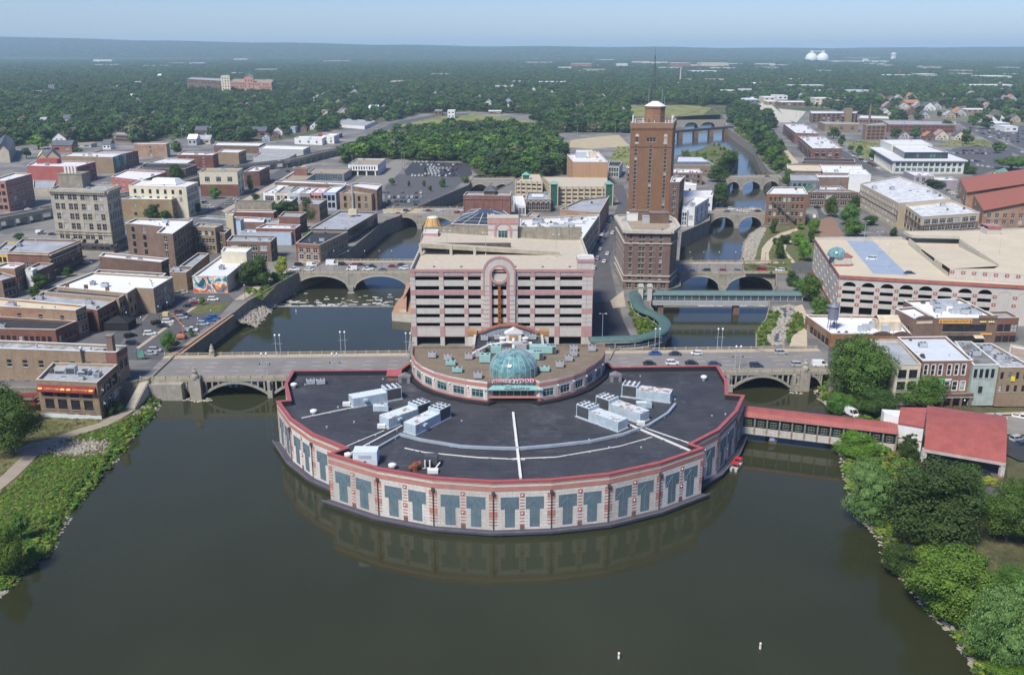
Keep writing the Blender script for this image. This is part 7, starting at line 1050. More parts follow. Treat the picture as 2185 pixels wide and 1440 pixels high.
for k,(x,y,kd)in enumerate(BITS):
 s=MB()
 if kd=='u':t=tag(inst('condenser_unit',CL['hvac_unit'],None,(x,y,5.9),.3,(1.2,1.2,1.1)),'small white fan unit on the pavilion roof, %s of the pair'%('west' if k==0 else 'east'),'fan unit');continue
 if kd=='c':s.lathe((x,y),[(.5,5.9),(.5,6.5),(1.0,6.7),(1.0,7.2),(.4,7.5)],14,0);o=s.mk('roof_vent',[twh]);tag(o,'white mushroom roof vent on the black pavilion roof, %s'%{2:'near the northwest corner',3:'beside the long grey pipe',4:'next to the white cabinet',5:'by the west parapet of the arc',6:'alone in the east wing'}.get(k,'in the middle'),'roof vent');continue
 if kd=='w':s.box(x-1.1,y-.6,5.9,x+1.1,y+.6,6.9,0);o=s.mk('white_box',[twh]);tag(o,'small white cabinet at the end of an air handler, %s'%{7:'northwest one',8:'middle west one',17:'east one'}.get(k,'one'),'cabinet');continue
 if kd=='B':
  t=thing('generator_cabinet','tall white blue generator cabinet on the west front of the pavilion roof','cabinet',(x,y,5.9));s.box(x-3,y-2.2,6,x+3,y+1.6,9.6,0);s.mk('casing',[pnt('white_blue_steel',(.62,.70,.76),.5,var=.08)],t)
  s=MB();s.box(x-1.6,y-2.26,7.9,x+1.6,y-2.2,8.8,0);s.mk('grille',[metal],t);s=MB();s.box(x-.3,y-2.26,6.9,x+.3,y-2.2,7.2,0);s.mk('logo_plate',[mdk],t);continue
 if kd=='K':
  t=thing('exhaust_frame','black exhaust frame with bent white pipes on the pavilion roof','exhaust',(x,y,5.9));s.box(x-1.6,y-1,6.6,x+1.6,y+1.4,8.8,0);s.mk('frame',[mdk],t)
  for dx in(-1.4,-.2):s=MB();s.bar((x+dx,y-1.6,6),(x+dx,y-1.6,8.2),.2,0,8);s.bar((x+dx,y-1.6,6.1),(x+dx-.8,y-1.8,6.1),.2,0,8);s.mk('pipe',[twh],t)
  s=MB();s.bar((x+1,y-2.4,6.1),(x+2.2,y-.4,7),.2,0,8);s.mk('pipe',[twh],t);s=MB();s.box(x-.6,y-4.6,5.95,x+2,y-3,6.8,0);s.mk('white_cover',[twh],t);continue
 if kd=='R':s.lathe((x,y),[(.8,5.9),(.9,6.6),(1.0,7.4),(.5,8.1)],12,0);s.bar((x-1.6,y-.3,6.4),(x+1.4,y+.6,7.7),.7,0,8);tag(s.mk('rusty_silencer',[pnt('rust',(.20,.065,.03),.9,var=.4,scale=2)]),'rusty brown exhaust silencer lying near the front parapet','silencer');continue
 if kd=='S':s.box(x-2.2,y-.9,6,x+2.2,y+.9,7.6,0,1);s.box(x+.8,y-.7,7.6,x+2,y+.7,8.1,0);tag(s.mk('small_air_unit',[blu,RU[1]]),'small blue duct unit on the pavilion roof, %s'%('east wing' if k==12 else 'west wing'),'duct unit');continue
 if kd=='red':s.box(x-2,y-1.4,5.9,x+2,y+1.4,7.8,0,1);s.poly([(x-2.3,y-1.8,7.6),(x+2.3,y-1.8,7.6),(x+2.3,y+1.6,8.6),(x-2.3,y+1.6,8.6)],1);tag(s.mk('red_roofed_hatch',[pnt('brown_hatch',(.2,.13,.1)),red_cap]),'small hut with red metal roof in the pavilion west corner','hut');continue
 if kd=='shed':s.box(x-1.8,y-1.2,5.9,x+1.8,y+1.2,7.9,0);s.poly([(x-1.9,y-1.3,7.9),(x+1.9,y-1.3,7.9),(x,y-1.3,8.7)],0);s.poly([(x-1.9,y-1.3,7.9),(x,y-1.3,8.7),(x,y+1.3,8.7),(x-1.9,y+1.3,7.9)],0);s.poly([(x,y-1.3,8.7),(x+1.9,y-1.3,7.9),(x+1.9,y+1.3,7.9),(x,y+1.3,8.7)],0);s.box(x-.8,y-1.26,5.95,x+.8,y-1.2,7.6,1);tag(s.mk('roof_hut',[pnt('grey_hut',(.22,.22,.24)),mdk]),'grey gabled stair hut %s of the domed hall'%('west' if k==15 else 'east'),'hut')
for k in range(60):
 while True:
  x,y=rnd.uniform(-75,75),rnd.uniform(200,290)
  if inside(inset(PAV,3),x,y)and math.hypot(x,y-285)>40:break
 s=MB();s.box(x-.2,y-.2,5.9,x+.2,y+.2,6.15+rnd.random()*.2,0);s.mk('roof_foot',[mdk if k%3 else metal],pav)
 # ---- domed hall over the road
hall=thing('casino_hall','curved pink and white entrance hall with teal glass dome and gravel roof','casino',(0,262,5.6))
ZH,Z0=12.8,5.6
def resample(pts,k):
 d=[0]
 for a,b2 in zip(pts,pts[1:]):d.append(d[-1]+math.dist(a,b2))
 out=[]
 for i in range(k+1):
  t=d[-1]*i/k;j=max(j for j in range(len(d))if d[j]<=t+1e-6);j=min(j,len(pts)-2);out.append(lerp(pts[j],pts[j+1],(t-d[j])/(d[j+1]-d[j])))
 return out
LA=resample(HALL[1:9],6);RA=resample(HALL[11:18],6)
HP=[HALL[0]]+LA+[HALL[9],HALL[10]]+RA+HALL[18:]
n=len(HP);I=inset(HP,.5);s=MB();s.poly([(x,y,12.0)for x,y in I],0);s.mk('roof',[pnt('brown_gravel_roof',(.22,.175,.125),.95,var=.2,scale=.2,fine=.35)],hall)
s=MB();J=inset(HP,0)
for k in range(n):a,b2,c2,d2=J[k],J[(k+1)%n],I[(k+1)%n],I[k];s.poly([(*c2,12.0),(*d2,12.0),(*d2,ZH),(*c2,ZH)],0);s.poly([(*a,ZH),(*b2,ZH),(*c2,ZH),(*d2,ZH)],1)
s.mk('parapet',[pnt('gravel_upstand',(.2,.16,.13)),pnt('bronze_cap',(.25,.15,.12))],hall)
for k in range(n):
 A,B=HP[k],HP[(k+1)%n];L=math.dist(A,B)
 if L<.1:continue
 arc=(1<=k<=6)or(k>=10 and k<10+6-0 and k<=15)
 ops=[(round(L*.2,2),round(L*.8,2),7.7,10.1)]if arc and L>4 else[]
 s=MB();facade(s,A,B,Z0,ZH,ops,0,0,.3);s.mk('wall',[wbr],hall)
 if ops:put_windows(hall,A,B,ops,'green')
 skin('brick_band',A,B,0,L,11.1,12.2,salmon,.06,hall);skin('brick_band',A,B,0,L,Z0+.3,7.2,salmon,.08,hall)
 if arc:
  for t in(0,1):
   for z in(7.8,8.6,9.4):skin('stripe',A,B,L*(.03 if t==0 else.88),L*(.12 if t==0 else.97),z,z+.22,salmon,.05,hall)
  p3=wat(A,B,.02,.25,10.6);s=MB();s.lathe((p3[0],p3[1]),[(.05,10.3),(.3,10.6),(.05,10.9)],10,0);s.mk('globe_lamp',[twh],hall)
s=MB();E=inset(HP,-1.6);s.prism([HP[0]]+[E[k]for k in range(1,17)]+[HP[17]],5.0,Z0+1.1,0);s.mk('black_curb',[pnt('black_upstand',(.018,.018,.026))],hall)
A,B=HP[8],HP[9];cxm=(A[0]+B[0])/2;fy=min(A[1],B[1])
glass_dome(hall,(cxm,fy+7.4),7.1,14.3,.72,24,6,.06,2.6)
s=MB();yf=fy-1.9;s.box(cxm-8.3,yf,7.6,cxm+8.3,fy+.5,7.9,0);s.box(cxm-8.3,yf+1.4,7.9,cxm+8.3,fy+.5,10.4,1);s.mk('entrance_glazing',[salmon,G_green],hall)
for k in range(9):s=MB();x=cxm-8.2+k*2.05;s.box(x-.08,yf+1.3,7.9,x+.08,yf+1.42,10.4,0);s.mk('mullion',[metal],hall)
s=MB();s.poly([(cxm-8.6,yf-.3,10.3),(cxm+8.6,yf-.3,10.3),(cxm+7.8,fy+.8,11.9),(cxm-7.8,fy+.8,11.9)],0);s.box(cxm-8.6,yf-.32,10.1,cxm+8.6,yf-.2,10.35,0);s.mk('glass_canopy',[pnt('pale_teal_glass',(.24,.42,.40),.2,var=.15)],hall)
s=MB();s.poly([(cxm-6.4,fy-1.0,13.0),(cxm+6.4,fy-1.0,13.0),(cxm+6.4,fy-1.0,11.9),(cxm-6.4,fy-1.0,11.9)][::-1],0);s.mk('sign_board',[pnt('sign_cream',(.62,.55,.50),.6)],hall)
text('HOLLYWOOD',1.35,pnt('crimson_sign',(.50,.02,.06),.4),hall,(cxm,fy-1.4,12.0),0,.18,'sign_lettering',80,12.4)
text('HOLLYWOOD',1.0,pnt('pale_pink',(.85,.62,.64),.5),hall,(cxm,fy-1.62,12.25),0,.04,'sign_lettering',80,11.8)
text('Casino',1.35,pnt('pale_teal',(.26,.40,.38),.4),hall,(cxm+.5,yf-.5,10.3),0,.15,'sign_lettering',60,7.4,.35)
s=MB();s.bar((cxm-2.4,fy-1.3,13.2),(cxm+.3,fy-1.3,15.2),.16,0);s.mk('sign_flourish',[pnt('pale_teal',(.45,.62,.58))],hall)
# link roof with plant, and the arched gable before the garage
LX0,LX1=HALL[20][0],HALL[19][0];LY0,LY1=268,297.5
s=MB();nn=12;arcp=[(cxm+(LX1-LX0)*.42*math.cos(math.pi+math.pi*k/nn),283+13*math.sin(math.pi+math.pi*k/nn))for k in range(nn+1)]
s.poly([(x,y,12.06)for x,y in arcp],0);s.mk('black_roof',[rfm],hall)
s=MB();s.box(LX0,285.5,10.8,LX1,LY1,12.0,0);s.mk('link_roof',[rfm],hall)
s=MB();s.box(LX0-.5,285.5,6,LX0+.3,LY1,13.0,0);s.box(LX1-.3,285.5,6,LX1+.5,LY1,13.0,0);s.mk('link_wall',[wbr],hall)
s=MB();s.box(LX0-2.4,LY1-1,6,LX0+.4,LY1+2,12.6,0);s.box(LX1-.4,LY1-1,6,LX1+2.4,LY1+2,12.6,0);s.box(LX0-2.6,LY1-1.2,12.6,LX0+.6,LY1+2,14.2,1);s.box(LX1-.6,LY1-1.2,12.6,LX1+2.6,LY1+2,14.2,1);s.mk('gate_pillar',[wbr,pnt('ochre_cap',(.40,.24,.10))],hall)
nn=16;g=MB();cpz=lambda u:13.2+2.6*max(0,math.cos((u-.5)*math.pi*1.25))**.8 if.12<u<.88 else 13.2
for k in range(nn):
 u0,u1=k/nn,(k+1)/nn;x0,x1=LX0+(LX1-LX0)*u0,LX0+(LX1-LX0)*u1;g.poly([(x0,LY1,11.9),(x1,LY1,11.9),(x1,LY1,cpz(u1)),(x0,LY1,cpz(u0))],0)
g.mk('arched_gable',[pnt('blue_grey_panel',(.30,.34,.38),.6,streak=.1)],hall)
for k in range(nn):
 u0,u1=k/nn,(k+1)/nn;x0,x1=LX0+(LX1-LX0)*u0,LX0+(LX1-LX0)*u1;s=MB();a,b2=cpz(u0),cpz(u1);s.poly([(x0,LY1-.5,a+.5),(x1,LY1-.5,b2+.5),(x1,LY1+1.2,b2+.5),(x0,LY1+1.2,a+.5)],0);s.poly([(x0,LY1-.5,a-.1),(x1,LY1-.5,b2-.1),(x1,LY1-.5,b2+.5),(x0,LY1-.5,a+.5)],0);s.mk('gable_cap',[pnt('rust_tile_cap',(.33,.135,.09),.7)],hall)
hm={'g':pnt('grey_unit',(.40,.41,.43),.5,var=.15),'t':pnt('turquoise_unit',(.30,.50,.48),.5,var=.15),'T':pnt('turquoise_unit',(.30,.50,.48),.5),'X':pnt('turquoise_unit',(.30,.50,.48),.5),'G':pnt('grey_unit',(.40,.41,.43)),'c':twh}
HZ='on the gravel roof'
for k,(x,y,kd)in enumerate(HVAC2):
 s=MB();w,d,h={'g':(2.4,2,1.6),'t':(3,2,1.3),'T':(3.4,3,2.4),'G':(5.5,2.6,2.2),'X':(8.5,3,2.4),'c':(1.2,1.2,2)}[kd]
 t=thing('rooftop_unit','%s %s on the domed hall roof, %s'%({'g':'grey','t':'turquoise','T':'large turquoise','X':'long turquoise','G':'long grey','c':'white round'}[kd],'cooling unit' if kd!='c' else 'fan drum',['%s from the west edge'%q for q in 'first second third fourth fifth sixth seventh eighth ninth tenth eleventh twelfth thirteenth fourteenth fifteenth sixteenth seventeenth eighteenth nineteenth twentieth'.split()][sorted(range(len(HVAC2)),key=lambda j:HVAC2[j][0]).index(k)]if sorted(range(len(HVAC2)),key=lambda j:HVAC2[j][0]).index(k)<20 else['sixth','fifth','fourth','third','second','first'][sorted(range(len(HVAC2)),key=lambda j:HVAC2[j][0]).index(k)-20]+' from the east edge'),'cooling unit',(x,y,12.05),'cooling units on the domed hall')
 if kd=='c':s.lathe((x,y),[(1,12.05),(1,13.4),(1.2,13.5),(1.2,13.9),(.3,14.1)],14,0)
 else:s.box(x-w/2,y-d/2,12.35,x+w/2,y+d/2,12.2+h,0)
 s.mk('casing',[hm[kd]],t)
 if kd!='c':
  s=MB();s.box(x-w/2+.1,y-d/2+.1,12.05,x+w/2-.1,y+d/2-.1,12.35,0);s.mk('base_curb',[mdk],t)
  for q in([-.25,.25]if w<5 else[.2,.32,.42]):s=MB();s.lathe((x+w*q,y),[(.45,12.2+h),(.45,12.35+h)],10,0);s.mk('fan',[mdk],t)
  if w>5:s=MB();s.box(x+w*.36,y-d/2-.04,12.4,x+w*.49,y-d/2,12.1+h,0);s.mk('coil_panel',[mdk],t)
def tubeway(pts,z,r,m,parent,name):
 s=MB()
 for a,b2 in zip(pts,pts[1:]):s.bar((*a,z),(*b2,z),r,0,8)
 s.mk(name,[m],parent)
tubeway([(cxm-13,274),(cxm-8,283),(cxm-2,286),(cxm+6,285)],13.6,.45,twh,hall,'white_duct');tubeway([(cxm,279),(cxm,289)],13.8,.5,twh,hall,'white_duct')
s=MB();s.box(cxm-2.6,290,12,cxm+2.6,293,15.2,0);s.poly([(cxm-3,289.8,15.2),(cxm+3,289.8,15.2),(cxm,289.8,16.8)],0);s.poly([(cxm-3,289.8,15.2),(cxm,289.8,16.8),(cxm,293.2,16.8),(cxm-3,293.2,15.2)],0);s.poly([(cxm,289.8,16.8),(cxm+3,289.8,15.2),(cxm+3,293.2,15.2),(cxm,293.2,16.8)],0);s.mk('white_hut',[twh],hall);s=MB();s.box(cxm-1.5,289.9,12.1,cxm+1.5,290.02,14.8,0);s.mk('hut_door',[pnt('tan_door',(.42,.26,.13))],hall)
# ---- pink garage
xs=GAR['xs'];gy=GAR['y0'];gb=GAR['back'];gt=GAR['top']
gar=thing('parking_garage','seven storey pink and grey parking garage facing the domed hall','garage',(round((xs[0]+xs[-1])/2,2),round((gy+gb)/2,2),0))
A,B=(xs[0],gy),(xs[-1],gy);L=B[0]-A[0];X=lambda v:v-xs[0]
bays=[(xs[1],xs[2]),(xs[3],xs[4]),(xs[5],xs[6]),(xs[8],xs[9]),(xs[11],xs[12]),(xs[13],xs[14]),(xs[15],xs[16])]
ops=[]
for bi2,(a,b2)in enumerate(bays):
 for ri,(zt,zb)in enumerate(GAR['rows']):
  if bi2==3 and ri in(0,6):continue
  ops.append((round(X(a),2),round(X(b2),2),round(zb-.15,2),round(zt,2)))
s=MB();facade(s,A,B,0,gt,ops,0,0,.22);s.mk('wall',[pgr],gar)
s=MB();facade(s,(xs[-1],gy),(xs[-1],gb),0,gt,[(round(3+q*9.5,2),round(3+q*9.5+7,2),round(zb,2),round(zt,2))for q in range(5)for zt,zb in GAR['rows'][:6]],0,0,.6);facade(s,(xs[-1],gb),(xs[0],gb),0,gt,[],0);facade(s,(xs[0],gb),(xs[0],gy),0,gt,[],0);s.mk('side_wall',[pgr],gar)
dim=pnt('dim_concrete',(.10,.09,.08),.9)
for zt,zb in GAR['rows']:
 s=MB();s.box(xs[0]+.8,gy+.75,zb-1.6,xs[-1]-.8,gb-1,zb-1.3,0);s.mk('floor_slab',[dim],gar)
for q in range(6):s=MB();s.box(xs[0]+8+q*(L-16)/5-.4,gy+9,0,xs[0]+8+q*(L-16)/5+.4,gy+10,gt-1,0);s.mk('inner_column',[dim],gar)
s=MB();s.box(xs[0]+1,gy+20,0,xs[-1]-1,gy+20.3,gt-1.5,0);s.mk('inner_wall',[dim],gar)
colx=[(xs[0],xs[1]),(xs[2],xs[3]),(xs[4],xs[5]),(xs[6],xs[8]),(xs[9],xs[11]),(xs[12],xs[13]),(xs[14],xs[15]),(xs[16],xs[17]),(xs[17],xs[18])]
(pt0,pb0),(pt1,pb1),(pt2,pb2),(pt3,pb3)=GAR['pinks']
for a,b2 in colx:
 for zt,zb in((pt2,pb2),(pt3,pb3),(pt1,pb1)):skin('pink_block',A,B,X(a),X(b2),zb,zt,pkb,.22,gar)
 for r in GAR['rows'][:-1]:
  skin('joint_line',A,B,X(a),X(b2),r[0]+.28,r[0]+.42,pkb,.19,gar);skin('joint_line',A,B,X(a),X(b2),r[1]-.42,r[1]-.28,pkb,.19,gar)
 skin('column_face',A,B,X(a)+.1,X(b2)-.1,0,gt-.1,pgr,.16,gar)
for a,b2 in bays[:3]+bays[4:]:skin('pink_spandrel',A,B,X(a),X(b2),pb1+.15,pt1-.1,pkb,.12,gar)
skin('pink_cornice',A,B,0,L,gt-.9,gt+.1,pkb,.4,gar)
for a,b2 in colx[:3]+colx[5:]:skin('pink_block',A,B,X(a),X(b2),pb0+.1,gt-.9,pkb,.3,gar)
for a,b2 in bays[:3]+bays[4:]:
 skin('pink_band',A,B,X(a),X(b2),pb0+.25,pb0+.75,pkb,.2,gar);skin('stained_panel',A,B,X(a)+.2,X(b2)-.2,pb0+.9,gt-1.1,pnt('streaked_panel',(.46,.45,.43),.8,var=.1,streak=1.),.1,gar)
 for z2 in(pb3+.05,pt3-.5):skin('joint_line',A,B,X(a),X(b2),z2,z2+.18,pkb,.06,gar)
 # frontispiece with round opening
ax0,ax1,hx0,hx1=GX['arch'];za_top,zc,_,_=GX['az'];cxa=(ax0+ax1)/2;R1=(ax1-ax0)/2;r0=(hx1-hx0)/2
zarc=za_top-R1
def annulus(name,m,ra,rb,y,a0,a1,nn=24,thick=.3,c=None):
 c=c or(cxa,zarc);s=MB()
 for k in range(nn):
  t0,t1=a0+(a1-a0)*k/nn,a0+(a1-a0)*(k+1)/nn
  pa,pb,pc,pd=[(c[0]+r*math.cos(t),y,c[1]+r*math.sin(t))for r,t in((ra,t0),(rb,t0),(rb,t1),(ra,t1))]
  s.poly([pd,pc,pb,pa],0);q=lambda p:(p[0],y+thick,p[2]);s.poly([pb,pc,q(pc),q(pb)],0);s.poly([pd,pa,q(pa),q(pd)],0);s.poly([q(pa),q(pb),q(pc),q(pd)],0)
 s.mk(name,[m],gar)
yF=gy-.95
annulus('arch_panel',pgr,r0*1.05,R1*.99,yF,0,math.pi,24,1.0,(cxa,zarc))
annulus('arch_rim',pkb,R1*.9,R1*1.02,yF-.15,0,math.pi,24,1.3);annulus('ring',pkb,r0,r0*1.33,yF-.2,0,2*math.pi,32,.5,(cxa,zarc-.6))
s=MB()
for sx in(-1,1):
 x0,x1=sorted((cxa+sx*r0*1.05,cxa+sx*R1*.98));s.box(x0,yF,4,x1,gy,zarc,0)
s.mk('frontispiece_wall',[pgr],gar)
for sx in(-1,1):
 x0,x1=sorted((cxa+sx*r0*1.02,cxa+sx*r0*1.32));s=MB();s.box(x0,yF-.18,4,x1,yF,zarc,0);s.mk('pink_pilaster',[pkb],gar)
 x0,x1=sorted((cxa+sx*R1*.9,cxa+sx*R1*1.0));s=MB();s.box(x0,yF-.12,pb1,x1,yF,zarc,0);s.mk('pink_pilaster',[pkb],gar)
 for r in GAR['rows'][1:6]:
  x0,x1=sorted((cxa+sx*r0*1.32,cxa+sx*R1));s=MB();s.box(x0,yF-.1,r[0]+.28,x1,yF,r[0]+.45,0);s.box(x0,yF-.1,r[1]-.45,x1,yF,r[1]-.28,0);s.mk('joint_line',[pkb],gar)
s=MB();s.box(cxa-r0,gy-.3,GAR['rows'][1][0]+.2,cxa+r0,gy+.2,zarc-.6-r0*.96,0);s.mk('panel',[pgr],gar)
s=MB();s.box(cxa-r0,gy+.6,zarc-r0-1.2,cxa+r0,gy+.9,zarc-r0+.2,0);s.mk('opening_shade_block',[dim],gar)  # solid dark block: the shade of an opening is put into its colour
s=MB();s.box(cxa-.5,yF-.4,GAR['rows'][5][0]-.9,cxa+.5,yF+.2,GAR['rows'][1][0]+.2,0);s.bar((cxa,yF-.1,GAR['rows'][1][0]),(cxa,yF-.1,zarc-r0-.8),.12,0)
s.mk('rusty_sign_blade',[pnt('orange_rust',(.33,.10,.025),.7,var=.4,scale=1.2)],gar)
for k in range(8):s=MB();zz=GAR['rows'][5][0]+.6+k*(GAR['rows'][1][0]-GAR['rows'][5][0]-1.2)/8;s.box(cxa-.28,yF-.46,zz,cxa+.28,yF-.4,zz+.7,0);s.mk('sign_letter_box',[pnt('dark_rust',(.12,.03,.02),.7)],gar)
# roof decks
s=MB();s.box(xs[0]+.5,gy+.5,gt-1.6,xs[-1]-.5,gb-.4,gt-1.3,0);s.mk('roof_deck',[RF['concrete_roof']],gar)
s=MB();s.obox(A,B,-.5,0,gt-1.5,gt,0);s.obox((xs[-1],gy),(xs[-1],gb),-.5,0,gt-1.5,gt+.2,0);s.obox((xs[0],gb),(xs[0],gy),-.5,0,gt-1.5,gt+.2,0);s.mk('deck_parapet',[pgr],gar)
ym=gy+(gb-gy)*.50;xr=xs[0]+L*.84;zr=gt-1.28;zl=gt+2.3
s=MB();s.poly([(xs[0]+.5,ym,zl),(xr,ym,zr),(xr,gb-.5,zr),(xs[0]+.5,gb-.5,zl)],0);s.mk('ramp',[RF['concrete_roof']],gar)
s=MB();s.poly([(xs[0]+.5,ym-.3,zl-.6),(xr,ym-.3,zr-.3),(xr,ym-.3,zr+1.1),(xs[0]+.5,ym-.3,zl+1.1)],0);s.poly([(xs[0]+.5,ym,zl),(xs[0]+.5,ym,zl+1.1),(xr,ym,zr+1.1),(xr,ym,zr)],0);s.poly([(xs[0]+.5,ym-.3,zl+1.1),(xr,ym-.3,zr+1.1),(xr,ym,zr+1.1),(xs[0]+.5,ym,zl+1.1)],0);s.poly([(xs[0]+.5,ym-.3,zl-.6),(xs[0]+.5,ym,zl-.6),(xr,ym,zr-.3),(xr,ym-.3,zr-.3)],0);s.mk('ramp_wall',[pnt('tan_ramp_concrete',(.40,.35,.27),.85,streak=.3)],gar)
s=MB();s.box(xs[0]+1,ym+8,gt-1.3,xs[0]+L*.55,ym+8.3,zl-.4,0);s.mk('ramp_shadow_wall',[dim],gar)  # dark wall under the ramp: the gap's shade is put into its colour
for t in(0,.18,.32):s=MB();x=xs[0]+.5+L*t;s.box(x,ym-.5,gt-1.3,x+1.1,ym-.3,zl+1.2-t*3.4,0);s.mk('ramp_column',[clt],gar)
s=MB();s.box(xs[0],gb-.4,gt-1.5,xs[-1],gb,gt+4.3,0);s.mk('back_wall',[W['stained']],gar)
bx0,bx1,bz=GX['back'];s=MB();s.box(bx0,gb-2.5,gt-1.3,bx1,gb+3,bz,0);s.mk('back_tower',[pgr],gar)
s=MB();s.box(bx0-.3,gb-2.8,bz-2.2,bx1+.3,gb-2.5,bz+.1,0);s.box(bx0-.4,gb-2.9,bz+.1,bx1+.4,gb+3.3,bz+.7,1);s.box(bx0,gb-2.62,bz-5,bx0+(bx1-bx0)*.36,gb-2.5,bz-4.5,0);s.box(bx1-(bx1-bx0)*.36,gb-2.62,bz-5,bx1,gb-2.5,bz-4.5,0);s.mk('tower_band',[pkb,tst],gar)
cb=(bx0+bx1)/2;rb=(bx1-bx0)*.3;zc2=gt-1+rb*1.15
annulus('tower_ring',pkb,rb*.78,rb,gb-2.75,0,math.pi,20,.25,(cb,zc2))
for sx in(-1,1):s=MB();x0,x1=sorted((cb+sx*rb*.78,cb+sx*rb));s.box(x0,gb-2.75,gt-1.2,x1,gb-2.5,zc2,0);s.mk('tower_ring_leg',[pkb],gar)
inst('window',win_mesh(4,3.6,'green'),gar,(cb,gb-2.75,gt-.4),0)
for x,y,w in((xs[-1]-2.6,gy+5,2.9),(xs[0]+3.2,gb-6,3.0)):
 s=MB();s.box(x-w,y-w,gt-1.5,x+w,y+w,gt+3.4,0);s.mk('corner_tower',[pgr],gar);s=MB();s.box(x-w-.2,y-w-.2,gt+2.0,x+w+.2,y+w+.2,gt+3.0,0);s.box(x-w-.1,y-w-.1,gt+3.2,x+w+.1,y-w+.5,gt+3.8,1);s.box(x-w-.1,y+w-.5,gt+3.2,x+w+.1,y+w+.1,gt+3.8,1);s.box(x-w-.1,y-w,gt+3.2,x-w+.5,y+w,gt+3.8,1);s.box(x+w-.5,y-w,gt+3.2,x+w+.1,y+w,gt+3.8,1);s.mk('tower_band',[pkb,twh],gar)
 # tan drum tower
x,y,_=PT['silo'];t=thing('drum_tower','round orange tiled tapering drum tower left of the theatre roofs','tower',(x,y+3,0))
s=MB();s.lathe((x,y+3),[(4.9,0),(5.0,8),(5.1,11.4)],16,0);s.mk('drum',[W['orange_tile']],t);s=MB();s.lathe((x,y+3),[(5.3,11.4),(2.9,17.4)],16,0);s.mk('tapered_roof',[pnt('orange_slate',(.55,.33,.12),.7,var=.15,scale=.6)],t)
s=MB();s.lathe((x,y+3),[(3.0,17.4),(2.6,17.9)],16,0);s.mk('white_cap',[twh],t)
for k in range(8):a=math.pi*2*k/8;s=MB();s.bar((x+5.35*math.cos(a),y+3+5.35*math.sin(a),11.4),(x+2.95*math.cos(a),y+3+2.95*math.sin(a),17.5),.1);s.mk('roof_rib',[RF['brown']],t)
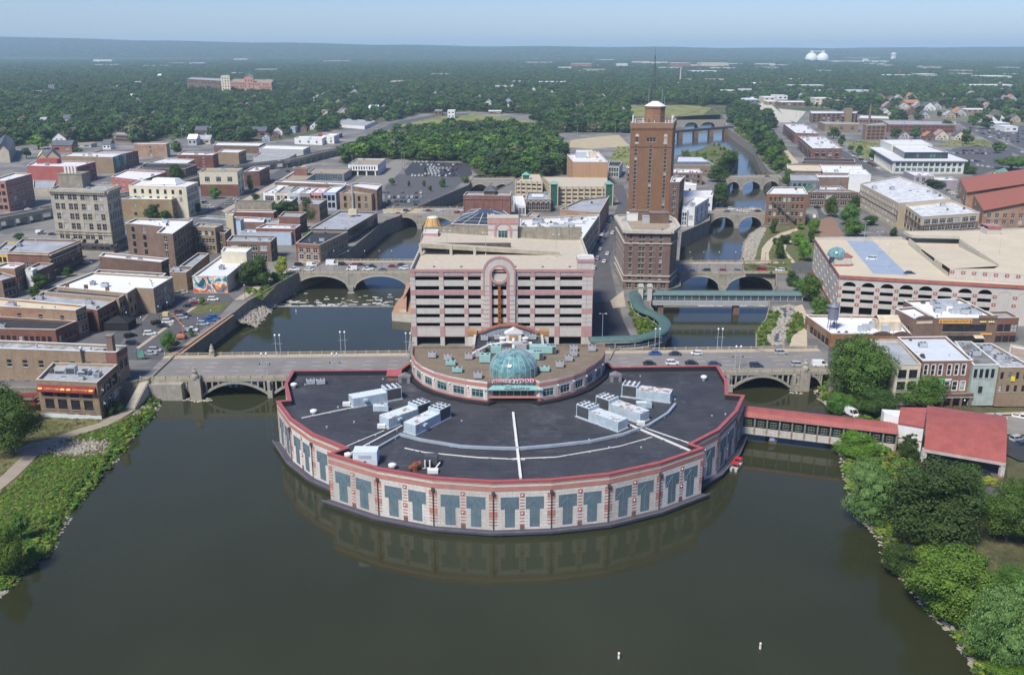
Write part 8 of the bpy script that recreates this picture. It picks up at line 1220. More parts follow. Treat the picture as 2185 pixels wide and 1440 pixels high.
# ---- bridges
rail_m=pnt('tan_balustrade',(.38,.34,.26),.85,var=.2,scale=.6,streak=.4)
for bi,b0 in enumerate(BRIDGES):
 a,c,w,ar,zw=b0['a'],b0['b'],b0['w'],b0['ar'],b0['zw'];L=math.dist(a,c);op=b0.get('open');rd=b0.get('round')
 ux,uy=(c[0]-a[0])/L,(c[1]-a[1])/L;th=thing(b0['n'],b0['l'],'bridge',(round((a[0]+c[0])/2,2),round((a[1]+c[1])/2+w/2,2),zw))
 q=lambda x,d,z:(a[0]+ux*x-uy*d,a[1]+uy*x+ux*d,z)
 s=MB();th_=.9 if not b0.get('slim')else.7
 s.prism([q(0,0,0)[:2],q(L,0,0)[:2],q(L,w,0)[:2],q(0,w,0)[:2]],-th_,.02,0);s.mk('deck',[concrete],th)
 s=MB();s.poly([q(0,3,.03),q(L,3,.03),q(L,w-3,.03),q(0,w-3,.03)],0);s.mk('roadway',[pnt('worn_road',(.21,.20,.19),.85,var=.18,scale=.08,fine=.12)],th)
 for d0,d1 in((.3,3),(w-3,w-.3)):s=MB();s.prism([q(0,d0,0)[:2],q(L,d0,0)[:2],q(L,d1,0)[:2],q(0,d1,0)[:2]],.02,.17,0);s.mk('pavement',[GM['sidewalk']],th)
 for dd in((w/2,)if w<20 else(w/2,w*.33,w*.67)):
  for k in range(int(L/9)):s=MB();s.poly([q(k*9,dd-.08,.036),q(k*9+3.2,dd-.08,.036),q(k*9+3.2,dd+.08,.036),q(k*9,dd+.08,.036)],0);s.mk('lane_marking',[twh],th)
 for d in(.15,w-.15):
  s=MB();s.prism([q(0,d-.12,0)[:2],q(L,d-.12,0)[:2],q(L,d+.12,0)[:2],q(0,d+.12,0)[:2]],1.0,1.2,0);s.prism([q(0,d-.15,0)[:2],q(L,d-.15,0)[:2],q(L,d+.15,0)[:2],q(0,d+.15,0)[:2]],.02,.35,0);s.mk('rail',[rail_m],th)
  s=MB()
  k=0
  while k*.55<L:s.bar(q(k*.55,d,.3),q(k*.55+.3,d,1.05),.07);s.bar(q(k*.55+.3,d,.3),q(k*.55,d,1.05),.07);k+=1
  s.mk('balustrade',[rail_m],th,kind='stuff')
  for k in range(int(L/4)+1):s=MB();p=q(k*4,d,0);s.box(p[0]-.22,p[1]-.22,0,p[0]+.22,p[1]+.22,1.35,0);s.mk('rail_post',[rail_m],th)
 for ai,(t0,t1)in enumerate(ar):
  x0,x1=L*t0,L*t1;cx=(x0+x1)/2;r=(x1-x0)/2;zsp=zw+.3 if not op else zw+.8;zc=-1.5 if not rd else-2.2;nn=16
  f=lambda u:zsp+(zc-zsp)*math.sqrt(max(0,1-u*u))if not op else zsp+(zc+.2-zsp)*(1-u*u)
  pts=[(cx+r*(-1+2*k/nn),f(-1+2*k/nn))for k in range(nn+1)]
  s=MB()
  if op:
   for d in(.4,w*.33,w*.66,w-.4):
    s=MB()
    for(xa,z_a),(xb,z_b)in zip(pts,pts[1:]):
     for dd in(d-.4,d+.4):s.poly([q(xa,dd,z_a-.45),q(xb,dd,z_b-.45),q(xb,dd,z_b+.45),q(xa,dd,z_a+.45)],0)
     s.poly([q(xa,d-.4,z_a-.45),q(xa,d+.4,z_a-.45),q(xb,d+.4,z_b-.45),q(xb,d-.4,z_b-.45)],0);s.poly([q(xa,d-.4,z_a+.45),q(xb,d-.4,z_b+.45),q(xb,d+.4,z_b+.45),q(xa,d+.4,z_a+.45)],0)
    s.mk('arch_rib',[concrete],th)
   for k in(1,2.5,4,12,13.5,15):
    xx=cx+r*(-1+2*k/nn)
    for d in(.4,w-.4):s=MB();p=q(xx,d,0);s.box(p[0]-.25,p[1]-.3,f(-1+2*k/nn),p[0]+.25,p[1]+.3,-.9,0);s.mk('spandrel_column',[concrete],th)
  else:
   for(xa,z_a),(xb,z_b)in zip(pts,pts[1:]):
    for d in(0,w):pl=[q(xa,d,z_a),q(xb,d,z_b),q(xb,d,-th_),q(xa,d,-th_)];s.poly(pl if d==0 else pl[::-1],0)
    s.poly([q(xa,0,z_a),q(xa,w,z_a),q(xb,w,z_b),q(xb,0,z_b)],0)
   s.mk('arch',[concrete],th)
   s=MB()
   for(xa,z_a),(xb,z_b)in zip(pts,pts[1:]):s.poly([q(xa,-.15,z_a),q(xb,-.15,z_b),q(xb,-.15,z_b+.5),q(xa,-.15,z_a+.5)],0);s.poly([q(xa,-.15,z_a+.5),q(xb,-.15,z_b+.5),q(xb,0,z_b+.5),q(xa,0,z_a+.5)],0)
   s.mk('arch_ring',[clt],th)
 ed=[0]+[x for p in ar for x in p]+[1]
 for k in range(0,len(ed),2):
  x0,x1=L*ed[k],L*ed[k+1]
  if x1-x0<.4 or(op and(k==0 or k==len(ed)-2)):continue
  x0,x1=(x0,x1)if x1-x0>1.6 else((x0+x1)/2-.8,(x0+x1)/2+.8)
  s=MB();ov=1.2 if not(k==0 or k==len(ed)-2)else 0
  s.prism([q(x0-.01,-ov,0)[:2],q(x1+.01,-ov,0)[:2],q(x1+.01,w+ov,0)[:2],q(x0-.01,w+ov,0)[:2]],-13,(zw+2.5 if not rd else zw+1)if ov else-th_-.01,0)
  if ov:s.prism([q(x0,.2,0)[:2],q(x1,.2,0)[:2],q(x1,w-.2,0)[:2],q(x0,w-.2,0)[:2]],-12,-th_-.01,0)
  if op and ov:s.prism([q(x0,-1.0,0)[:2],q(x0+1,-1.0,0)[:2],q(x0+1,.2,0)[:2],q(x0,.2,0)[:2]],zw,-.9,0)
  s.mk('pier',[concrete],th)
  # statue pylons on the casino bridge
def pylon(key,lab,zb,ztop,rocks):
 x,y,_=PT[key];t=thing('statue_pylon',lab,'monument',(x,y,zb));s=MB()
 s.prism([(x-1.7,y-1.6),(x+1.7,y-1.6),(x+1.5,y+.1),(x-1.5,y+.1)],zb,ztop,0);s.mk('shaft',[pnt('pylon_stone',(.36,.33,.27),.9,streak=.7,var=.25)],t)
 s=MB();s.lathe((x,y-.7),[(1.2,ztop),(1.25,ztop+.9),(.8,ztop+1.8),(.95,ztop+2.6),(.35,ztop+3.1),(.42,ztop+3.6),(.1,ztop+3.9)],10,0);s.mk('seated_figure',[pnt('pylon_stone',(.36,.33,.27))],t)
 if rocks:
  for k in range(34):s=MB();a=rnd.uniform(0,6.28);rr=rnd.uniform(1.5,rocks);sx=rnd.uniform(.25,.7);s.lathe((x+rr*1.6*math.cos(a),y-1+rr*.7*math.sin(a)),[(sx,-6.9),(sx*1.1,-6.6),(sx*.5,-6.35)],6,0);s.mk('rock',[pnt('pale_rock',(.42,.38,.30),.9,var=.3,scale=1)],t)
pylon('statueW1','weathered stone pylon with seated figure standing in the river west of the pavilion',-7,.9,3.2);pylon('statueE','weathered stone pylon with seated figure beside the largest east tree',-7,1.0,4.2)
x,y,_=PT['statueW2'];t=thing('statue','seated stone figure on the north balustrade near the car park','statue',(x,y+.5,0));s=MB();s.box(x-.9,y-.2,0,x+.9,y+1.2,1.6,0);s.mk('plinth',[rail_m],t);s=MB();s.lathe((x,y+.5),[(.9,1.6),(1,2.4),(.6,3.2),(.7,3.7),(.3,4.1),(.35,4.5),(.1,4.8)],10,0);s.mk('figure',[rail_m],t)
# rail bridge far
a,c=PT['rail_a'],PT['rail_b'];t=thing('rail_bridge','long black steel railway bridge on stone piers across the east channel','bridge',(a[0],a[1],-9));s=MB();s.obox(a[:2],c[:2],-6,0,-.8,2.4,0);s.mk('girder',[mdk],t)
for k in range(4):p=lerp(a,c,.12+.25*k);s=MB();s.box(p[0]-3,p[1]-2,-9.5,p[0]+3,p[1]+10,-.8,0);s.mk('pier',[brown_brick],t)
# ---- covered walkways
teal_roof=pnt('teal_metal_roof',(.12,.19,.185),.45,var=.15,scale=.8,streak=.1)
def arc_roof(pts,hw,z,rise,m,parent,name='roof',seam=1.2,seamm=None,sub=2.):
 P=[]
 for a,b2 in zip(pts,pts[1:]):
  nn=max(1,int(math.dist(a,b2)/sub));P+=[lerp(a,b2,k/nn)for k in range(nn)]
 P.append(pts[-1]);prof=[(hw*math.cos(math.pi*k/8),rise*math.sin(math.pi*k/8))for k in range(9)];s=MB();prev=None;sm=MB();d=0
 for i,p in enumerate(P):
  a,b2=P[max(0,i-1)],P[min(len(P)-1,i+1)];L=math.dist(a,b2)or 1;nx,ny=(b2[1]-a[1])/L,-(b2[0]-a[0])/L
  cur=[(p[0]+nx*o,p[1]+ny*o,z+h)for o,h in prof]
  if prev:
   for k in range(8):s.poly([prev[k],cur[k],cur[k+1],prev[k+1]],0)
   s.poly([prev[0],prev[8],cur[8],cur[0]],0)
  if i in(0,len(P)-1):s.poly(cur if i else cur[::-1],0)
  for k in range(8):
   q0=[(p[0]+nx*o*1.01,p[1]+ny*o*1.01,z+h*1.03+.02)for o,h in(prof[k],prof[k+1])];sm.bar(q0[0],q0[1],.05)
  prev=cur
 s.mk(name,[m],parent,smooth=False);sm.mk('seams',[seamm or m],parent,kind='stuff');return P
gw=thing('covered_walkway','long straight pedestrian bridge with rounded teal roof over the east channel','walkway',(GREENWALK[1][0],GREENWALK[1][1],0))
arc_roof(GREENWALK,2.6,2.4,1.6,teal_roof,gw,sub=1.5)
a,c=GREENWALK[0],GREENWALK[-1];L=math.dist(a,c);s=MB();s.obox(a,c,-2.2,2.2,-2.1,-1.0,0);s.obox(a,c,2.1,2.3,-1,.1,0);s.obox(a,c,-2.3,-2.1,-1,.1,0);s.mk('beam',[W['grey_paint']],gw)
s=MB();s.obox(a,c,2.05,2.1,.1,2.3,0);s.mk('glazing',[pnt('hazy_glass',(.10,.13,.14),.15,var=.3,scale=.8)],gw)
for k in range(23):s=MB();p=wat(a,c,k/22,2.2,0);s.box(p[0]-.12,p[1]-.12,-1.6,p[0]+.12,p[1]+.12,2.4,0);s.mk('post',[W['grey_paint']],gw)
for t in(.05,.13,.6):s=MB();p=lerp(a,c,t);s.box(p[0]-1.2,p[1]-1.5,-13,p[0]+1.2,p[1]+1.5,-2.1,0);s.mk('pier',[brown_brick],gw)
for k in(0,1):s=MB();p=wat(a,c,-.0+.055*k,2.2,0);s.box(p[0]-1.0,p[1]-.8,-2,p[0]+1.0,p[1]+.8,7.4,0);s.box(p[0]-1.3,p[1]-1.1,6.2,p[0]+1.3,p[1]+1.1,6.8,0);s.mk('pylon',[pgr],gw)
cw=thing('covered_walkway','curving raised walkway with dark teal roof bending round the small garden','walkway',(CURVEWALK[5][0],CURVEWALK[5][1],0))
def smooth(pts,it=2):
 for _ in range(it):
  q=[pts[0]]
  for a,b2 in zip(pts,pts[1:]):q+=[lerp(a,b2,.25),lerp(a,b2,.75)]
  pts=q+[pts[-1]]
 return pts
CW=smooth(CURVEWALK);CP=arc_roof(CW,2.5,2.6,1.5,pnt('dark_teal_roof',(.085,.155,.145),.45,var=.2,scale=.6),cw,sub=1.4)
for a,b2 in zip(CW,CW[1:]):s=MB();s.obox(a,b2,-2.1,2.1,-.6,0,0);s.mk('floor_beam',[W['grey_paint']],cw)
for i in range(0,len(CP),4):
 p=CP[i];a,b2=CP[max(0,i-1)],CP[min(len(CP)-1,i+1)];L=math.dist(a,b2);nx,ny=(b2[1]-a[1])/L,-(b2[0]-a[0])/L
 for sg in(-2.1,2.1):s=MB();s.bar((p[0]+nx*sg,p[1]+ny*sg,-.6),(p[0]+nx*sg,p[1]+ny*sg,2.6),.1);s.mk('post',[twh],cw)
 if i%8==0:s=MB();s.bar((p[0],p[1],-12),(p[0],p[1],-.6),.5,0,8);s.mk('column',[clt],cw)
for i in range(0,len(CP)-1,1):
 a,b2=CP[i],CP[i+1]
 if i%3==0:s=MB();e=CP[min(len(CP)-1,i+3)];s.obox(a,e,2.0,2.08,.9,1.0,0);s.obox(a,e,-2.08,-2.0,.9,1.0,0);s.mk('handrail',[twh],cw)
rw=thing('covered_gangway','glazed gangway with red barrel roof linking pavilion and east bank','walkway',(REDWALK[0][0],REDWALK[0][1],-4))
a,c=REDWALK[0],REDWALK[1];L=math.dist(a,c);W2=3.1
mid=[wat(a,c,0,-W2,0)[:2],wat(a,c,1,-W2,0)[:2]]
red_roof=pnt('red_metal_roof',(.35,.105,.088),.5,var=.22,scale=.3,fine=.15,streak=.35)
arc_roof(mid,W2+.5,1.4,1.7,red_roof,rw,sub=.9,seamm=pnt('red_seam',(.30,.07,.065),.5))
s=MB();s.obox(a,c,-W2*2,0,-4.1,-3.6,0);s.obox(a,c,-.25,0,-3.6,-1.9,0);s.mk('beam_wall',[wbr],rw)
s=MB();s.obox(a,c,-.4,-.3,-1.9,1.4,0);s.obox(a,c,-W2*2,-W2*2+.1,-3.6,1.4,0);s.mk('glazing',[pnt('dark_teal_glass',(.015,.04,.042),.1,var=.4)],rw)
for k in range(13):s=MB();p=wat(a,c,k/12,0,0);s.box(p[0]-.18,p[1]-.12,-4.1,p[0]+.18,p[1]+.2,1.45,0);s.mk('post',[W['stained']],rw)
for k in range(12):
 for u in(.28,.5,.72):skin('mullion',a,c,L*(k+u)/12-.04,L*(k+u)/12+.04,-1.4,.3,W['stained'],-.22,rw)
 for z in(-1.4,.2,-.6):skin('mullion',a,c,L*(k+.28)/12,L*(k+.72)/12,z,z+.07,W['stained'],-.2,rw)
 skin('salmon_cross',a,c,L*(k+.9)/12,L*(k+1.1)/12 if k<11 else L,-3.3,-2.3,salmon,.05,rw)
s=MB();s.obox(a,c,0,.3,1.25,1.55,0);s.mk('gutter',[twh],rw)
p=lerp(a,c,.22);s=MB();s.box(p[0]-1,p[1]+.5,-9,p[0]+1,p[1]+5,-4.1,0);s.mk('pier',[brown_brick],rw);s=MB();s.box(p[0]-1.1,p[1]+.4,-5.5,p[0]+.3,p[1]+.5,-4.7,0);s.mk('clearance_sign',[pnt('blue_sign',(.25,.45,.8))],rw)
# red canopy (porte cochere)
F0,F1,K0,K1=CANOPY;pc=thing('drive_canopy','big porte cochere with curved red seamed roof on white posts','canopy',(round((F0[0]+F1[0])/2,2),round((F0[1]+F1[1])/2+8,2),-4.4))
nn=14;s=MB();prof=[]
for k in range(nn+1):t=k/nn;prof.append((t,.8+4.6*math.sin(min(1,t*1.06)*math.pi*.56)))
g=lambda u,t,z:(lerp(lerp(F0,F1,u),lerp(K0,K1,u),t))[:2]+(z,)
for(t0,z0),(t1,z1)in zip(prof,prof[1:]):s.poly([g(0,t0,z0),g(1,t0,z0),g(1,t1,z1),g(0,t1,z1)],0)
for(t0,z0),(t1,z1)in zip(prof,prof[1:]):
 for u in(0,1):s.poly([g(u,t0,z0),g(u,t1,z1),g(u,t1,z1-.9),g(u,t0,z0-.9)],1)
s.poly([g(0,0,-.1),g(1,0,-.1),g(1,0,.8),g(0,0,.8)],1);s.poly([g(0,1,prof[-1][1]-1.2),g(0,1,prof[-1][1]),g(1,1,prof[-1][1]),g(1,1,prof[-1][1]-1.2)],1)
for(t0,z0),(t1,z1)in zip(prof,prof[1:]):s.poly([g(0,t1,z1-.3),g(1,t1,z1-.3),g(1,t0,z0-.3),g(0,t0,z0-.3)],1)
s.mk('roof',[red_roof,pnt('canopy_edge',(.5,.42,.40),.6)],pc)
for k in range(44):
 s=MB();u=k/43
 for(t0,z0),(t1,z1)in zip(prof,prof[1:]):s.bar(g(u,t0,z0+.03),g(u,t1,z1+.03),.05)
 s.mk('seam',[pnt('red_seam',(.30,.07,.065))],pc)
for u in(.01,.97):
 for t in(.03,.93):s=MB();p=g(u,t,0);s.box(p[0]-.55,p[1]-.55,-4.6,p[0]+.55,p[1]+.55,.8 if t<.5 else 4,0);s.box(p[0]-.6,p[1]-.6,-4.6,p[0]+.6,p[1]+.6,-3.2,1);s.mk('post',[wbr,salmon],pc)
wb=thing('link_building','white rendered block with low red roof between gangway and canopy','building',(WHITEBLOCK[0][0],WHITEBLOCK[0][1],-4.4))
q0,q1,q2,q3=[p[:2]for p in WHITEBLOCK];s=MB();s.prism([q0,q1,lerp(q1,K0,.8),q2],-4.4,3.4,0);s.mk('wall',[W['white_paint']],wb)
s=MB();s.prism([q0,q2,(q2[0]-5,q2[1]+1),(q0[0]-3,q0[1]+3)],-4.4,5.2,0);s.mk('lift_wall',[W['white_paint']],wb)
s=MB();e0,e1=lerp(q1,K0,.8),q2;s.poly([(*q0,3.5),(*q1,3.5),(*e0,5.6),(*e1,6.2)],0);s.mk('roof',[red_roof],wb);s=MB();s.obox(q0,q1,0,.15,3.0,3.5,0);s.obox(q0,q1,0,.08,-1.2,-.9,0);s.mk('trim_band',[red_cap],wb)
# viaduct
vd=thing('railway_viaduct','long grey railway viaduct with arches curving behind the stone tower','viaduct',(VIADUCT[2][0],VIADUCT[2][1],0))
VP=smooth(VIADUCT,1)
for a,b2 in zip(VP,VP[1:]):
 s=MB();s.obox(a,b2,-9,0,4.4,6,0);s.obox(a,b2,-.3,.05,6,6.9,0);s.obox(a,b2,-9,-8.7,6,6.9,0);s.mk('deck',[concrete],vd)
 for o in(-2.6,-4.1,-5.6,-7.1):s=MB();s.obox(a,b2,o,o+.1,6.02,6.16,0);s.mk('rail',[pnt('rusty_rail',(.14,.08,.05),.6)],vd)
 nn=max(1,int(math.dist(a,b2)/11))
 for k in range(nn):
  p=lerp(a,b2,(k+.5)/nn);s=MB();s.obox(lerp(a,b2,(k+.44)/nn),lerp(a,b2,(k+.56)/nn),-8.4,-.5,0,4.4,0);s.mk('pier',[clt],vd)
  # ---- small river things
x,y,_=PT['boat'];t=thing('pontoon_boat','small open boat with two red canopies moored by the pavilion','boat',(x,y,-6.5),None,R(62));
def local(mbx,name,mats,parent,**k):
 o=bpy.data.objects.new(name,mbx.mesh(name,mats));COL.objects.link(o);o.parent=parent;return o
s=MB();s.prism([(-3.6,-1),(2.4,-1.15),(3.6,0),(2.4,1.15),(-3.6,1)],-.2,.75,0,1);local(s,'hull',[metal,tst],t)
for x0,x1 in((-2.9,-.9),(.6,2.3)):s=MB();s.box(x0,-.95,2.0,x1,.95,2.12,0);local(s,'canopy',[pnt('red_canvas',(.55,.02,.03),.7)],t)
s=MB()
for xx in(-2.9,-.9,.6,2.3):
 for yy in(-.9,.9):s.bar((xx,yy,.7),(xx,yy,2.0),.03)
local(s,'frame',[metal],t);s=MB();s.box(-.6,-.4,.7,.2,.4,1.3,0);local(s,'console',[twh],t);s=MB();s.box(-4.1,-.25,-.1,-3.6,.25,1.1,0);local(s,'outboard_motor',[mdk],t)
for key,lab in(('buoy1','white marker buoy in the open river, nearer the middle'),('buoy2','white marker buoy in the open river, farther east'),('buoy3','white marker buoy floating above the weir')):
 x,y,_=PT[key];t=thing('marker_buoy',lab,'buoy',(x,y,-6.5));s=MB();s.lathe((x,y),[(.22,-6.8),(.22,-5.2),(.1,-5.1)],10,0);s.mk('float',[twh],t);s=MB();s.lathe((x,y),[(.23,-5.7),(.23,-5.5)],10,0);s.mk('band',[pnt('orange_band',(.7,.2,.05))],t)
 # stairs beside the restaurant
a,c=PT['stairtop'],PT['stairbot'];t=thing('river_stair','grey stone stair with dark railings down to the river path','stairs',(c[0],c[1],-5));nn=22
for k in range(nn):p,q=lerp(c,a,k/nn),lerp(c,a,(k+1)/nn);s=MB();s.obox(p[:2],q[:2],-1.6,1.6,-5.4,-5+5*(k+1)/nn,0);s.mk('step',[clt],t)
s=MB();nx,ny=(a[1]-c[1])/math.dist(a[:2],c[:2]),-(a[0]-c[0])/math.dist(a[:2],c[:2])
for sg in(-1.8,1.8):s.bar((c[0]+nx*sg,c[1]+ny*sg,-4),(a[0]+nx*sg,a[1]+ny*sg,1),.08);[s.bar((*(v:=lerp((c[0]+nx*sg,c[1]+ny*sg),(a[0]+nx*sg,a[1]+ny*sg),k/10)),-5+.5*k),(*v,-4+.5*k),.05)for k in range(11)]
s.mk('railing',[mdk],t)
for k,(x,y,w,d,h)in enumerate([(BRIDGES[0]['a'][0]-7,BRIDGES[0]['a'][1]-1,14,3,0)]):s=MB();s.box(x-w/2+9,y-1,-7,x+w/2+14,y+20,-.9,0);tag(s.mk('abutment',[concrete]),'concrete bridge abutment beside the river stair','abutment')
s=MB();s.prism(TERR,-10,-3,1,0);s.prism(inset(TERR,3),-3,-1.8,1,0);tag(s.mk('river_terrace',[GM['paver'],clt]),'stepped tan stone river terrace beside the pink garage','terrace')
# boom lift
x,y,_=PT['liftbase'];t=thing('boom_lift','orange boom lift with raised tan bucket in the car park','lift',(x,y,0));om=pnt('faded_orange',(.52,.17,.10),.6)
s=MB();s.box(x-1.9,y-1.1,.7,x+1.3,y+1.1,1.7,0);s.mk('chassis',[om],t)
for dx in(-1.3,1):
 for dy in(-1.1,1.1):s=MB();s.bar((x+dx,y+dy-.15,.5),(x+dx,y+dy+.15,.5),.5,0,12);s.mk('wheel',[mdk],t)
s=MB();s.bar((x+.5,y,1.7),(x+.8,y,5.2),.25);s.bar((x+.8,y,5.2),(x-3.8,y+3,9.2),.22);s.bar((x-3.8,y+3,9.2),(x-5.5,y+3.5,9.0),.14);s.mk('boom',[om],t);s=MB();s.box(x-7.6,y+2.6,8.2,x-5.4,y+4.4,9.6,0);s.mk('bucket',[pnt('tan_bucket',(.62,.45,.22))],t)
# black tent, lot sign, picnic things
x,y,_=PT['tent'];t=thing('market_tent','black square tent against the brick building by the car park','tent',(x,y,0));s=MB();w=5
s.box(x-w,y-w*.8,.2,x+w,y+w*.8,3.2,0);s.mk('side_cloth',[pnt('black_canvas',(.012,.012,.016),.8)],t);s=MB()
for P2 in([(x-w-.2,y-w*.8-.2),(x+w+.2,y-w*.8-.2)],[(x+w+.2,y-w*.8-.2),(x+w+.2,y+w*.8+.2)],[(x+w+.2,y+w*.8+.2),(x-w-.2,y+w*.8+.2)],[(x-w-.2,y+w*.8+.2),(x-w-.2,y-w*.8-.2)]):s.poly([(*P2[0],3.1),(*P2[1],3.1),(x,y,5.2)],0)
s.mk('tent_roof',[pnt('black_canvas',(.012,.012,.016))],t)
x,y,_=PT['sign_lot'];t=thing('info_sign','green information board at the car park corner','sign',(x,y,0));s=MB();s.box(x-1.2,y-.1,1,x+1.2,y+.1,3.4,0);s.mk('board',[pnt('sign_green',(.10,.28,.24))],t);[((s:=MB()).box(x+e,y-.12,0,x+e+.2,y+.12,3.6,0),s.mk('post',[mdk],t))for e in(-1.4,1.2)]
x,y,_=PT['slab'];s=MB();s.prism([(x-7,y+.5),(x-5,y-3),(x+1.5,y-3.4),(x+2.4,y-1.2),(x-2,y+2)],-6.9,-6.1,0);tag(s.mk('concrete_slab',[clt]),'broken pale concrete slab at the west shore','slab')
# rubble heaps and shore stones: a few big ones singly, the rest as stuff
def rocks(name,pts,m,hf=None,sz=(.2,.6)):
 s=MB()
 for x,y in pts:
  r=rnd.uniform(*sz);z=hf(x,y)if hf else 0;i=len(s.v);k=6;a0=rnd.random()*6
  for(rr,zz)in((1,-.3),(.9,.35),(.3,.75)):
   for j in range(k):a=a0+2*math.pi*j/k;q=rr*r*rnd.uniform(.75,1.25);s.v.append((x+q*math.cos(a),y+q*math.sin(a),z+zz*r))
  for l in range(2):
   for j in range(k):s.f.append((i+l*k+j,i+l*k+(j+1)%k,i+(l+1)*k+(j+1)%k,i+(l+1)*k+j));s.m.append(0)
  s.f.append(tuple(i+2*k+j for j in range(k)));s.m.append(0)
 s.mk(name,[m],kind='stuff')
rk=pnt('shore_rock',(.36,.33,.28),.9,var=.4,scale=.8,fine=.3)
x,y,_=PT['rubA'];rocks('rubble',[(x+rnd.gauss(0,5.5),y+rnd.gauss(0,2.6))for _ in range(600)],rk,hW,(.2,.5))
def along(L,off,n_,sg):
 out=[]
 for _ in range(n_):k=rnd.randrange(len(L)-1);p=wat(L[k],L[k+1],rnd.random(),sg*rnd.uniform(*off),0);out.append(p[:2])
 return out
rocks('shore_stones',along(WSHORE,(-.3,1.6),700,1),rk,hW,(.15,.45));rocks('shore_stones',along(ESHORE,(-.3,1.8),800,-1),rk,hE,(.15,.5))
rocks('riprap',[(rnd.uniform(PT['stairtop'][0]+2,PT['stairtop'][0]+10),rnd.uniform(270,284))for _ in range(250)],rk,hW,(.3,.7))
rg=[p for n_,m_,z_,p in GROUND if m_=='rubble'][0];xs2=[p[0]for p in rg];ys2=[p[1]for p in rg];pp=[]
while len(pp)<900:
 q=(rnd.uniform(min(xs2),max(xs2)),rnd.uniform(min(ys2),max(ys2)))
 if inside(rg,*q):pp.append(q)
rocks('riprap',pp,rk,lambda x,y:0,(.3,.9))
dl=P_dam=(WESTLAND[4][0]+3,WESTLAND[4][1]+12);rocks('riprap',[(WESTLAND[4][0]+rnd.uniform(-1,9),rnd.uniform(WESTLAND[4][1]+1,404))for _ in range(500)],rk,lambda x,y:-3-(x-WESTLAND[4][0])*.36,(.4,.9))
# ---- trees
def leafmat(name,c1,c2,var=.5):
 m,nt,b=newmat(name);oi=nt.nodes.new('ShaderNodeObjectInfo');g=nt.nodes.new('ShaderNodeNewGeometry');tc=nt.nodes.new('ShaderNodeTexCoord')
 c=mixn(nt,ramp(nt,noise(nt,tc.outputs['Object'],.35,3,.7),.3,.7),c1,c2);c=mixn(nt,ramp(nt,g.outputs['Random Per Island'],0,1,0,.45),c,tuple(min(1,x*1.9+.01)for x in c2))
 hs=nt.nodes.new('ShaderNodeHueSaturation');nt.links.new(c,hs.inputs['Color']);nt.links.new(ramp(nt,oi.outputs['Random'],0,1,1-var*.55,1+var*.6),hs.inputs['Value']);nt.links.new(ramp(nt,oi.outputs['Random'],0,1,.485,.515),hs.inputs['Hue'])
 nt.links.new(hs.outputs[0],b.inputs['Base Color']);b.inputs['Roughness'].default_value=.65;b.inputs['Specular IOR Level'].default_value=.25
 nt.nodes['Material Output'];return m
LEAF=dict(d=leafmat('dark_leaves',(.018,.044,.008),(.040,.082,.014)),m=leafmat('mid_leaves',(.032,.072,.010),(.062,.12,.018)),g=leafmat('bright_leaves',(.045,.10,.010),(.09,.17,.018)),p=leafmat('pale_leaves',(.048,.090,.022),(.085,.14,.036)),y=leafmat('yellow_leaves',(.10,.13,.02),(.22,.22,.03)),f=leafmat('forest_leaves',(.013,.034,.010),(.030,.062,.016),.9),w=leafmat('weed_leaves',(.085,.13,.018),(.15,.19,.03)),o=leafmat('olive_leaves',(.045,.06,.025),(.08,.09,.04)))
bark=pnt('bark',(.09,.07,.05),.9,var=.3,scale=2)
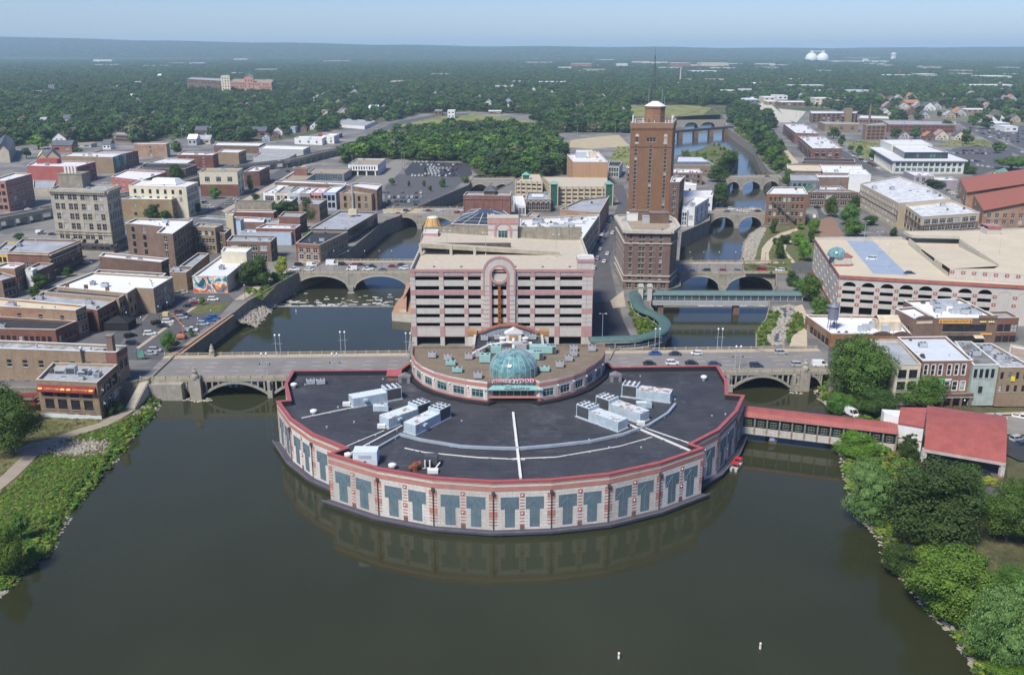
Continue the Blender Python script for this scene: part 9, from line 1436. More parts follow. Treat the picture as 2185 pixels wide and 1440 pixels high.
def crown_mesh(seed,nleaf,ls,lobes,squash=.8,willow=False,core=True,conic=False,coreq=.8):
 """crown in unit space: radius about .5, height 1, base at z=0; leaf sprays on overlapping lobes"""
 r=np.random.RandomState(seed);L=[]
 for k in range(lobes):
  a=r.uniform(0,6.283);h=r.uniform(.24,.86);ring=(.30 if.3<h<.7 else.18)*r.uniform(.45,1.1)
  if conic:ring=.30*(1.02-h)*r.uniform(.4,1);h=r.uniform(.12,.93)
  rad=r.uniform(.13,.24)*(1.25-h*.5)
  if conic:rad=.20*(1.15-h)
  L.append((ring*math.cos(a),ring*math.sin(a),h,rad))
 L.append((0,0,.5,.27));L.append((0,0,.72,.2 if not conic else.1));Lm=np.array(L)
 w=Lm[:,3]**2;idx=r.choice(len(L),nleaf,p=w/w.sum());d=r.normal(size=(nleaf,3));d/=np.linalg.norm(d,axis=1)[:,None]
 rad=Lm[idx,3]*(1+.10*r.normal(size=nleaf));rad*=1-.35*np.abs(r.normal(size=nleaf))*.5;c=Lm[idx,:3]+d*rad[:,None]*np.array([1,1,squash])
 # keep leaves that are not buried in another lobe
 keep=np.ones(nleaf,bool)
 for(x,y,z,q)in L:dd=np.sqrt(((c-np.array([x,y,z]))/np.array([1,1,squash]))**2@np.ones(3));keep&=dd>q*.72
 keep&=c[:,2]>.10;c=c[keep];d=d[keep];m=len(c)
 nrm=d+r.normal(size=(m,3))*.55+np.array([0,0,.35]);nrm/=np.linalg.norm(nrm,axis=1)[:,None]
 t=np.cross(nrm,r.normal(size=(m,3)));t/=np.linalg.norm(t,axis=1)[:,None];bt=np.cross(nrm,t)
 if willow:t=t*.45;bt=bt*1.0;bt[:,2]-=.9
 s=ls*r.uniform(.55,1.35,(m,1));v=np.empty((m,4,3));v[:,0]=c-t*s;v[:,1]=c-bt*s*.7;v[:,2]=c+t*s+nrm*s*.25;v[:,3]=c+bt*s*.7
 V=v.reshape(-1,3);F=[tuple(range(4*i,4*i+4))for i in range(m)];V=[tuple(q)for q in V]
 if core:
  for(x,y,z,q)in L:
   i=len(V);q*=coreq;n1=7
   for j,ph in enumerate((-1.0,-.35,.35,1.0)):
    for k in range(n1):a=6.283*k/n1;rr=q*math.cos(ph)*r.uniform(.85,1.12);V.append((x+rr*math.cos(a),y+rr*math.sin(a),z+q*squash*math.sin(ph)*r.uniform(.85,1.1)))
   for j in range(3):
    for k in range(n1):F.append((i+j*n1+k,i+j*n1+(k+1)%n1,i+(j+1)*n1+(k+1)%n1,i+(j+1)*n1+k))
   F.append(tuple(i+3*n1+k for k in range(n1)));F.append(tuple(i+n1-1-k for k in range(n1)))
 return V,F
def tree_meshes(tag_,seeds,nleaf,ls,lobes,**kw):
 out=[]
 for sd in seeds:
  V,F=crown_mesh(sd,nleaf,ls,lobes,**kw);out.append((V,F))
 return out
def trunk_mesh():
 s=MB();s.lathe((0,0),[(.05,-.06),(.035,.05),(.026,.3),(.02,.5)],7,0)
 for k in range(5):a=6.283*k/5+.4;s.bar((0,0,.18+.04*k),(.2*math.cos(a),.2*math.sin(a),.48+.05*k),.011,0,5)
 return s.mesh('trunk',[bark])
TRUNK=trunk_mesh();SETS={}
def crown_set(kind,lod,shape=''):
 k=(kind,lod,shape)
 if k not in SETS:
  ms=[]
  for sd in range({0:2,1:3,2:4}[lod]):
   nl,ls,lb={0:(38000,.0125,30),1:(5200,.024,18),2:(620,.052,12)}[lod]
   V,F=crown_mesh(sd*7+lod*31+ord(kind),nl,ls,lb if shape!='c' else lb+10,willow=(kind=='p' and lod==0),conic=shape=='c',coreq=(.48,.62,.76)[lod])
   me=bpy.data.meshes.new('crown');me.from_pydata(V,[],F);me.materials.append(LEAF[kind]);me.update();ms.append(me)
  SETS[k]=ms
 return SETS[k]
SH=dict(d='dark green',m='green',g='bright green',p='pale grey green',y='yellow green',o='olive')
def put_tree(label,x,y,z,w,h,kind,lod,group=None,shape=''):
 t=thing('tree',label,'tree',(x,y,z),group);t.rotation_euler=(0,0,rnd.uniform(0,6.28))
 ms=crown_set(kind,lod,shape);c=bpy.data.objects.new('crown',rnd.choice(ms));COL.objects.link(c);c.parent=t;f_=1.2 if lod==0 else 1.08;c.scale=(w*f_,w*f_*rnd.uniform(.9,1.1),h*1.04);c.location=(0,0,0)
 k=bpy.data.objects.new('trunk',TRUNK);COL.objects.link(k);k.parent=t;k.scale=(w*1.1,w*1.1,h)
 return t
for(where,x,y,z,w,h,kind)in TREES:
 zz=z
 if z<-4:zz=hW(x,y)if x<0 else hE(x,y)
 lod=0 if(y<300 and w>5)else 1 if y<900 else 2
 h=min(h,w*1.7);shape='c' if('conic' in where or 'cone' in where)else ''
 put_tree('%s tree %s'%(SH[kind],where),x,y,zz,w,h,kind,lod,'trees of the town and the river banks',shape)
 # stuff by instances on points
def scatter(name,P,scales,meshes,rots=None,**tags):
 me=bpy.data.meshes.new(name);me.from_pydata(P,[],[])
 at_=me.attributes.new('sc','FLOAT_VECTOR','POINT');at_.data.foreach_set('vector',np.array(scales,dtype=np.float32).ravel())
 ar=me.attributes.new('rz','FLOAT','POINT');ar.data.foreach_set('value',np.array([rnd.uniform(0,6.28)for _ in P],dtype=np.float32))
 ai=me.attributes.new('ix','INT','POINT');ai.data.foreach_set('value',np.array([rnd.randrange(len(meshes))for _ in P],dtype=np.int32))
 o=bpy.data.objects.new(name,me);COL.objects.link(o);o['kind']='stuff'
 coll=bpy.data.collections.new(name+'_source')
 for i,ms in enumerate(meshes):q=bpy.data.objects.new('%s_source_%02d'%(name,i),ms);coll.objects.link(q)
 ng=bpy.data.node_groups.new(name,'GeometryNodeTree');ng.interface.new_socket('Geometry',in_out='INPUT',socket_type='NodeSocketGeometry');ng.interface.new_socket('Geometry',in_out='OUTPUT',socket_type='NodeSocketGeometry')
 gi=ng.nodes.new('NodeGroupInput');go=ng.nodes.new('NodeGroupOutput');ip=ng.nodes.new('GeometryNodeInstanceOnPoints');ci=ng.nodes.new('GeometryNodeCollectionInfo');ci.inputs[0].default_value=coll;ci.inputs['Separate Children'].default_value=True;ci.inputs['Reset Children'].default_value=True
 def attr(nm,ty):n=ng.nodes.new('GeometryNodeInputNamedAttribute');n.data_type=ty;n.inputs[0].default_value=nm;return n.outputs[0]
 cx=ng.nodes.new('ShaderNodeCombineXYZ');ng.links.new(attr('rz','FLOAT'),cx.inputs[2]);er=ng.nodes.new('FunctionNodeEulerToRotation');ng.links.new(cx.outputs[0],er.inputs[0])
 ng.links.new(gi.outputs[0],ip.inputs['Points']);ng.links.new(ci.outputs[0],ip.inputs['Instance']);ip.inputs['Pick Instance'].default_value=True;ng.links.new(attr('ix','INT'),ip.inputs['Instance Index']);ng.links.new(er.outputs[0],ip.inputs['Rotation']);ng.links.new(attr('sc','FLOAT_VECTOR'),ip.inputs['Scale']);ng.links.new(ip.outputs[0],go.inputs[0])
 md=o.modifiers.new('scatter','NODES');md.node_group=ng;return o
def inpolys(x,y,PS):return any(inside(p,x,y)for p in PS)
while len(HOUSES)<215:
 y=820+2600*rnd.random()**1.2;x=rnd.uniform(-.56,.56)*y
 if inpolys(x,y,SUBURB)or(inpolys(x,min(y,2000),FOREST[:1])and(x<-250 or y>1500)):HOUSES.append((x,y,rnd.uniform(9,17),rnd.choice(['white','white','grey','tan','brown','cream','white','blue'])))
for k in range(46):
 y=rnd.uniform(2200,7500);x=(rnd.uniform(-.02,.56)if k%4 else rnd.uniform(-.5,0))*y
 FAR.append(('warehouse','distant low %s roofed building %s'%(('white','pale','tan')[k%3],('in the eastern plain','in the north eastern woods','near the horizon')[int(k/3)%3]),x,y,rnd.uniform(30,120)*y/4000,rnd.uniform(7,12)*max(1,y/3500),rnd.uniform(40,90),rnd.choice(['white_paint','cream','grey_paint','brown_brick']),('white','pale','tan')[k%3]))
near_f=[];far_pts=[];far_sc=[]
mats_far=[crown_set(k,2)[i]for k in 'ffd' for i in range(4)]+[crown_set('m',2)[0],crown_set('o',2)[1],crown_set('m',2)[2],crown_set('d',2,'c')[0]]
cand=[]
y=560.
while y<2700:
 hw=y*.62+40;x=-hw;st=11.5 if y<1500 else 14
 while x<hw:
  px_,py_=x+rnd.uniform(-4,4),y+rnd.uniform(-4,4)
  if py_>2085 or inpolys(px_,py_,FOREST)or(inpolys(px_,py_,SUBURB)and rnd.random()<.33+.25*math.sin(px_*.013+1)*math.sin(py_*.009)):
   if(rnd.random()<.45 or not inpolys(px_,py_,CLEAR))and not any(abs(px_-hx)<hw_*.8 and-(30+hy*.06)<py_-hy<hw_+2 for hx,hy,hw_,_ in HOUSES)and not any(abs(px_-f[2])<f[4]*.55 and-22<py_-f[3]<min(f[6],60)+4 for f in FAR if f[3]<2700):cand.append((py_,px_))
  x+=st
 y+=st
cand.sort()
for(py_,px_)in cand:
 if any(abs(q[2][0][0]-px_)<120 and inside(q[2],px_,py_)for q in BUILDINGS):continue
 h=rnd.choice((rnd.uniform(8,12),rnd.uniform(12,17),rnd.uniform(14,20)));w=h*rnd.uniform(.95,1.4)
 if len(near_f)<190 and rnd.random()<.5 and abs(px_)<py_*.57:near_f.append((px_,py_,w,h))
 else:far_pts.append((px_,py_,-.3));far_sc.append((w,w,h))
regs=[('in the west neighbourhood wood',lambda x,y:x<-180),('in the thicket behind the dealer lot',lambda x,y:x<60),('on the island wood behind the tower',lambda x,y:x<330),('among the eastern houses',lambda x,y:True)]
for i,(x,y,w,h)in enumerate(near_f):
 rg2=next(n_ for n_,f in regs if f(x,y));k=rnd.choice('ddddmmmg');sz='tall' if h>13 else 'middling' if h>11 else 'low'
 wh_=['far west end','west side','west centre','centre','east centre','east side','far east end'][min(6,max(0,int((x/y+.45)/.13)))];dp='front' if y<860 else 'middle' if y<940 else 'deep'
 lb='%s %s tree, %s rank, %s, %s'%(sz,SH[k],dp,wh_,rg2.replace('in the ','',1));put_tree(lb,x,y,0,w,h,k,2 if y>800 else 1,'trees '+rg2)
 # farther woods: spacing and crowns grow with distance; heights follow the horizon ridge
def ridge(x,y):
 if y<9400:return-.6
 t=min(1,(y-9400)/3800);return t*(104+165*math.exp(-((x+8200)/3400)**2)+45*math.exp(-((x+2600)/2600)**2)+7*math.sin(x*.0011)+5*math.sin(x*.0037))
y=2700.
while y<15000:
 st=12+(y-2700)*.0052;hw=y*.60;x=-hw
 while x<hw:
  px_,py_=x+rnd.uniform(-.5,.5)*st,y+rnd.uniform(-.5,.5)*st;dens=.88 if x<y*.05 else.74
  if rnd.random()<(dens if not inpolys(px_,py_,CLEAR)else.4)and not(abs(px_-PT['digA'][0]-60)<190 and-1100<py_-PT['digA'][1]<100)and not any(abs(px_-f[2])<f[4]*.55 and-60<py_-f[3]<f[6]+20 for f in FAR):s_=st*rnd.uniform(1.1,1.7);far_pts.append((px_,py_,ridge(px_,py_)-1));far_sc.append((s_,s_,rnd.uniform(11,17)+st*.10))
  x+=st
 y+=st
scatter('far_woods',far_pts,far_sc,mats_far)
# horizon ridge land
mb=MB();nx,ny=90,14
for j in range(ny+1):
 for i in range(nx+1):yy=7000+(22000)*j/ny;xx=-20000+40000*i/nx;mb.v.append((xx,yy,ridge(xx,yy)-.5 if j else-1.5))
for j in range(ny):
 for i in range(nx):a=j*(nx+1)+i;mb.f.append((a,a+1,a+nx+2,a+nx+1));mb.m.append(0)
mb.mk('hills',[pnt('distant_woodland',(.022,.04,.016),.95,var=.5,scale=.004,c2=(.06,.075,.03))],kind='structure')
# undergrowth on the river banks and lawns
bush=[]
for kd,sd in(('g',1),('w',2),('m',3),('w',4),('m',5),('g',6),('w',7),('m',8)):
 V,F=crown_mesh(sd+90,420,.075,6,squash=.6,coreq=.6);me=bpy.data.meshes.new('bush');me.from_pydata(V,[],F);me.materials.append(LEAF[kd]);bush.append(me)
pts,scs=[],[]
def bushes(region,n_,hf,sz,hsc=.55,avoid=None,lim=None):
 k=0;t=0;xs2=[p[0]for p in region];ys2=[p[1]for p in region]
 while k<n_ and t<n_*20:
  t+=1;x,y=rnd.uniform(min(xs2),max(xs2)),rnd.uniform(min(ys2),max(ys2))
  if not inside(region,x,y):continue
  if avoid and min(dist_poly(x,y,a)[0]for a,_ in avoid)<avoid[0][1]:continue
  if lim and not lim(x,y):continue
  s_=rnd.uniform(*sz);pts.append((x,y,hf(x,y)-.15*s_));scs.append((s_,s_,s_*hsc*rnd.uniform(.7,1.3)));k+=1
inner=[wat(WSHORE[k],WSHORE[k+1],0,0,0)[:2]for k in range(len(WSHORE)-1)]
wreg=WSHORE[:-2]+list(reversed([p for p in WPATH]))
bushes(wreg,4600,hW,(.6,1.8),.4,[(WPATH,3.0)],lambda x,y:hW(x,y)>-6.5 and math.hypot(x-PT['rubA'][0],(y-PT['rubA'][1])*2)>12)
for _ in range(500):
 p=along(WSHORE[:-3],(.3,4.5),1,1)[0];s_=rnd.uniform(1.2,3.2);pts.append((p[0],p[1],hW(*p)-.3));scs.append((s_,s_,s_*.6))
for _ in range(1500):
 p=along(ESHORE,(.6,20),1,-1)[0];s_=rnd.uniform(1.2,4.0);pts.append((p[0],p[1],hE(*p)-.3));scs.append((s_,s_,s_*.7))
z0f=lambda x,y:0
ck=[p for n_,m_,z_,p in GROUND if n_=='creek'][0];rocks('riprap',[wat(ck[k],ck[(k+1)%len(ck)],rnd.random(),rnd.uniform(-.6,1.8),0)[:2]for k in range(len(ck))for _ in range(60)],rk,z0f,(.3,.9))
for nm_,mt,z_,poly in GROUND:
 if nm_=='island_tip':bushes(poly,60,z0f,(3,7),.9)
 if nm_=='riverbank':bushes(poly,500,z0f,(2,6),.8)
 if nm_ in('river_park','garden'):bushes(poly,70,z0f,(1,3),.7)
 if nm_=='park_lawn':bushes(poly,90,z0f,(.8,2),.6)
 if nm_=='field':bushes(poly,60,z0f,(1.5,4),.4)
gx,gyy,_=PT['walkup'];bushes([CW[6],CW[14],CW[22],CW[30],CW[-12]],120,z0f,(1.2,3.2),.8)
crk=[(EASTLAND[20][0]+2,EASTLAND[20][1]+2)]
scatter('undergrowth',pts,scs,bush)
# grass tufts on the lawns near the camera
gm=bpy.data.meshes.new('tuft');V=[];F=[]
for k in range(26):a=rnd.uniform(0,6.28);r_=rnd.uniform(0,.5);x,y=r_*math.cos(a),r_*math.sin(a);i=len(V);l=rnd.uniform(.05,.12);V+=[(x-.03,y,0),(x+.03,y,0),(x+rnd.uniform(-.08,.08),y+rnd.uniform(-.08,.08),l+.12)];F.append((i,i+1,i+2))
gm.from_pydata(V,[],F);gm.materials.append(pnt('grass_blades',(.11,.13,.035),.8,c2=(.24,.21,.09),scale=.12))
gp=[]
while len(gp)<9000:
 x,y=rnd.uniform(-200,-96),rnd.uniform(150,280)
 if hW(x,y)>-5.6 and dist_poly(x,y,WPATH)[0]>2.3:gp.append((x,y,hW(x,y)))
while len(gp)<14000:
 x,y=rnd.uniform(96,190),rnd.uniform(140,215)
 if hE(x,y)>-5.4:gp.append((x,y,hE(x,y)))
scatter('grass',gp,[(rnd.uniform(.8,1.8),)*3 for _ in gp],[gm])
# ---- cars
PAINT=dict(white=(.72,.73,.74),silver=(.40,.42,.44),grey=(.14,.15,.16),black=(.012,.013,.015),navy=(.025,.04,.075),blue=(.02,.10,.34),red=(.22,.015,.02),brown=(.10,.04,.035))
PM={}
def paint(c):
 if c not in PM:m,nt,b=newmat('car_paint_'+c);b.inputs['Base Color'].default_value=c4(PAINT[c]);b.inputs['Roughness'].default_value=.28;b.inputs['Coat Weight'].default_value=.6;b.inputs['Coat Roughness'].default_value=.08;PM[c]=m
 return PM[c]
tyre=pnt('tyre_rubber',(.018,.018,.019),.8);cg=glass('car_glass',(.012,.015,.018),blind_share=0);lampm=pnt('lamp_lens',(.55,.55,.5),.2);tailm=pnt('tail_lens',(.3,.01,.01),.3);rimm=pnt('wheel_rim',(.35,.36,.37),.35,metal=.6)
PROF=dict(sedan=dict(L=4.7,h=.88,cab=(-1.7,-1.05,.55,1.25),top=1.43),hatch=dict(L=4.2,h=.92,cab=(-2.0,-1.6,.5,1.2),top=1.5),suv=dict(L=4.8,h=1.05,cab=(-2.3,-2.0,.55,1.3),top=1.75),van=dict(L=5.4,h=1.2,cab=(-2.65,-2.5,1.2,2.1),top=2.2),truck=dict(L=6.4,h=1.2,cab=(-3.1,-3.1,1.3,2.3),top=2.9),pickup=dict(L=5.6,h=1.08,cab=(-.5,-.35,.9,1.6),top=1.82))
CMS={}
def car_parts(kind,col):
 k=(kind,col)
 if k in CMS:return CMS[k]
 p=PROF[kind];L=p['L']/2;W_=.92 if kind not in('van','truck')else 1.0;h=p['h'];a,b_,c,d=p['cab'];t=p['top']
 def loft(secs,m):
  s=MB()
  for(x0,w0,z0,z1),(x1,w1,y0,y1)in zip(secs,secs[1:]):
   s.poly([(x0,-w0,z0),(x1,-w1,y0),(x1,-w1,y1),(x0,-w0,z1)],m);s.poly([(x1,w1,y0),(x0,w0,z0),(x0,w0,z1),(x1,w1,y1)],m);s.poly([(x0,-w0,z1),(x1,-w1,y1),(x1,w1,y1),(x0,w0,z1)],m);s.poly([(x0,w0,z0),(x1,w1,y0),(x1,-w1,y0),(x0,-w0,z0)],m)
  x0,w0,z0,z1=secs[0];s.poly([(x0,w0,z0),(x0,-w0,z0),(x0,-w0,z1),(x0,w0,z1)],m);x0,w0,z0,z1=secs[-1];s.poly([(x0,-w0,z0),(x0,w0,z0),(x0,w0,z1),(x0,-w0,z1)],m);return s
 body=loft([(-L,W_*.82,.42,h*.82),(-L+.12,W_*.95,.28,h*.95),(-L+.6,W_,.26,h),(c+.2,W_,.26,h),(d+.1,W_*.98,.26,h*.93),(L-.35,W_*.93,.27,h*.80),(L-.05,W_*.80,.35,h*.68)],0)
 gl=MB();rf=MB();wt=W_*.80;q=[(a,-W_*.94),(d,-W_*.94),(d,W_*.94),(a,W_*.94)];q2=[(b_,-wt),(c,-wt),(c,wt),(b_,wt)]
 for i in range(4):j=(i+1)%4;gl.poly([(*q[i],h*.97),(*q[j],h*.97),(*q2[j],t-.08),(*q2[i],t-.08)],0)
 rf.prism([(b_-.02,-wt-.02),(c+.05,-wt-.02),(c+.05,wt+.02),(b_-.02,wt+.02)],t-.09,t,0)
 for i in range(4):rf.bar((*q[i],h*.95),(*q2[i],t-.06),.05)
 if kind in('sedan','suv','hatch','van'):
  for sy in(-1,1):
   for xx in((a+d)/2+.05,)+(((b_+a)/2+.5,)if kind!='sedan' else()):rf.bar((xx,sy*W_*.95,h*.95),(xx,sy*(wt+.01),t-.06),.045)
 if kind in('van','truck'):rf.box(a,-W_*.97,h*.9,.4 if kind=='van' else.9,W_*.97,t-.02,0)
 if kind=='pickup':body.box(-L+.15,-W_*.8,h-.02,-.7,W_*.8,h+.02,0);rf.box(-L+.1,-W_,h-.05,-.6,-W_+.12,h+.12,0);rf.box(-L+.1,W_-.12,h-.05,-.6,W_,h+.12,0);gl.box(-L+.3,-W_*.78,h+.021,-.75,W_*.78,h+.03,0)
 wh=MB();wh.bar((0,-.1,0),(0,.1,0),.34,0,14);wh.bar((0,-.115,0),(0,.115,0),.2,1,10)
 hl=MB();hl.box(L-.32,-W_*.9,h*.62,L-.1,-W_*.55,h*.76,0);hl.box(L-.32,W_*.55,h*.62,L-.1,W_*.9,h*.76,0);hl.box(-L-.01,-W_*.8,h*.6,-L+.05,-W_*.55,h*.76,1);hl.box(-L-.01,W_*.55,h*.6,-L+.05,W_*.8,h*.76,1)
 pm=paint(col);parts=[('body',body.mesh('body',[pm])),('windows',gl.mesh('window_glass',[cg])),('roof',rf.mesh('roof',[pm])),('lamp',hl.mesh('lamp',[lampm,tailm]))];wm2=WM.setdefault('wheel',wh.mesh('wheel',[tyre,rimm]))
 # one-mesh version for cars a few pixels long
 s=MB()
 for src,mi in((body,0),(gl,1),(rf,0)):
  i=len(s.v);s.v+=src.v;s.f+=[tuple(i+v for v in f)for f in src.f];s.m+=[mi]*len(src.f)
 for sx in(-L*.62,L*.62):
  for sy in(-W_*.9,W_*.9):s.bar((sx,sy-.1,.33),(sx,sy+.1,.33),.33,2,8)
 far=s.mesh('parked_car',[pm,cg,tyre]);CMS[k]=(parts,wm2,far,L,W_);return CMS[k]
KN=dict(sedan='saloon car',hatch='hatchback',suv='estate car',van='van',truck='box truck',pickup='pickup truck')
def put_car(label,x,y,z,hd,kind,col,near=True,group=None):
 parts,wm2,far,L,W_=car_parts(kind,col)
 if not near:
  o=bpy.data.objects.new('parked_car',far);COL.objects.link(o);o.location=(x,y,z);o.rotation_euler=(0,0,R(hd));tag(o,label,'car',group);return o
 t=thing('car' if kind in('sedan','hatch','suv')else kind,label,'car' if kind in('sedan','hatch','suv')else KN[kind],(x,y,z),group,R(hd))
 for nm,me in parts:o=bpy.data.objects.new({'windows':'window'}.get(nm,nm),me);COL.objects.link(o);o.parent=t
 for sx in(-L*.62,L*.62):
  for sy in(-W_*.9,W_*.9):o=bpy.data.objects.new('wheel',wm2);COL.objects.link(o);o.parent=t;o.location=(sx,sy,.34)
 return t
for(where,x,y,z,hd,kind,col)in CARS:
 if where.startswith('in the boat'):continue
 zz=z
 if z<-3:zz=hE(x,y)+.05
 put_car('%s %s %s'%(col,KN[kind],where),x,y,zz,hd,kind,col,y<700)
lotn=0;ordn=['first','second','third','fourth','fifth','sixth','seventh','eighth','ninth','tenth','eleventh','twelfth','thirteenth','fourteenth','fifteenth','sixteenth']
for(label,a,b2,n_,hd,keep)in LOTS:
 for k in range(n_):
  if rnd.random()>keep:continue
  p=lerp(a,b2,k/max(1,n_-1));col=rnd.choice(['white','silver','grey','black','white','navy','red','silver','grey','white']);kd=rnd.choice(['sedan','suv','suv','hatch'])
  if 'dealer' in label and k<4:col='white'
  put_car('%s %s, %s from the west, %s'%(col,KN[kd].split()[0],ordn[min(k,15)],label),p[0]+rnd.uniform(-.3,.3),p[1]+rnd.uniform(-.5,.5),.08,hd+rnd.uniform(-4,4),kd,col,False,'cars parked in the lots');lotn+=1
  # parking stripes in the car park by the mural
q0,q1=[p for n_,m_,z_,p in GROUND if n_=='car_park'][0][0],[p for n_,m_,z_,p in GROUND if n_=='car_park'][0][9]
# ---- street lamps
globe=pnt('globe_white',(.8,.8,.78),.4)
def lamp_meshes(kind,h):
 k=('lamp',kind,h)
 if k in WM:return WM[k]
 pole=MB();arm=MB();hd=MB()
 if kind=='twin':
  for sx in(-.8,.8):pole.lathe((sx,0),[(.22,0),(.12,.8),(.08,h-.4)],8,0);hd.lathe((sx,0),[(.12,h-.4),(.34,h-.1),(.36,h+.15),(.1,h+.5)],10,0)
  arm.bar((-1.7,0,h*.62),(1.7,0,h*.62),.05);hd.lathe((-1.7,0),[(.08,h*.5),(.22,h*.56),(.1,h*.62)],8,1);hd.lathe((1.7,0),[(.08,h*.5),(.22,h*.56),(.1,h*.62)],8,1)
 elif kind=='single':pole.lathe((0,0),[(.18,0),(.09,.7),(.06,h-.3)],8,0);hd.lathe((0,0),[(.1,h-.3),(.27,h),(.1,h+.3)],10,0);arm.lathe((0,0),[(.14,h-.42),(.16,h-.3)],8,0)
 else:pole.lathe((0,0),[(.28,0),(.28,.7),(.1,.75),(.07,h)],8,0);arm.bar((-1.2,0,h),(1.2,0,h),.05);hd.box(-1.5,-.18,h-.05,-.8,.18,h+.1,0);hd.box(.8,-.18,h-.05,1.5,.18,h+.1,0)
 pm=metal if kind in('deck','twin')else mdk;WM[k]=[('pole',pole.mesh('pole',[pm])),('arm',arm.mesh('arm',[pm])),('lantern',hd.mesh('lantern',[globe,mdk]))];return WM[k]
for(kind,where,x,y,z,h)in LAMPS:
 t=thing('street_lamp','%s lamp post %s'%({'twin':'twin globe','single':'single globe','deck':'tall two armed'}[kind],where),'lamp post',(x,y,z if z>-3 else hE(x,y)),'street lamps')
 for nm,me in lamp_meshes(kind,h):o=bpy.data.objects.new(nm,me);COL.objects.link(o);o.parent=t
for k,(x,y,h)in enumerate(POLES):
 t=thing('utility_pole','%s wooden utility pole %s'%('tall' if h>15 else 'short',['by the grey warehouse lane','in the thicket, west one','in the thicket, third one','in the thicket, second one','in the thicket, highest one','by the lot entrance','just east of the lot entrance','at the island wood edge','by the gravel lot, tallest','by the gravel lot, second','by the gravel lot, third','in the meadow, west one','in the meadow, middle one','in the meadow, east one','on the gravel lot corner','by the plain brick block','above the teal bays','behind the office on pillars','on the loft road, east one','on the loft road, west one'][k]),'pole',(x,y,0));s=MB();s.lathe((x,y),[(.25,0),(.15,h)],6,0);s.mk('post',[pnt('pole_wood',(.26,.24,.21))],t);s=MB();s.box(x-1.6,y-.1,h-1.4,x+1.6,y+.1,h-1.2,0);s.mk('crossarm',[pnt('pole_wood',(.26,.24,.21))],t)
 # ---- far buildings, houses, tanks
for(nm,lab,x,y,w,h,dep,wl_,rf_)in FAR:
 t=thing(nm if 'house' not in lab.replace('warehouse','')and 'cottage' not in lab else 'house',lab,'building',(x,y+dep/2,0),'distant low buildings' if lab.startswith('distant')else None);s=MB();z0=0
 ops=[];A,B=(x-w/2,y),(x+w/2,y)
 nn=max(2,min(14,int(w/9)));rows=max(1,int(h/4.5))
 if w<120:
  for r in range(rows):
   for k in range(nn):ops.append((round(w*(k+.25)/nn,2),round(w*(k+.75)/nn,2),round(h*(r+.35)/rows,2),round(h*(r+.7)/rows,2)))
 facade(s,A,B,0,h,ops,0,0,.4)
 for P2,Q2 in((B,(x+w/2,y+dep)),((x+w/2,y+dep),(x-w/2,y+dep)),((x-w/2,y+dep),A)):facade(s,P2,Q2,0,h,[],0)
 s.mk('wall',[W[wl_]],t)
 for o_ in ops:g2=MB();g2.obox(lerp(A,B,o_[0]/w),lerp(A,B,o_[1]/w),-.35,-.3,o_[2],o_[3],0);g2.mk('window',[G_dark],t)
 s=MB()
 if rf_ in('slate','orange','pink')or t.name.startswith('house'):
  rz=h+min(dep,12)*.4;s.poly([(x-w/2-.6,y-.6,h-.1),(x+w/2+.6,y-.6,h-.1),(x+w/2+.6,y+dep/2,rz),(x-w/2-.6,y+dep/2,rz)],0);s.poly([(x+w/2+.6,y+dep+.6,h-.1),(x-w/2-.6,y+dep+.6,h-.1),(x-w/2-.6,y+dep/2,rz),(x+w/2+.6,y+dep/2,rz)],0);s.poly([(x+w/2,y,h),(x+w/2,y+dep,h),(x+w/2,y+dep/2,rz-.1)],0);s.poly([(x-w/2,y+dep,h),(x-w/2,y,h),(x-w/2,y+dep/2,rz-.1)],0)
 else:s.box(x-w/2-.2,y-.2,h,x+w/2+.2,y+dep+.2,h+.5,0)
 s.mk('roof',[RF.get(rf_,RF['white'])],t)
HC=dict(pink='pink_paint',white='white_paint',tan='tan',grey='grey_paint',brown='brown_brick',cream='cream',orange='orange_brick',blue='blue_paint')
for k,(x,y,w,c_)in enumerate(HOUSES):
 w=max(w,8);dep=w*.8;h=5.5;t=thing('house','%s gabled house with %s roof %s'%(c_,['slate','brown','grey','orange','pink'][k%5],'among the eastern trees' if x>300 else 'in the northern woods' if x>-300 else 'in the western woods'),'house',(x,y,0),'houses among the trees')
 A,B,C_,D_=(x-w/2,y),(x+w/2,y),(x+w/2,y+dep),(x-w/2,y+dep);ops=[(w*.12,w*.3,1,2.4),(w*.4,w*.56,.1,2.3),(w*.68,w*.86,1,2.4),(w*.25,w*.4,3.6,4.9),(w*.6,w*.75,3.6,4.9)]
 ops=[tuple(round(v,2)for v in o_)for o_ in ops];s=MB();facade(s,A,B,0,h,ops,0,0,.2)
 for P2,Q2 in((B,C_),(C_,D_),(D_,A)):facade(s,P2,Q2,0,h,[],0)
 s.poly([(*A,h),(*B,h),(x,y,h+w*.38)],0);s.poly([(*C_,h),(*D_,h),(x,y+dep,h+w*.38)],0);s.mk('wall',[W[HC[c_]]],t)
 for o_ in ops:inst('window',win_mesh(o_[1]-o_[0],o_[3]-o_[2]),t,(x-w/2+(o_[0]+o_[1])/2,y-.05,o_[2]))
 s=MB()
 for sg in(-1,1):pl=[(x+sg*(w/2+.5),y-.6,h-.4),(x+sg*(w/2+.5),y+dep+.4,h-.4),(x,y+dep+.4,h+w*.40),(x,y-.6,h+w*.40)];s.poly(pl if sg>0 else pl[::-1],0);s.poly([(p[0],p[1],p[2]-.2)for p in(pl[::-1]if sg>0 else pl)],0)
 s.mk('roof',[RF[['slate','brown','grey','orange','pink'][k%5]]],t);s=MB();s.box(x+w*.15,y+dep*.6,h,x+w*.15+.8,y+dep*.6+.8,h+w*.5,0);s.mk('chimney',[red_brick],t)
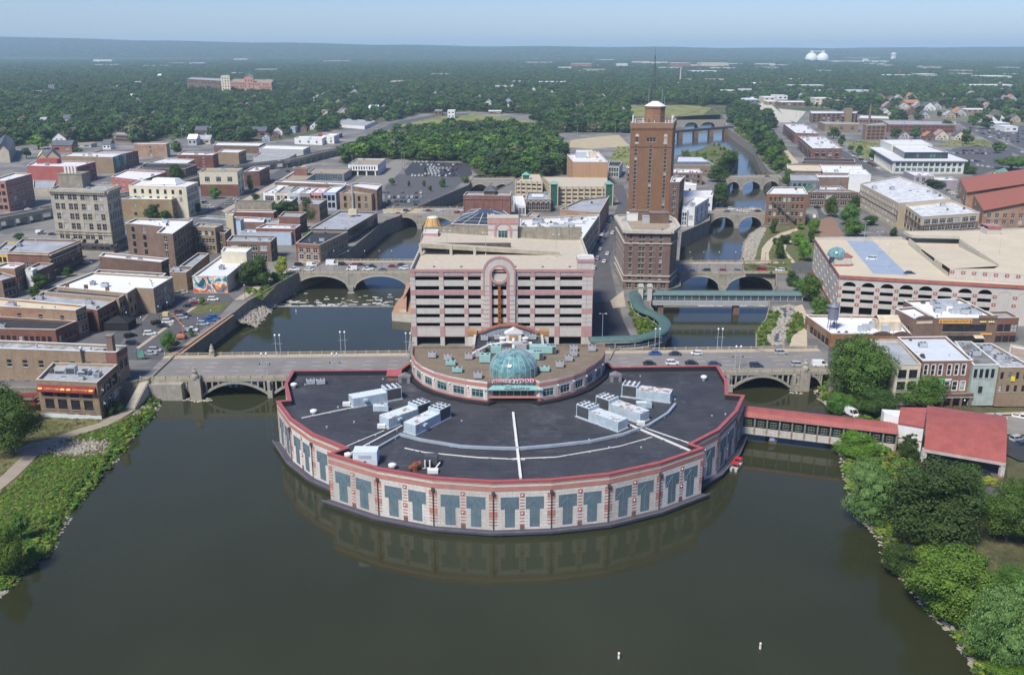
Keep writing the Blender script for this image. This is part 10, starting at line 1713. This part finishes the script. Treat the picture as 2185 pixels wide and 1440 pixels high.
def egg(key,lab,r):
 x,y,_=PT[key];sc_=1960/(y*.954+31);rr=50/3.9727/sc_;t=thing('storage_dome',lab,'tank',(x,y,0));s=MB();s.lathe((x,y),[(rr*math.cos(a),rr*.35+rr*1.0*math.sin(a))for a in[-.25+k*(1.57+.25)/10 for k in range(10)]]+[(rr*.05,rr*1.25)],24,0);s.mk('shell',[pnt('dome_white',(.82,.83,.84),.5,var=.03)],t,smooth=True);return x,y,rr
x0,y0,r0=egg('digA','western one of two great white domes on the horizon',1);x1,y1,r1=egg('digB','eastern one of two great white domes on the horizon',1)
t=thing('dome_catwalk','white catwalk towers linking the tops of the two domes','catwalk',(x0,y0,0));s=MB()
for x in(x0,x1):s.box(x-r0*.2,y0-r0*.2,r0*1.15,x+r0*.2,y0+r0*.2,r0*1.7,0)
s.box(x0,y0-r0*.05,r0*1.5,x1,y0+r0*.05,r0*1.62,0);s.mk('frame',[twh],t)
for k,(key,hp,wp)in enumerate((('wt1',6,4),('wt2',8,4),('wt3',9,6),('wt4',11,5),('wt5',10,5),('wt6',10,6),('wt7',16,12))):
 x,y,_=PT[key];y=min(y,16000 if key!='wt7' else 12000);x=PT[key][0]*y/PT[key][1];sc_=1960/(y*.954+31);h=hp/sc_;w=wp/sc_;zb=ridge(x,y)
 t=thing('water_tower','small white water tower on the horizon, %s'%['farthest west','second from the west','above the meadow','above the long cream factory','west of the mast pair','east of the mast pair','the fat ribbed one east of the domes'][k],'water tower',(x,y,zb));s=MB();s.lathe((x,y),[(w*.14 if key!='wt7' else w*.45,zb),(w*.14 if key!='wt7' else w*.45,zb+h*.62)],12,0);s.mk('stem',[twh],t)
 s=MB();s.lathe((x,y),[(w*.15,zb+h*.6),(w*.5,zb+h*.75),(w*.5,zb+h*.88),(w*.1,zb+h)],16,0);s.mk('tank',[twh],t)
x,y,_=PT['stack'];sc_=1960/(y*.954+31);s=MB();s.lathe((x,y),[(2.4,0),(1.4,20/sc_)],10,0);tag(s.mk('smokestack',[pnt('rust_brick',(.28,.11,.07))]),'thin rust brown smokestack over the far white warehouse','smokestack')
x,y,_=PT['mast'];sc_=1960/(y*.954+31);s=MB();s.lathe((x,y),[(3,0),(1.6,34/sc_)],8,0);tag(s.mk('radio_mast',[pnt('pale_mast',(.5,.5,.4))]),'pale slender radio mast standing in the far wood','mast')
